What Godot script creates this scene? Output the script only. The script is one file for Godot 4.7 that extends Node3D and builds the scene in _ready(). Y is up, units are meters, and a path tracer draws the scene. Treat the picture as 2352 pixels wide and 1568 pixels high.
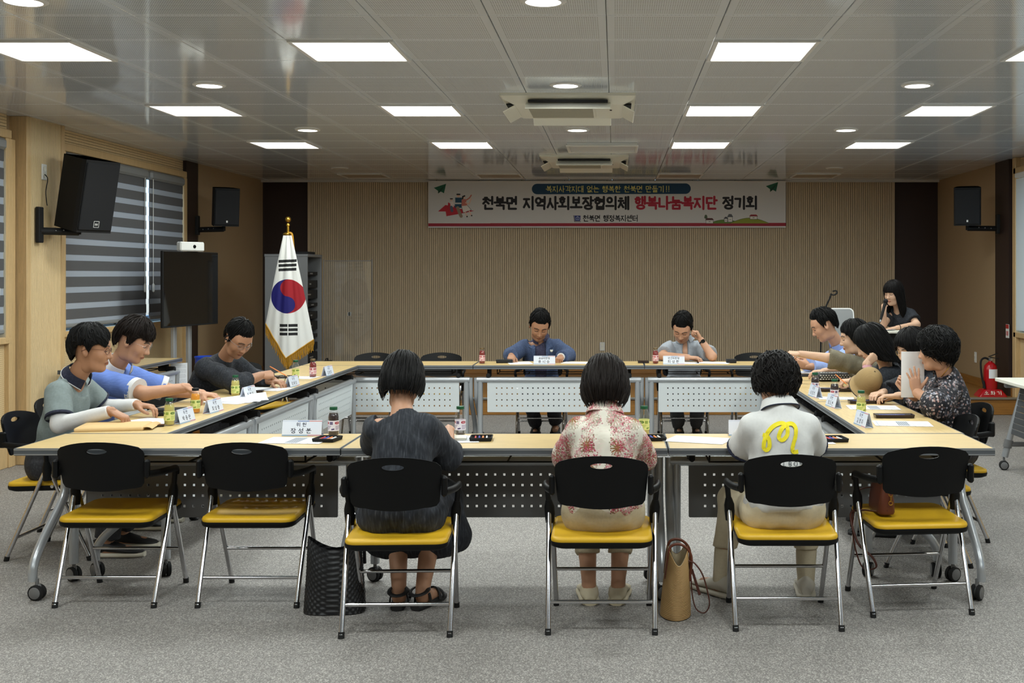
extends Node3D
# A meeting room: tables in a ring, people on folding chairs, lit by ceiling panels.

# ------------------------------------------------------------------ mesh builder
class MB:
	var v := PackedVector3Array()
	var n := PackedVector3Array()
	var u := PackedVector2Array()
	var c := PackedColorArray()
	var i := PackedInt32Array()
	var col := Color.WHITE
	func vert(p: Vector3, nn: Vector3, uv := Vector2.ZERO) -> int:
		v.append(p); n.append(nn); u.append(uv); c.append(col)
		return v.size() - 1
	func tri(a: Vector3, b: Vector3, d: Vector3) -> void:
		var nn := (b - a).cross(d - a).normalized()
		var k := v.size()
		vert(a, nn); vert(b, nn); vert(d, nn)
		i.append_array([k, k + 2, k + 1])
	func quad(a: Vector3, b: Vector3, d: Vector3, e: Vector3) -> void:   # counter-clockwise seen from outside
		var nn := (d - a).cross(e - b).normalized()
		var k := v.size()
		vert(a, nn, Vector2(0, 1)); vert(b, nn, Vector2(1, 1)); vert(d, nn, Vector2(1, 0)); vert(e, nn, Vector2(0, 0))
		i.append_array([k, k + 2, k + 1, k, k + 3, k + 2])
	func face(pts: Array, mid: Vector3) -> void:
		var m := Vector3.ZERO
		for p in pts: m += p
		m /= pts.size()
		var nn: Vector3 = (pts[1] - pts[0]).cross(pts[2] - pts[0])
		if nn.dot(m - mid) < 0.0: pts.reverse()
		if pts.size() == 4: quad(pts[0], pts[1], pts[2], pts[3])
		else: tri(pts[0], pts[1], pts[2])
	func box(at: Vector3, size: Vector3, bevel := 0.0, basis := Basis()) -> void:
		var h := size * 0.5
		if bevel <= 0.0:
			for ax in 3:
				for s in [-1.0, 1.0]:
					var pts := []
					for q in [[-1, -1], [1, -1], [1, 1], [-1, 1]]:
						var p := Vector3()
						p[ax] = s * h[ax]; p[(ax + 1) % 3] = q[0] * h[(ax + 1) % 3]; p[(ax + 2) % 3] = q[1] * h[(ax + 2) % 3]
						pts.append(at + basis * p)
					face(pts, at)
			return
		var f := func(ax: int, s: Vector3) -> Vector3:
			var p := Vector3(s.x * h.x, s.y * h.y, s.z * h.z)
			for o in 3:
				if o != ax: p[o] -= s[o] * bevel
			return at + basis * p
		for ax in 3:
			var b: int = (ax + 1) % 3
			var d: int = (ax + 2) % 3
			for s in [-1.0, 1.0]:
				var pts := []
				for q in [[-1, -1], [1, -1], [1, 1], [-1, 1]]:
					var sg := Vector3(); sg[ax] = s; sg[b] = q[0]; sg[d] = q[1]
					pts.append(f.call(ax, sg))
				face(pts, at)
			for s1 in [-1.0, 1.0]:
				for s2 in [-1.0, 1.0]:
					var lo := Vector3(); lo[b] = s1; lo[d] = s2; lo[ax] = -1
					var hi := lo; hi[ax] = 1
					face([f.call(b, lo), f.call(b, hi), f.call(d, hi), f.call(d, lo)], at)
		for sx in [-1.0, 1.0]:
			for sy in [-1.0, 1.0]:
				for sz in [-1.0, 1.0]:
					var s := Vector3(sx, sy, sz)
					face([f.call(0, s), f.call(1, s), f.call(2, s)], at)
	func tube(pts: PackedVector3Array, r, sides := 8, caps := true, flat := 1.0) -> void:
		var m := pts.size()
		var t := (pts[1] - pts[0]).normalized()
		var a := t.cross(Vector3.UP if absf(t.y) < 0.9 else Vector3.RIGHT).normalized()
		var base := v.size()
		for k in m:
			var nt := t
			if k == 0: nt = (pts[1] - pts[0]).normalized()
			elif k == m - 1: nt = (pts[m - 1] - pts[m - 2]).normalized()
			else: nt = ((pts[k + 1] - pts[k]).normalized() + (pts[k] - pts[k - 1]).normalized()).normalized()
			var ax := t.cross(nt)
			if ax.length() > 1e-5: a = a.rotated(ax.normalized(), t.angle_to(nt))
			t = nt
			a = (a - t * a.dot(t)).normalized()
			var b := t.cross(a)
			var rad: float = r[k] if r is Array or r is PackedFloat32Array else r
			for s in sides + 1:
				var g := TAU * s / sides
				var dd := a * cos(g) + b * sin(g) * flat
				vert(pts[k] + dd * rad, (a * cos(g) + b * sin(g) / maxf(flat, 0.1)).normalized(), Vector2(float(s) / sides, float(k) / (m - 1)))
		for k in m - 1:
			for s in sides:
				var q := base + k * (sides + 1) + s
				i.append_array([q, q + sides + 1, q + 1, q + 1, q + sides + 1, q + sides + 2])
		if caps:
			for e in 2:
				var ring := base + (0 if e == 0 else (m - 1) * (sides + 1))
				var nn: Vector3 = -(pts[1] - pts[0]).normalized() if e == 0 else (pts[m - 1] - pts[m - 2]).normalized()
				var cen := vert(pts[0] if e == 0 else pts[m - 1], nn)
				var first := v.size()
				for s in sides: vert(v[ring + s], nn)
				for s in sides:
					var p := first + s
					var q := first + (s + 1) % sides
					if e == 0: i.append_array([cen, p, q])
					else: i.append_array([cen, q, p])
	func rod(a: Vector3, b: Vector3, r: float, sides := 8) -> void:
		tube(PackedVector3Array([a, b]), r, sides)
	func lathe(prof: Array, seg := 20, xf := Transform3D()) -> void:   # profile of Vector2(radius, height), upwards on the outside
		var m := prof.size()
		for k in m - 1:
			var p0: Vector2 = prof[k]
			var p1: Vector2 = prof[k + 1]
			if p0.distance_to(p1) < 1e-6: continue
			var fl := func(j: int) -> Vector2:
				var dd: Vector2 = prof[j + 1] - prof[j]
				return Vector2(dd.y, -dd.x).normalized()
			var nn: Vector2 = fl.call(k)
			var n0 := nn
			var n1 := nn
			if k > 0 and prof[k].distance_to(prof[k - 1]) > 1e-6:
				var q: Vector2 = fl.call(k - 1)
				if q.dot(nn) > 0.7: n0 = (q + nn).normalized()
			if k < m - 2 and prof[k + 2].distance_to(prof[k + 1]) > 1e-6:
				var q: Vector2 = fl.call(k + 1)
				if q.dot(nn) > 0.7: n1 = (q + nn).normalized()
			var base := v.size()
			for s in seg + 1:
				var g := TAU * s / seg
				var o := Vector3(sin(g), 0, cos(g))
				vert(xf * (o * p0.x + Vector3(0, p0.y, 0)), (xf.basis * (o * n0.x + Vector3(0, n0.y, 0))).normalized(), Vector2(float(s) / seg, 1.0 - float(k) / (m - 1)))
				vert(xf * (o * p1.x + Vector3(0, p1.y, 0)), (xf.basis * (o * n1.x + Vector3(0, n1.y, 0))).normalized(), Vector2(float(s) / seg, 1.0 - float(k + 1) / (m - 1)))
			for s in seg:
				var q := base + s * 2
				i.append_array([q, q + 1, q + 2, q + 2, q + 1, q + 3])
	func prism(poly: PackedVector2Array, z0: float, z1: float, xf := Transform3D()) -> void:   # outline in x and y, extruded along z
		if Geometry2D.is_polygon_clockwise(poly): poly.reverse()
		var ids := Geometry2D.triangulate_polygon(poly)
		for e in 2:
			var z := z1 if e == 1 else z0
			var nn := (xf.basis * Vector3(0, 0, 1 if e == 1 else -1)).normalized()
			var base := v.size()
			for p in poly: vert(xf * Vector3(p.x, p.y, z), nn, p)
			for t in range(0, ids.size(), 3):
				var a := poly[ids[t]]
				var b := poly[ids[t + 1]]
				var d := poly[ids[t + 2]]
				var ccw := (b - a).cross(d - a) > 0.0
				if ccw == (e == 1): i.append_array([base + ids[t], base + ids[t + 2], base + ids[t + 1]])
				else: i.append_array([base + ids[t], base + ids[t + 1], base + ids[t + 2]])
		for k in poly.size():
			var p := poly[k]
			var q := poly[(k + 1) % poly.size()]
			quad(xf * Vector3(p.x, p.y, z0), xf * Vector3(q.x, q.y, z0), xf * Vector3(q.x, q.y, z1), xf * Vector3(p.x, p.y, z1))
	func sheet(nx: int, ny: int, f: Callable, thick := 0.0) -> void:   # f(u, v) -> Vector3, a smooth surface with a front and a back
		var pts := PackedVector3Array()
		for y in ny + 1:
			for x in nx + 1: pts.append(f.call(float(x) / nx, float(y) / ny))
		var nor := PackedVector3Array()
		for y in ny + 1:
			for x in nx + 1:
				var xa := pts[y * (nx + 1) + maxi(x - 1, 0)]
				var xb := pts[y * (nx + 1) + mini(x + 1, nx)]
				var ya := pts[maxi(y - 1, 0) * (nx + 1) + x]
				var yb := pts[mini(y + 1, ny) * (nx + 1) + x]
				nor.append((xb - xa).cross(yb - ya).normalized())
		for e in (2 if thick > 0.0 else 1):
			var base := v.size()
			var sg := 1.0 if e == 0 else -1.0
			for k in pts.size():
				vert(pts[k] + nor[k] * thick * 0.5 * sg, nor[k] * sg, Vector2(float(k % (nx + 1)) / nx, float(k / (nx + 1)) / ny))
			for y in ny:
				for x in nx:
					var q := base + y * (nx + 1) + x
					if e == 0: i.append_array([q, q + nx + 1, q + 1, q + 1, q + nx + 1, q + nx + 2])
					else: i.append_array([q, q + 1, q + nx + 1, q + 1, q + nx + 2, q + nx + 1])
		if thick > 0.0:
			var w := nx + 1
			var rim := []
			for x in nx: rim.append([x, x + 1])
			for y in ny: rim.append([y * w + nx, (y + 1) * w + nx])
			for x in nx: rim.append([ny * w + nx - x, ny * w + nx - x - 1])
			for y in ny: rim.append([(ny - y) * w, (ny - y - 1) * w])
			for r in rim:
				var a: int = r[0]
				var b: int = r[1]
				var ha := nor[a] * thick * 0.5
				var hb := nor[b] * thick * 0.5
				quad(pts[a] + ha, pts[a] - ha, pts[b] - hb, pts[b] + hb)
	func loft(rows: Array, cap0 := true, cap1 := true) -> void:   # closed loops of equal count, counter-clockwise seen from the last one; smooth
		var m: int = rows.size()
		var w: int = rows[0].size()
		var base := v.size()
		for y in m:
			for x in w + 1:
				var xx := x % w
				var dx: Vector3 = rows[y][(xx + 1) % w] - rows[y][(xx + w - 1) % w]
				var dy: Vector3 = rows[mini(y + 1, m - 1)][xx] - rows[maxi(y - 1, 0)][xx]
				var nn := dx.cross(dy)
				if nn.length() < 1e-12: nn = dx.cross(rows[m - 1][xx] - rows[0][xx])
				vert(rows[y][xx], nn.normalized(), Vector2(float(x) / w, float(y) / maxi(m - 1, 1)))
		for y in m - 1:
			for x in w:
				var q := base + y * (w + 1) + x
				i.append_array([q, q + w + 1, q + 1, q + 1, q + w + 1, q + w + 2])
		for e in 2:
			if (e == 0 and not cap0) or (e == 1 and not cap1): continue
			var loop: Array = Array(rows[0 if e == 0 else m - 1])
			var cen := Vector3.ZERO
			for p in loop: cen += p
			cen /= w
			var nn := Vector3.ZERO
			for x in w: nn += (loop[x] - cen).cross(loop[(x + 1) % w] - cen)
			nn = nn.normalized() * (-1.0 if e == 0 else 1.0)
			var ci := vert(cen, nn)
			var first := v.size()
			for x in w: vert(loop[x], nn)
			for x in w:
				if e == 0: i.append_array([ci, first + x, first + (x + 1) % w])
				else: i.append_array([ci, first + (x + 1) % w, first + x])
	func ball(at: Vector3, r: Vector3, seg := 14, basis := Basis()) -> void:
		var base := v.size()
		var rings := seg / 2
		for y in rings + 1:
			for x in seg + 1:
				var t := PI * y / rings
				var g := TAU * x / seg
				var d := Vector3(sin(t) * sin(g), cos(t), sin(t) * cos(g))
				vert(at + basis * (d * r), (basis * (d / r)).normalized(), Vector2(float(x) / seg, float(y) / rings))
		for y in rings:
			for x in seg:
				var q := base + y * (seg + 1) + x
				i.append_array([q, q + 1, q + seg + 1, q + 1, q + seg + 2, q + seg + 1])
	func add(o: MB, xf: Transform3D, tint = null, mirror := false) -> void:
		var base := v.size()
		var nb := xf.basis.inverse().transposed()
		for k in o.v.size():
			v.append(xf * o.v[k]); n.append((nb * o.n[k]).normalized()); u.append(o.u[k]); c.append(o.c[k] if tint == null else tint)
		if mirror:
			for k in range(0, o.i.size(), 3): i.append_array([base + o.i[k], base + o.i[k + 2], base + o.i[k + 1]])
		else:
			for k in o.i.size(): i.append(base + o.i[k])
	func mesh() -> ArrayMesh:
		var arr := []
		arr.resize(Mesh.ARRAY_MAX)
		arr[Mesh.ARRAY_VERTEX] = v; arr[Mesh.ARRAY_NORMAL] = n; arr[Mesh.ARRAY_TEX_UV] = u; arr[Mesh.ARRAY_COLOR] = c; arr[Mesh.ARRAY_INDEX] = i
		var m := ArrayMesh.new()
		m.add_surface_from_arrays(Mesh.PRIMITIVE_TRIANGLES, arr)
		return m

# ------------------------------------------------------------------ smooth solids: tapered capsules and ellipsoids joined smoothly, meshed as surface nets
class Blob:
	var kind := PackedInt32Array()   # 0 capsule, 1 ellipsoid, 2 local cut, 3 rounded box
	var a := PackedVector3Array()
	var d := PackedVector3Array()
	var ra := PackedFloat32Array()
	var rb := PackedFloat32Array()
	var inv := PackedFloat32Array()
	var bas: Array[Basis] = []
	var kk := PackedFloat32Array()
	var op := PackedInt32Array()
	var cid := PackedInt32Array()
	var bc := PackedVector3Array()
	var br := PackedFloat32Array()
	var noise: FastNoiseLite
	var namp := 0.0
	var nscale := Vector3.ONE
	var cell := 0.012
	var out: MB
	var ids := PackedInt32Array()
	func put(k: int, pa: Vector3, pd: Vector3, r0: float, r1: float, b: Basis, smooth: float, o: int, ci: int, cen: Vector3, rad: float) -> void:
		kind.append(k); a.append(pa); d.append(pd); ra.append(r0); rb.append(r1); bas.append(b); kk.append(maxf(smooth, 1e-4)); op.append(o); cid.append(ci)
		inv.append(1.0 / maxf(pd.length_squared(), 1e-9)); bc.append(cen); br.append(rad)
	func cap(p: Vector3, q: Vector3, r0: float, r1: float, smooth := 0.02, o := 0, ci := 0) -> void:
		put(0, p, q - p, r0, r1, Basis(), smooth, o, ci, (p + q) * 0.5, p.distance_to(q) * 0.5 + maxf(r0, r1))
	func ell(p: Vector3, r: Vector3, b := Basis(), smooth := 0.02, o := 0, ci := 0) -> void:
		put(1, p, Vector3(1.0 / r.x, 1.0 / r.y, 1.0 / r.z), r.x, r.y, b.inverse(), smooth, o, ci, p, maxf(r.x, maxf(r.y, r.z)))
	func cut(p: Vector3, nn: Vector3, rad: float, smooth := 0.003) -> void:   # takes away what lies beyond p along nn, within rad
		put(2, p, nn.normalized(), rad, 0.0, Basis(), smooth, 1, 0, p, rad)
	func rbox(p: Vector3, h: Vector3, r: float, b := Basis(), smooth := 0.02, o := 0, ci := 0) -> void:
		put(3, p, h - Vector3(r, r, r), r, 0.0, b.inverse(), smooth, o, ci, p, h.length())
	func one(j: int, p: Vector3) -> float:
		match kind[j]:
			0:
				var q := p - a[j]
				var t := clampf(q.dot(d[j]) * inv[j], 0.0, 1.0)
				return (q - d[j] * t).length() - lerpf(ra[j], rb[j], t)
			1:
				var q := (bas[j] * (p - a[j])) * d[j]
				var k0 := q.length()
				var k1 := (q * d[j]).length()
				return k0 * (k0 - 1.0) / maxf(k1, 1e-6)
			2:
				var q := p - a[j]
				return maxf(-q.dot(d[j]), q.length() - ra[j])
		var w := (bas[j] * (p - a[j])).abs() - d[j]
		return w.max(Vector3.ZERO).length() + minf(maxf(w.x, maxf(w.y, w.z)), 0.0) - ra[j]
	func val(p: Vector3, act: PackedInt32Array) -> float:
		var r := 1.0
		for j in act:
			var e := one(j, p)
			var k := kk[j]
			if op[j] == 0:
				var h := maxf(k - absf(r - e), 0.0)
				r = minf(r, e) - h * h * 0.25 / k
			else:
				e = -e
				var h := maxf(k - absf(r - e), 0.0)
				r = maxf(r, e) + h * h * 0.25 / k
		if namp > 0.0 and absf(r) < 0.06: r -= namp * noise.get_noise_3dv(p * nscale)
		return r
	func run() -> void:
		var lo := Vector3(1e9, 1e9, 1e9)
		var hi := -lo
		for j in kind.size():
			if op[j] == 0:
				lo = lo.min(bc[j] - Vector3.ONE * br[j]); hi = hi.max(bc[j] + Vector3.ONE * br[j])
		var pad := namp + cell * 2.0
		lo -= Vector3.ONE * pad; hi += Vector3.ONE * pad
		const B := 4
		var nb := Vector3i(((hi - lo) / (cell * B)).ceil())
		var nx := nb.x * B + 1
		var ny := nb.y * B + 1
		var nz := nb.z * B + 1
		var sy := nx
		var sz := nx * ny
		var g := PackedFloat32Array(); g.resize(nx * ny * nz); g.fill(1e9)
		var at := PackedInt32Array(); at.resize(nx * ny * nz); at.fill(-1)
		var hd := cell * B * 0.87
		var blocks := []
		var many := false
		for j in cid.size(): many = many or cid[j] != cid[0]
		for bz in nb.z:
			for by in nb.y:
				for bx in nb.x:
					var o := lo + Vector3(bx, by, bz) * (cell * B)
					var m := o + Vector3.ONE * (cell * B * 0.5)
					var act := PackedInt32Array()
					var any := false
					for j in kind.size():
						if m.distance_to(bc[j]) < br[j] + hd + kk[j] + namp:
							act.append(j)
							any = any or op[j] == 0
					if not any: continue
					var dm := val(m, act)
					if absf(dm) > hd * 1.2 + namp + 0.007: continue
					blocks.append([bx * B, by * B, bz * B, act])
					for z in B + 1:
						for y in B + 1:
							var row := (bz * B + z) * sz + (by * B + y) * sy + bx * B
							for x in B + 1:
								if g[row + x] > 1e8: g[row + x] = val(o + Vector3(x, y, z) * cell, act)
		out = MB.new()
		var ca := [0, 1, 0, 1, 0, 1, 0, 1]
		var off := PackedInt32Array([0, 1, sy, sy + 1, sz, sz + 1, sz + sy, sz + sy + 1])
		var ea := PackedInt32Array([0, 2, 4, 6, 0, 1, 4, 5, 0, 1, 2, 3])
		var eb := PackedInt32Array([1, 3, 5, 7, 2, 3, 6, 7, 4, 5, 6, 7])
		var cells := PackedInt32Array()
		for bl in blocks:
			var act: PackedInt32Array = bl[3]
			for z in B:
				for y in B:
					for x in B:
						var ix: int = bl[0] + x
						var iy: int = bl[1] + y
						var iz: int = bl[2] + z
						var q := iz * sz + iy * sy + ix
						var mask := 0
						for k in 8:
							if g[q + off[k]] < 0.0: mask |= 1 << k
						if mask == 0 or mask == 255: continue
						var s := Vector3.ZERO
						var cnt := 0
						for e in 12:
							var k0 := ea[e]
							var k1 := eb[e]
							if ((mask >> k0) ^ (mask >> k1)) & 1 == 0: continue
							var v0 := g[q + off[k0]]
							var t := v0 / (v0 - g[q + off[k1]])
							var p0 := Vector3(k0 & 1, (k0 >> 1) & 1, k0 >> 2)
							var p1 := Vector3(k1 & 1, (k1 >> 1) & 1, k1 >> 2)
							s += p0.lerp(p1, t)
							cnt += 1
						var p := lo + (Vector3(ix, iy, iz) + s / cnt) * cell
						at[q] = out.v.size()
						out.v.append(p)
						cells.append(q)
						if many:
							var best := 1e9
							var bi := 0
							for j in act:
								if op[j] == 0:
									var e := one(j, p)
									if e < best: best = e; bi = cid[j]
							ids.append(bi)
		out.n.resize(out.v.size())
		var st := PackedInt32Array([1, sy, sz])
		for q in cells:
			var s0 := g[q] < 0.0
			for ax in 3:
				if (g[q + st[ax]] < 0.0) == s0: continue
				var b := st[(ax + 1) % 3]
				var e := st[(ax + 2) % 3]
				if q - b - e < 0: continue
				var i0 := at[q]
				var i1 := at[q - b]
				var i2 := at[q - b - e]
				var i3 := at[q - e]
				if i1 < 0 or i2 < 0 or i3 < 0: continue
				if s0: out.i.append_array([i0, i2, i1, i0, i3, i2])
				else: out.i.append_array([i0, i1, i2, i0, i2, i3])
		for t in range(0, out.i.size(), 3):
			var i0 := out.i[t]
			var i1 := out.i[t + 1]
			var i2 := out.i[t + 2]
			var nn := (out.v[i2] - out.v[i0]).cross(out.v[i1] - out.v[i0])
			out.n[i0] += nn; out.n[i1] += nn; out.n[i2] += nn
		for k in out.n.size(): out.n[k] = out.n[k].normalized()
		out.u.resize(out.v.size())
		out.c.resize(out.v.size()); out.c.fill(Color.WHITE)

var jobs: Array[Blob] = []
func run_jobs() -> void:
	var id := WorkerThreadPool.add_group_task(func(k: int) -> void: jobs[k].run(), jobs.size(), -1, true)
	WorkerThreadPool.wait_for_group_task_completion(id)

# ------------------------------------------------------------------ scene tree helpers
var taken := {}
var M := {}
func numbered(called: String) -> String:
	var k: int = taken.get(called, 0)
	taken[called] = k + 1
	return called if k == 0 else "%s_%03d" % [called, k]
func tag(o: Node3D, label: String, category: String, group := "", kind := "") -> Node3D:
	if label: o.set_meta("label", label)
	if category: o.set_meta("category", category)
	if group: o.set_meta("group", group)
	if kind: o.set_meta("kind", kind)
	return o
func thing(called: String, label: String, category: String, at := Vector3.ZERO, yaw := 0.0, group := "") -> Node3D:
	var o := Node3D.new()
	o.name = numbered(called)
	add_child(o)
	o.position = at; o.rotation.y = yaw
	tag(o, label, category, group)
	return o
func inst(m: Mesh, called: String, material: Material, parent: Node3D, xf := Transform3D()) -> MeshInstance3D:
	var o := MeshInstance3D.new()
	o.name = called
	o.mesh = m
	o.material_override = material
	parent.add_child(o, true)
	o.transform = xf
	return o
func part(mb: MB, called: String, material: Material, parent: Node3D, xf := Transform3D()) -> MeshInstance3D:
	return inst(mb.mesh(), called, material, parent, xf)
func single(mb: MB, called: String, material: Material, label: String, category: String, at := Vector3.ZERO, yaw := 0.0, group := "") -> MeshInstance3D:
	var o := part(mb, numbered(called), material, self)
	o.position = at; o.rotation.y = yaw
	tag(o, label, category, group)
	return o
func setting(mb: MB, called: String, material: Material, parent: Node3D = self) -> MeshInstance3D:
	var o := part(mb, called, material, parent)
	if parent == self: o.set_meta("kind", "structure")
	return o
func group_setting(called: String, at := Vector3.ZERO) -> Node3D:
	var o := Node3D.new()
	o.name = called
	add_child(o)
	o.position = at
	o.set_meta("kind", "structure")
	return o
func bx(at: Vector3, size: Vector3, bevel := 0.0, basis := Basis()) -> MB:
	var m := MB.new()
	m.box(at, size, bevel, basis)
	return m
func copy(o: Node3D, at: Vector3, yaw: float, label := "") -> Node3D:
	var c: Node3D = o.duplicate()
	c.name = numbered(str(o.name).rstrip("0123456789_"))
	add_child(c)
	c.position = at; c.rotation.y = yaw
	if label: c.set_meta("label", label)
	return c
func bez(p0: Vector3, p1: Vector3, p2: Vector3, p3: Vector3, k := 10) -> PackedVector3Array:
	var r := PackedVector3Array()
	for s in k + 1: r.append(p0.bezier_interpolate(p1, p2, p3, float(s) / k))
	return r
func smooth_path(pts: Array, k := 5) -> PackedVector3Array:
	var r := PackedVector3Array()
	var m := pts.size()
	for s in m - 1:
		for q in k:
			r.append(pts[s].cubic_interpolate(pts[s + 1], pts[maxi(s - 1, 0)], pts[mini(s + 2, m - 1)], float(q) / k))
	r.append(pts[m - 1])
	return r

# ------------------------------------------------------------------ materials
func mat(called: String, col: Color, rough := 0.6, metal := 0.0) -> StandardMaterial3D:
	var m := StandardMaterial3D.new()
	m.resource_name = called
	m.albedo_color = col
	m.roughness = rough
	m.metallic = metal
	M[called] = m
	return m
func c8(r: int, g: int, b: int) -> Color:
	return Color(r / 255.0, g / 255.0, b / 255.0)
func tex(w: int, h: int, f: Callable) -> ImageTexture:
	var im := Image.create(w, h, false, Image.FORMAT_RGB8)
	for y in h:
		for x in w: im.set_pixel(x, y, f.call(x, y))
	return ImageTexture.create_from_image(im)
func tri(m: StandardMaterial3D, scale: Vector3, world := false) -> void:
	m.uv1_triplanar = true
	m.uv1_world_triplanar = world
	m.uv1_scale = scale
func noise(freq: float, octaves := 3, s := 1, kind := FastNoiseLite.TYPE_SIMPLEX_SMOOTH) -> FastNoiseLite:
	var q := FastNoiseLite.new()
	q.noise_type = kind
	q.frequency = freq
	q.fractal_octaves = octaves
	q.seed = s
	return q

# ------------------------------------------------------------------ lettering: Korean syllables drawn stroke by stroke
const CHO := "ㄱㄲㄴㄷㄸㄹㅁㅂㅃㅅㅆㅇㅈㅉㅊㅋㅌㅍㅎ"
const JUNG := "ㅏㅐㅑㅒㅓㅔㅕㅖㅗㅘㅙㅚㅛㅜㅝㅞㅟㅠㅡㅢㅣ"
const JONG := " ㄱㄲㄳㄴㄵㄶㄷㄹㄺㄻㄼㄽㄾㄿㅀㅁㅂㅄㅅㅆㅇㅈㅊㅋㅌㅍㅎ"
func ring2(cx: float, cy: float, rx: float, ry: float) -> Array:
	var r := []
	for k in 17: r.append(Vector2(cx + cos(TAU * k / 16) * rx, cy + sin(TAU * k / 16) * ry))
	return r
func jamo(ch: String, final := false) -> Array:
	match ch:
		"ㄱ": return [[Vector2(0.05, 0.06), Vector2(0.92, 0.06), Vector2(0.92 if final else 0.8, 0.98)]]
		"ㄴ": return [[Vector2(0.08, 0), Vector2(0.08, 0.94), Vector2(0.96, 0.94)]]
		"ㄷ": return [[Vector2(0.95, 0.06), Vector2(0.08, 0.06), Vector2(0.08, 0.94), Vector2(0.96, 0.94)]]
		"ㄹ": return [[Vector2(0.06, 0.04), Vector2(0.92, 0.04), Vector2(0.92, 0.5), Vector2(0.08, 0.5), Vector2(0.08, 0.96), Vector2(0.96, 0.96)]]
		"ㅁ": return [[Vector2(0.08, 0.05), Vector2(0.92, 0.05), Vector2(0.92, 0.95), Vector2(0.08, 0.95), Vector2(0.08, 0.05)]]
		"ㅂ": return [[Vector2(0.1, 0), Vector2(0.1, 0.96), Vector2(0.9, 0.96), Vector2(0.9, 0)], [Vector2(0.1, 0.46), Vector2(0.9, 0.46)]]
		"ㅅ": return [[Vector2(0.5, 0), Vector2(0.45, 0.4), Vector2(0.04, 1)], [Vector2(0.48, 0.36), Vector2(0.96, 1)]]
		"ㅇ": return [ring2(0.5, 0.5, 0.44, 0.47)]
		"ㅈ": return [[Vector2(0.05, 0.06), Vector2(0.95, 0.06)], [Vector2(0.5, 0.06), Vector2(0.42, 0.5), Vector2(0.03, 1)], [Vector2(0.47, 0.42), Vector2(0.97, 1)]]
		"ㅊ": return [[Vector2(0.32, -0.02), Vector2(0.68, -0.02)], [Vector2(0.05, 0.26), Vector2(0.95, 0.26)], [Vector2(0.5, 0.26), Vector2(0.42, 0.6), Vector2(0.03, 1)], [Vector2(0.47, 0.55), Vector2(0.97, 1)]]
		"ㅌ": return [[Vector2(0.95, 0.04), Vector2(0.08, 0.04), Vector2(0.08, 0.96), Vector2(0.96, 0.96)], [Vector2(0.08, 0.5), Vector2(0.9, 0.5)]]
		"ㅎ": return [[Vector2(0.34, -0.02), Vector2(0.66, -0.02)], [Vector2(0.05, 0.24), Vector2(0.95, 0.24)], ring2(0.5, 0.7, 0.36, 0.29)]
		"ㅄ": return [[Vector2(0.04, 0), Vector2(0.04, 0.96), Vector2(0.46, 0.96), Vector2(0.46, 0)], [Vector2(0.04, 0.46), Vector2(0.46, 0.46)], [Vector2(0.76, 0), Vector2(0.58, 1)], [Vector2(0.76, 0.2), Vector2(1.0, 1)]]
	return []
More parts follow.
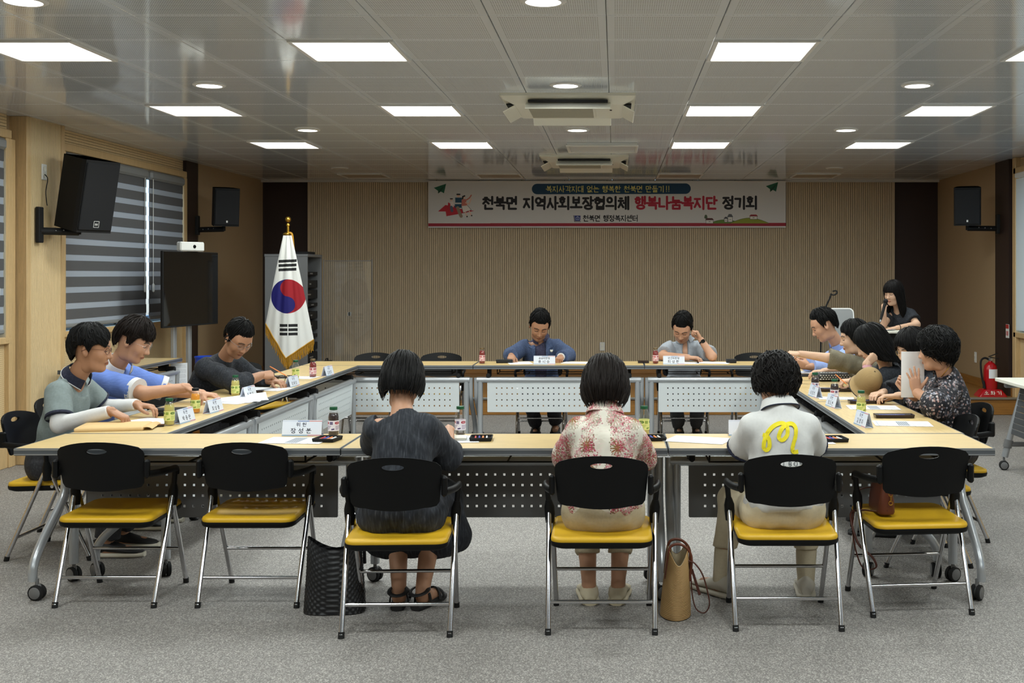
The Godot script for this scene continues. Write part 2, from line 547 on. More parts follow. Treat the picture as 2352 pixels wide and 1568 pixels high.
func syllable(ch: String) -> Array:   # strokes in a unit square, y down
	var code := ch.unicode_at(0) - 0xAC00
	if ch == "!": return [[Vector2(0.3, 0.05), Vector2(0.3, 0.68)], [Vector2(0.3, 0.88), Vector2(0.3, 0.92)]]
	if code < 0 or code > 11171: return []
	var cho := CHO[code / 588]
	var jung := JUNG[(code / 28) % 21]
	var jong := JONG[code % 28]
	var fin := jong != " "
	var out := []
	var fit := func(st: Array, r: Rect2) -> void:
		for s in st:
			var q := []
			for p in s: q.append(r.position + p * r.size)
			out.append(q)
	var b := 0.58 if fin else 1.0   # bottom of the vertical vowel
	var tall := "ㅏㅐㅑㅒㅓㅔㅕㅖㅣ".contains(jung)
	var wide := "ㅗㅛㅜㅠㅡ".contains(jung)
	if tall:
		var w := 0.44 if "ㅐㅔ".contains(jung) else 0.5
		fit.call(jamo(cho), Rect2(0.05, 0.08 if fin else 0.14, w, 0.46 if fin else 0.7))
	elif wide: fit.call(jamo(cho), Rect2(0.2, 0.04, 0.6, 0.3 if fin else 0.44))
	else: fit.call(jamo(cho), Rect2(0.1, 0.06, 0.44, 0.3 if fin else 0.4))
	var line := func(x0: float, y0: float, x1: float, y1: float) -> void: out.append([Vector2(x0, y0), Vector2(x1, y1)])
	var m := b * 0.5
	match jung:
		"ㅏ": line.call(0.76, 0, 0.76, b); line.call(0.76, m, 0.97, m)
		"ㅐ": line.call(0.68, 0.03, 0.68, b - 0.03); line.call(0.9, 0, 0.9, b); line.call(0.68, m, 0.9, m)
		"ㅓ": line.call(0.86, 0, 0.86, b); line.call(0.6, m, 0.86, m)
		"ㅔ": line.call(0.7, 0.03, 0.7, b - 0.03); line.call(0.92, 0, 0.92, b); line.call(0.52, m, 0.7, m)
		"ㅕ": line.call(0.86, 0, 0.86, b); line.call(0.6, m - 0.1 * b, 0.86, m - 0.1 * b); line.call(0.6, m + 0.14 * b, 0.86, m + 0.14 * b)
		"ㅣ": line.call(0.84, 0, 0.84, b)
		"ㅡ": line.call(0.02, 0.48 if fin else 0.75, 0.98, 0.48 if fin else 0.75)
		"ㅗ": line.call(0.5, 0.36 if fin else 0.5, 0.5, 0.52 if fin else 0.82); line.call(0.02, 0.52 if fin else 0.84, 0.98, 0.52 if fin else 0.84)
		"ㅜ": line.call(0.02, 0.46 if fin else 0.62, 0.98, 0.46 if fin else 0.62); line.call(0.5, 0.46 if fin else 0.62, 0.5, 0.6 if fin else 1.0)
		"ㅠ": line.call(0.02, 0.46 if fin else 0.62, 0.98, 0.46 if fin else 0.62); line.call(0.34, 0.46 if fin else 0.62, 0.34, 0.6 if fin else 1.0); line.call(0.66, 0.46 if fin else 0.62, 0.66, 0.6 if fin else 1.0)
		"ㅘ": line.call(0.33, 0.36 if fin else 0.48, 0.33, 0.52 if fin else 0.76); line.call(0.02, 0.53 if fin else 0.78, 0.62, 0.53 if fin else 0.78); line.call(0.76, 0, 0.76, b); line.call(0.76, m, 0.97, m)
		"ㅚ": line.call(0.33, 0.36 if fin else 0.5, 0.33, 0.52 if fin else 0.76); line.call(0.02, 0.53 if fin else 0.78, 0.64, 0.53 if fin else 0.78); line.call(0.85, 0, 0.85, b)
		"ㅢ": line.call(0.02, 0.5 if fin else 0.74, 0.64, 0.5 if fin else 0.74); line.call(0.85, 0, 0.85, b)
		"ㅟ": line.call(0.02, 0.46 if fin else 0.62, 0.66, 0.46 if fin else 0.62); line.call(0.34, 0.46 if fin else 0.62, 0.34, 0.6 if fin else 0.95); line.call(0.86, 0, 0.86, b)
		"ㅝ": line.call(0.02, 0.42 if fin else 0.6, 0.62, 0.42 if fin else 0.6); line.call(0.3, 0.42 if fin else 0.6, 0.3, 0.58 if fin else 0.95); line.call(0.86, 0, 0.86, b); line.call(0.66, 0.5 if fin else 0.72, 0.86, 0.5 if fin else 0.72)
	if fin: fit.call(jamo(jong, true), Rect2(0.18, 0.68, 0.7, 0.31))
	return out
func stroke(im: Image, p: Vector2, q: Vector2, w: float, col: Color) -> void:
	var r := w * 0.5
	for y in range(maxi(0, int(minf(p.y, q.y) - r - 1)), mini(im.get_height(), int(maxf(p.y, q.y) + r + 2))):
		for x in range(maxi(0, int(minf(p.x, q.x) - r - 1)), mini(im.get_width(), int(maxf(p.x, q.x) + r + 2))):
			var s := Vector2(x + 0.5, y + 0.5)
			var cov := clampf(r + 0.5 - s.distance_to(Geometry2D.get_closest_point_to_segment(s, p, q)), 0.0, 1.0)
			if cov > 0.0: im.set_pixel(x, y, im.get_pixel(x, y).lerp(col, cov))
func write(im: Image, text: String, at: Vector2, size: Vector2, w: float, col: Color, gap := 1.08) -> float:   # returns where the line ends
	var x := at.x
	for ch in text:
		if ch == " ":
			x += size.x * 0.45
			continue
		for s in syllable(ch):
			for k in s.size() - 1: stroke(im, Vector2(x, at.y) + s[k] * size, Vector2(x, at.y) + s[k + 1] * size, w, col)
		x += size.x * (0.4 if ch == "!" else gap)
	return x
func fill(im: Image, pts: Array, col: Color) -> void:
	var poly := PackedVector2Array(pts)
	var lo := poly[0]
	var hi := poly[0]
	for p in poly: lo = lo.min(p); hi = hi.max(p)
	for y in range(maxi(0, int(lo.y)), mini(im.get_height(), int(hi.y) + 1)):
		for x in range(maxi(0, int(lo.x)), mini(im.get_width(), int(hi.x) + 1)):
			if Geometry2D.is_point_in_polygon(Vector2(x + 0.5, y + 0.5), poly): im.set_pixel(x, y, col)
func disc(im: Image, at: Vector2, r: float, col: Color) -> void: stroke(im, at, at + Vector2(0.01, 0), r * 2, col)
func curve2(im: Image, pts: Array, w: float, col: Color) -> void:
	for k in pts.size() - 1: stroke(im, pts[k], pts[k + 1], w, col)

func banner_print() -> ImageTexture:
	var im := Image.create(2048, 272, false, Image.FORMAT_RGB8)
	var white := c8(214, 214, 212)
	im.fill(white)
	var ink := c8(16, 15, 22)
	var red := c8(176, 26, 54)
	var teal := c8(8, 62, 92)
	stroke(im, Vector2(624, 43), Vector2(1472, 41), 62, teal)
	write(im, "복지사각지대 없는 행복한 천북면 만들기!!", Vector2(674, 24), Vector2(34, 38), 4.0, c8(236, 222, 128), 1.07)
	var x := write(im, "천북면 지역사회보장협의체 ", Vector2(311, 90), Vector2(64, 72), 12.5, ink, 1.06)
	x = write(im, "행복나눔복지단 ", Vector2(x, 89), Vector2(64, 72), 12.5, red, 1.06)
	write(im, "정기회", Vector2(x, 88), Vector2(64, 72), 12.5, ink, 1.06)
	write(im, "천북면 행정복지센터", Vector2(886, 198), Vector2(32, 36), 4.6, ink, 1.05)
	fill(im, [Vector2(836, 200), Vector2(872, 200), Vector2(870, 232), Vector2(840, 232)], c8(38, 52, 120))
	curve2(im, [Vector2(832, 200), Vector2(838, 236), Vector2(872, 236)], 3, c8(60, 60, 70))
	curve2(im, [Vector2(846, 224), Vector2(846, 212), Vector2(855, 205), Vector2(864, 212), Vector2(864, 224), Vector2(846, 224)], 2.5, c8(200, 210, 235))
	curve2(im, [Vector2(855, 206), Vector2(855, 224)], 2, c8(200, 210, 235))
	fill(im, [Vector2(0, 246), Vector2(2048, 243), Vector2(2048, 262), Vector2(0, 264)], c8(158, 24, 48))
	for q in [Vector2(32, 36), Vector2(1934, 26)]:   # paper planes
		fill(im, [q, q + Vector2(70, -24), q + Vector2(58, 32), q + Vector2(40, 22), q + Vector2(24, 34), q + Vector2(24, 18)], c8(22, 92, 66))
		fill(im, [q + Vector2(24, 18), q + Vector2(66, -18), q + Vector2(40, 22), q + Vector2(24, 34)], c8(12, 66, 48))
	# red arrow with a family of three cheering on it
	fill(im, [Vector2(56, 176), Vector2(98, 138), Vector2(112, 140), Vector2(114, 122), Vector2(180, 160), Vector2(262, 172), Vector2(200, 186), Vector2(104, 204), Vector2(100, 176)], c8(190, 30, 48))
	var skin := c8(232, 196, 176)
	curve2(im, [Vector2(112, 94), Vector2(128, 124)], 8, white); curve2(im, [Vector2(142, 88), Vector2(136, 122)], 8, white)
	fill(im, [Vector2(124, 116), Vector2(144, 116), Vector2(146, 150), Vector2(128, 150)], c8(236, 224, 222)); disc(im, Vector2(132, 108), 7, skin); curve2(im, [Vector2(127, 101), Vector2(138, 101)], 6, ink)
	curve2(im, [Vector2(132, 150), Vector2(136, 172)], 16, c8(92, 98, 120))
	fill(im, [Vector2(152, 94), Vector2(192, 94), Vector2(190, 154), Vector2(152, 154)], c8(24, 76, 104)); disc(im, Vector2(172, 84), 9, skin); curve2(im, [Vector2(165, 75), Vector2(180, 75)], 8, ink)
	curve2(im, [Vector2(150, 98), Vector2(150, 128), Vector2(186, 128)], 9, white)
	curve2(im, [Vector2(168, 154), Vector2(180, 186), Vector2(188, 204)], 18, c8(150, 132, 112))
	disc(im, Vector2(204, 92), 8, skin); curve2(im, [Vector2(196, 104), Vector2(198, 88), Vector2(208, 84)], 8, ink)
	fill(im, [Vector2(192, 104), Vector2(214, 102), Vector2(224, 142), Vector2(190, 146)], c8(206, 122, 106))
	curve2(im, [Vector2(212, 112), Vector2(236, 96), Vector2(246, 80)], 7, c8(206, 122, 106)); curve2(im, [Vector2(214, 124), Vector2(234, 132), Vector2(246, 100)], 6, skin)
	fill(im, [Vector2(190, 144), Vector2(224, 140), Vector2(246, 166), Vector2(200, 184)], c8(238, 234, 228)); curve2(im, [Vector2(190, 144), Vector2(200, 184), Vector2(246, 166), Vector2(224, 140)], 1.5, ink)
	curve2(im, [Vector2(212, 180), Vector2(222, 206)], 6, skin); curve2(im, [Vector2(234, 172), Vector2(246, 200)], 6, skin); disc(im, Vector2(222, 206), 4, ink); disc(im, Vector2(248, 200), 4, ink)
	# hills and little houses
	var hill := func(x0: float, x1: float, top: float, col: Color) -> void:
		var p := [Vector2(x0, 246)]
		for k in 13: p.append(Vector2(lerpf(x0, x1, k / 12.0), 244 - (244 - top) * sin(PI * k / 12.0)))
		p.append(Vector2(x1, 246))
		fill(im, p, col)
		curve2(im, p, 1.5, c8(50, 60, 30))
	hill.call(1610, 1790, 224, c8(96, 130, 52))
	hill.call(1730, 1950, 214, c8(140, 150, 44))
	disc(im, Vector2(1590, 210), 9, c8(78, 96, 70)); disc(im, Vector2(1590, 202), 7, c8(78, 96, 70))
	var house := func(x: float, y: float, w: float, h: float, roof: Color) -> void:
		fill(im, [Vector2(x, y), Vector2(x + w, y), Vector2(x + w, y + h), Vector2(x, y + h)], c8(228, 226, 220))
		curve2(im, [Vector2(x, y), Vector2(x + w, y), Vector2(x + w, y + h), Vector2(x, y + h), Vector2(x, y)], 1.6, c8(40, 40, 44))
		fill(im, [Vector2(x - 4, y), Vector2(x + 5, y - h * 0.55), Vector2(x + w - 5, y - h * 0.55), Vector2(x + w + 4, y)], roof)
		curve2(im, [Vector2(x + w * 0.4, y + h * 0.5), Vector2(x + w * 0.6, y + h * 0.5)], 3, c8(70, 72, 80))
	house.call(1590, 226, 42, 20, c8(84, 40, 40)); house.call(1696, 218, 18, 20, c8(70, 74, 80)); house.call(1716, 208, 26, 30, c8(90, 94, 100)); house.call(1842, 204, 42, 18, c8(150, 36, 42))
	return ImageTexture.create_from_image(im)

const PLATES := [["위 원", "장 성 분"], ["공공위원장", "류 시 승"], ["민간위원장", "최 상 환"], ["위 원", "박 동 완"], ["위 원", "최 성 봉"], ["위 원", "최 병 기"], ["위 원", "정 해 성"], ["위 원", "김 영 호"], ["위 원", "이 정 희"], ["위 원", "장 도 분"], ["위 원", "김 영 자"], ["위 원", "박 미 정"]]
func plate_print() -> ImageTexture:   # a sheet of name cards, four rows of three
	var im := Image.create(1024, 640, false, Image.FORMAT_RGB8)
	im.fill(c8(222, 228, 240))
	for k in PLATES.size():
		var o := Vector2((k % 3) * 340, (k / 3) * 160)
		im.fill_rect(Rect2i(o.x, o.y + 4, 340, 8), c8(96, 120, 170))
		im.fill_rect(Rect2i(o.x, o.y + 4, 130, 8), c8(206, 214, 230))
		im.fill_rect(Rect2i(o.x + 230, o.y + 4, 110, 8), c8(206, 132, 124))
		im.fill_rect(Rect2i(o.x, o.y + 144, 340, 8), c8(110, 150, 180))
		im.fill_rect(Rect2i(o.x + 220, o.y + 144, 120, 8), c8(190, 110, 110))
		var big: bool = PLATES[k][0].length() > 3
		write(im, PLATES[k][0], o + Vector2(78 if big else 120, 22), Vector2(34, 38), 4.5, c8(36, 40, 60), 1.08)
		write(im, PLATES[k][1], o + Vector2(74, 78), Vector2(44, 50), 5.5, c8(26, 28, 44), 1.05)
	return ImageTexture.create_from_image(im)

func flag_print() -> ImageTexture:   # laid out flat over the cloth: 600 wide, 1500 high
	var im := Image.create(512, 1024, false, Image.FORMAT_RGB8)
	im.fill(c8(222, 222, 218))
	var cen := Vector2(258, 486)
	var r := 172.0
	var red := c8(150, 8, 26)
	var blue := c8(14, 10, 98)
	for y in range(int(cen.y - r * 0.82) - 2, int(cen.y + r * 0.82) + 2):
		for x in range(int(cen.x - r) - 2, int(cen.x + r) + 2):
			var p := Vector2(x - cen.x, (y - cen.y) / 0.787)
			if p.length() > r: continue
			var q := p.rotated(deg_to_rad(-98.0))
			var up := q.y < 0.0
			if q.distance_to(Vector2(-r / 2, 0)) < r / 2: up = true
			elif q.distance_to(Vector2(r / 2, 0)) < r / 2: up = false
			im.set_pixel(x, y, red if up else blue)
	for k in 3:
		fill(im, [Vector2(168, 198 + k * 34), Vector2(346, 192 + k * 34), Vector2(346, 214 + k * 34), Vector2(168, 220 + k * 34)], c8(20, 20, 22))
		for s in 2: im.fill_rect(Rect2i(180 + s * 94, 706 + k * 34, 84, 22), c8(20, 20, 22))
	return ImageTexture.create_from_image(im)

func paper_print(kind: int) -> ImageTexture:
	var im := Image.create(192, 272, false, Image.FORMAT_RGB8)
	im.fill(c8(236, 238, 242))
	var rng := RandomNumberGenerator.new()
	rng.seed = 40 + kind
	if kind == 0:   # lines of small print
		for k in 26:
			if k % 7 == 5: continue
			var x := 16
			while x < 172:
				var w := rng.randi_range(6, 18)
				im.fill_rect(Rect2i(x, 22 + k * 9, mini(w, 176 - x), 2), c8(128, 132, 142))
				x += w + 4
	else:   # heading, a grey table, lines
		im.fill_rect(Rect2i(14, 14, 164, 5), c8(150, 164, 190))
		im.fill_rect(Rect2i(14, 108, 164, 62), c8(178, 182, 190))
		for k in 6: im.fill_rect(Rect2i(18, 113 + k * 9, 156, 4), c8(92, 96, 104))
		for k in 8: im.fill_rect(Rect2i(16 + k * 20, 40, 14, 3), c8(110, 130, 170))
		for k in 5: im.fill_rect(Rect2i(16, 56 + k * 9, rng.randi_range(90, 156), 2), c8(132, 140, 156))
		for k in 8: im.fill_rect(Rect2i(16, 186 + k * 9, rng.randi_range(90, 156), 2), c8(140, 144, 152))
	return ImageTexture.create_from_image(im)

func label_print(kind: int) -> ImageTexture:   # the paper band round a juice bottle
	var im := Image.create(192, 64, false, Image.FORMAT_RGB8)
	var base: Color = [c8(226, 196, 196), c8(226, 222, 230), c8(222, 224, 142)][kind]
	im.fill(base)
	var dots: Color = [c8(176, 40, 52), c8(58, 40, 92), c8(120, 150, 50)][kind]
	for s in 3:
		var o := s * 64
		stroke(im, Vector2(o + 10, 15), Vector2(o + 24, 15), 15, [c8(150, 28, 40), c8(160, 30, 48), c8(70, 110, 40)][kind])
		stroke(im, Vector2(o + 10, 15), Vector2(o + 24, 15), 3, base)
		for k in 9: disc(im, Vector2(o + 40 + (k % 3) * 6, 10 + (k / 3) * 6), 3, dots)
		for k in 4: im.fill_rect(Rect2i(o + 6, 32 + k * 7, 40 - k * 5, 3), dots.lerp(base, 0.35))
		for k in 3: disc(im, Vector2(o + 50 + k * 5, 54 - k), 4, dots)
	return ImageTexture.create_from_image(im)

# ------------------------------------------------------------------ all materials
func make_materials() -> void:
	var rng := RandomNumberGenerator.new()
	rng.seed = 5
	# pale beech laminate
	var gn := noise(0.02, 4, 3)
	var wood_tex := func(base: Color, deep: float, sx: float, sy: float) -> ImageTexture:
		return tex(256, 256, func(x: int, y: int) -> Color:
			var w := 0.5 + 0.5 * gn.get_noise_2d(x * sx, y * sy)
			var f := 0.5 + 0.5 * gn.get_noise_2d(x * sx * 3.0 + 400.0, y * sy * 6.0)
			return base.darkened(deep * (0.65 * w + 0.35 * f)))
	var m := mat("table_laminate", Color.WHITE, 0.42)
	m.albedo_texture = wood_tex.call(c8(218, 188, 128), 0.2, 0.55, 9.0)
	tri(m, Vector3(1.1, 1.1, 1.1))
	m = mat("wall_wood", Color.WHITE, 0.55)
	m.albedo_texture = wood_tex.call(c8(220, 186, 134), 0.2, 9.0, 0.5)
	tri(m, Vector3(1.3, 1.3, 1.3), true)
	m = mat("wall_strip", Color.WHITE, 0.6)
	m.albedo_texture = wood_tex.call(c8(236, 208, 160), 0.16, 9.0, 0.5)
	tri(m, Vector3(1.3, 1.3, 1.3), true)
	m = mat("slat_panel", Color.WHITE, 0.6)
	m.albedo_texture = wood_tex.call(c8(218, 198, 164), 0.18, 12.0, 0.6)
	tri(m, Vector3(1.0, 1.0, 1.0), true)
	m = mat("groove", c8(84, 66, 50), 0.8)
	m = mat("stage_wood", Color.WHITE, 0.4)
	m.albedo_texture = wood_tex.call(c8(176, 122, 56), 0.3, 0.5, 10.0)
	tri(m, Vector3(0.9, 0.9, 0.9), true)
	m = mat("beige_cloth", Color.WHITE, 0.9)
	m.albedo_texture = tex(256, 256, func(x: int, y: int) -> Color: return c8(178, 152, 116).darkened(0.07 + 0.07 * gn.get_noise_2d(x * 14.0, y * 14.0)))
	tri(m, Vector3(1.5, 1.5, 1.5), true)
	mat("dark_panel", c8(46, 30, 24), 0.55)
	mat("nosing", c8(150, 146, 138), 0.35, 0.7)
	# the floor: grey woven vinyl with light and dark flecks
	m = mat("floor_vinyl", Color.WHITE, 0.62)
	var fl := noise(0.012, 2, 9)
	var img := Image.create(1024, 1024, false, Image.FORMAT_RGB8)
	var bump := Image.create(1024, 1024, false, Image.FORMAT_L8)
	var cells := PackedFloat32Array()
	for k in 128 * 256: cells.append(rng.randf())
	for y in 1024:
		for x in 1024:
			var row := y / 11
			var up := (x / 48 + y / 66) % 2 == 0
			var sh := x + ((y % 11) * 5 / 11 if up else -(y % 11) * 5 / 11) + (row % 2) * 3
			var t := cells[(posmod(sh / 6, 170) + row * 170) % cells.size()]
			var e := 0.5 + 0.5 * fl.get_noise_2d(x, y)
			var lum := 0.42 + 0.27 * t * t + 0.04 * e
			img.set_pixel(x, y, Color(lum * 1.0, lum * 0.972, lum * 0.942))
			bump.set_pixel(x, y, Color(t, t, t))
	m.albedo_texture = ImageTexture.create_from_image(img)
	m.heightmap_enabled = true
	m.heightmap_texture = ImageTexture.create_from_image(bump)
	m.heightmap_scale = 0.12
	tri(m, Vector3(1.6, 1.6, 1.6), true)
	# ceiling tile: white enamelled steel with rows of small holes
	m = mat("ceiling_tile", Color.WHITE, 0.08)
	m.metallic = 0.0
	m.metallic_specular = 0.62
	var per := Image.create(1024, 1024, false, Image.FORMAT_RGB8)
	per.fill(c8(222, 229, 236))
	for gx in 26:
		for gy in 46:
			var o := Vector2(70 + gx * 35.4, 70 + gy * 19.6)
			for dy in range(-6, 7):
				for dx in range(-6, 7):
					if Vector2(dx, dy).length() < 4.8: per.set_pixel(int(o.x) + dx, int(o.y) + dy, c8(40, 40, 40))
	m.albedo_texture = ImageTexture.create_from_image(per)
	mat("ceiling_plain", c8(224, 226, 226), 0.2)
	mat("ceiling_bar", c8(196, 194, 188), 0.4)
	# perforated acoustic board under the windows
	m = mat("perforated_board", Color.WHITE, 0.7)
	var pb := Image.create(256, 256, false, Image.FORMAT_RGB8)
	for y in 256:
		for x in 256: pb.set_pixel(x, y, c8(226, 198, 150).darkened(0.06 + 0.05 * gn.get_noise_2d(x * 2.0, y * 9.0)))
	for gy in 16:
		for gx in 16: pb.fill_rect(Rect2i(gx * 16 + (4 if gy % 2 == 0 else 8), gy * 16 + 6, 7, 3), c8(104, 80, 54))
	m.albedo_texture = ImageTexture.create_from_image(pb)
	tri(m, Vector3(4.0, 4.0, 4.0), true)
	# metals and plastics
	mat("silver_paint", c8(176, 180, 184), 0.3, 0.5)
	mat("panel_paint", c8(222, 228, 230), 0.34, 0.25)
	mat("panel_shade", c8(112, 113, 114), 0.5, 0.2)  # darker grey: shade on the sitters' side of the panel, put into colour
	mat("chrome", c8(206, 206, 208), 0.14, 1.0)
	mat("steel", c8(160, 162, 164), 0.3, 0.9)
	mat("edge_band", c8(84, 88, 92), 0.45, 0.2)
	mat("edge_line", c8(176, 180, 184), 0.3, 0.7)
	m = mat("black_plastic", c8(6, 7, 9), 0.5)
	m.metallic_specular = 0.35
	mat("matte_black", c8(9, 9, 10), 0.8)
	mat("caster_grey", c8(108, 108, 108), 0.5)
	m = mat("yellow_vinyl", c8(208, 164, 28), 0.46)
	mat("white_plastic", c8(224, 224, 220), 0.4)
	mat("ivory_plastic", c8(232, 230, 216), 0.45)
	mat("grille_beige", c8(168, 164, 146), 0.6)
	mat("dark_grille", c8(70, 68, 60), 0.6)
	mat("grey_steel", c8(118, 120, 122), 0.5, 0.1)
	mat("screen_black", c8(9, 9, 10), 0.06)
	mat("speaker_grille", c8(9, 11, 16), 0.8)
	mat("red_enamel", c8(172, 14, 22), 0.25)
	mat("gold", c8(196, 152, 60), 0.28, 0.95)
	mat("gold_thread", c8(176, 126, 20), 0.6)
	mat("lamp_rim", c8(222, 222, 220), 0.4)
	mat("unlit_lamp", c8(172, 160, 140), 0.5)
	m = mat("panel_glow", c8(250, 250, 250), 0.6)
	m.emission_enabled = true; m.emission = c8(255, 253, 248); m.emission_energy_multiplier = 3.0
	m = mat("clear_pane", Color(0.86, 0.92, 0.95, 0.03), 0.03)
	m.transparency = BaseMaterial3D.TRANSPARENCY_ALPHA
	m = mat("bottle_glass", Color(0.92, 0.95, 0.93, 0.03), 0.03)
	m.transparency = BaseMaterial3D.TRANSPARENCY_ALPHA
	m = mat("lens", Color(0.9, 0.93, 0.95, 0.03), 0.03)
	m.transparency = BaseMaterial3D.TRANSPARENCY_ALPHA
	mat("juice_red", c8(124, 22, 20), 0.12); mat("juice_purple", c8(36, 14, 20), 0.12); mat("juice_pale", c8(196, 186, 104), 0.12); mat("juice_orange", c8(226, 148, 16), 0.12)
	mat("cap_green", c8(34, 92, 62), 0.3, 0.4); mat("cap_black", c8(24, 24, 24), 0.3, 0.4); mat("cap_gold", c8(130, 110, 80), 0.3, 0.7)
	# window blinds
	m = mat("blind_dark", c8(84, 84, 86), 0.9)
	m.backlight_enabled = true; m.backlight = Color(0.05, 0.05, 0.055)
	m = mat("blind_sheer", c8(158, 166, 178), 0.9)
	m.backlight_enabled = true; m.backlight = Color(0.22, 0.23, 0.24)
	m = mat("vertical_blind", c8(222, 228, 228), 0.8)
	m.backlight_enabled = true; m.backlight = Color(0.62, 0.64, 0.64)
	# prints
	m = mat("banner_cloth", Color.WHITE, 0.6); m.albedo_texture = banner_print()
	m = mat("name_card", Color.WHITE, 0.45); m.albedo_texture = plate_print()
	m = mat("flag_cloth", Color.WHITE, 0.75); m.albedo_texture = flag_print()
	for k in 2:
		m = mat("paper_print_%d" % k, Color.WHITE, 0.7); m.albedo_texture = paper_print(k)
	for k in 3:
		m = mat("bottle_label_%d" % k, Color.WHITE, 0.5); m.albedo_texture = label_print(k)
	mat("paper", c8(236, 238, 242), 0.75)
	mat("manila", c8(206, 172, 118), 0.7)
	m = mat("body", Color.WHITE, 0.52)
	m.vertex_color_use_as_albedo = true
	m.subsurf_scatter_enabled = false
	# hair: strands as fine streaks along the v direction
	var hn := noise(0.05, 2, 21)
	for h in [["hair_black", c8(9, 8, 8)], ["hair_brown", c8(22, 15, 12)], ["hair_soft", c8(13, 10, 9)]]:
		m = mat(h[0], Color.WHITE, 0.48)
		m.metallic_specular = 0.28
		var base: Color = h[1]
		m.albedo_texture = tex(256, 64, func(x: int, y: int) -> Color:
			var t := 0.5 + 0.5 * hn.get_noise_2d(x * 16.0, y * 0.8)
			return base.lerp(base.lightened(0.06), t * t))
		m.heightmap_enabled = true
		m.heightmap_texture = tex(256, 64, func(x: int, y: int) -> Color:
			var t := 0.5 + 0.5 * hn.get_noise_2d(x * 16.0, y * 0.8)
			return Color(t, t, t))
		m.heightmap_scale = 0.25
	# cloths
	var weave := func(called: String, col: Color, amt := 0.12, rough := 0.85, sx := 9.0, sy := 9.0) -> StandardMaterial3D:
		var w := mat(called, Color.WHITE, rough)
		w.albedo_texture = tex(128, 128, func(x: int, y: int) -> Color: return col.lightened(maxf(0.0, amt * gn.get_noise_2d(x * sx, y * sy))).darkened(maxf(0.0, -amt * gn.get_noise_2d(x * sx, y * sy))))
		tri(w, Vector3(3, 3, 3))
		return w
	weave.call("cloth_grey_polo", c8(122, 134, 134), 0.1)
	weave.call("cloth_blue_polo", c8(96, 124, 196), 0.14, 0.85, 2.0, 12.0)
	weave.call("cloth_white", c8(214, 214, 214), 0.04)
	weave.call("cloth_polo_white", c8(206, 206, 204), 0.05)
	weave.call("cloth_black_tee", c8(20, 24, 32), 0.3)
	weave.call("cloth_navy", c8(22, 26, 48), 0.2)
	weave.call("cloth_linen_black", c8(34, 38, 46), 0.34, 0.85, 12.0, 1.6)
	weave.call("cloth_blazer", c8(58, 74, 108), 0.4, 0.9, 16.0, 16.0)
	weave.call("cloth_dark_shirt", c8(48, 46, 72), 0.4, 0.85, 16.0, 16.0)
	weave.call("cloth_grey_shirt", c8(158, 164, 172), 0.12, 0.8, 12.0, 4.0)
	weave.call("cloth_sky_shirt", c8(146, 168, 222), 0.08)
	weave.call("cloth_olive", c8(116, 108, 88), 0.12)
	weave.call("cloth_beige", c8(186, 172, 144), 0.08)
	weave.call("cloth_cream", c8(204, 192, 164), 0.06)
	weave.call("cloth_charcoal", c8(38, 38, 42), 0.2)
	weave.call("cloth_grey_trousers", c8(84, 84, 86), 0.15)
	weave.call("cloth_jeans", c8(52, 72, 104), 0.3)
	weave.call("cloth_sock", c8(150, 150, 148), 0.1)
	# flowered blouses
	var fimg := Image.create(512, 512, false, Image.FORMAT_RGB8)
	fimg.fill(c8(226, 220, 206))
	var spray := func(at: Vector2, w: float) -> void:
		for k in 12:
			var g := TAU * k / 12
			stroke(fimg, at + Vector2(cos(g), sin(g)) * w * 0.14, at + Vector2(cos(g), sin(g)) * w * 0.8, w * 0.16, c8(128, 92, 36))
			disc(fimg, at + Vector2(cos(g + 0.26), sin(g + 0.26)) * w * 0.86, w * 0.07, c8(110, 104, 66))
		disc(fimg, at, w * 0.14, c8(150, 110, 60))
	for p in [Vector2(120, 110), Vector2(380, 90), Vector2(250, 300), Vector2(90, 400), Vector2(420, 390), Vector2(250, 170), Vector2(120, 250), Vector2(400, 240), Vector2(260, 430)]: spray.call(p, 70.0)
	for k in 120:
		var o := Vector2(rng.randf_range(24, 488), rng.randf_range(24, 488))
		for j in 16:
			var q := o + Vector2(rng.randfn() * 17, rng.randfn() * 17)
			disc(fimg, q, rng.randf_range(3, 7), [c8(178, 48, 82), c8(204, 96, 118), c8(150, 40, 66), c8(116, 118, 84)][rng.randi() % 4])
	m = mat("cloth_flowers", Color.WHITE, 0.8); m.albedo_texture = ImageTexture.create_from_image(fimg); tri(m, Vector3(3.6, 3.6, 3.6))
	var nimg := Image.create(512, 512, false, Image.FORMAT_RGB8)
	nimg.fill(c8(17, 17, 26))
	for k in 210:
		var o := Vector2(rng.randf_range(14, 498), rng.randf_range(14, 498))
		var col: Color = [c8(214, 200, 196), c8(196, 156, 148), c8(188, 190, 206)][rng.randi() % 3]
		var big := rng.randf() < 0.6
		if big:
			for j in 4: disc(nimg, o + Vector2(cos(j * 1.57 + k), sin(j * 1.57 + k)) * 5.5, 4.6, col)
			disc(nimg, o, 2.0, c8(120, 90, 70))
		else: stroke(nimg, o, o + Vector2(rng.randf_range(-10, 10), rng.randf_range(-10, 10)), 3.0, col)
	m = mat("cloth_blossom", Color.WHITE, 0.75); m.albedo_texture = ImageTexture.create_from_image(nimg); tri(m, Vector3(3.4, 3.4, 3.4))
	# leather, straw, woven bag
	m = mat("straw", Color.WHITE, 0.8)
	m.albedo_texture = tex(256, 256, func(x: int, y: int) -> Color: return c8(196, 162, 106).darkened(0.12 + 0.16 * absf(sin(y * PI / 8.0 + 0.3 * sin(x * 0.4)))))
	tri(m, Vector3(4, 4, 4))
	mat("straw_coil", c8(172, 138, 90), 0.7)
	mat("leather_tan", c8(98, 48, 28), 0.45); mat("leather_dark", c8(78, 36, 24), 0.45)
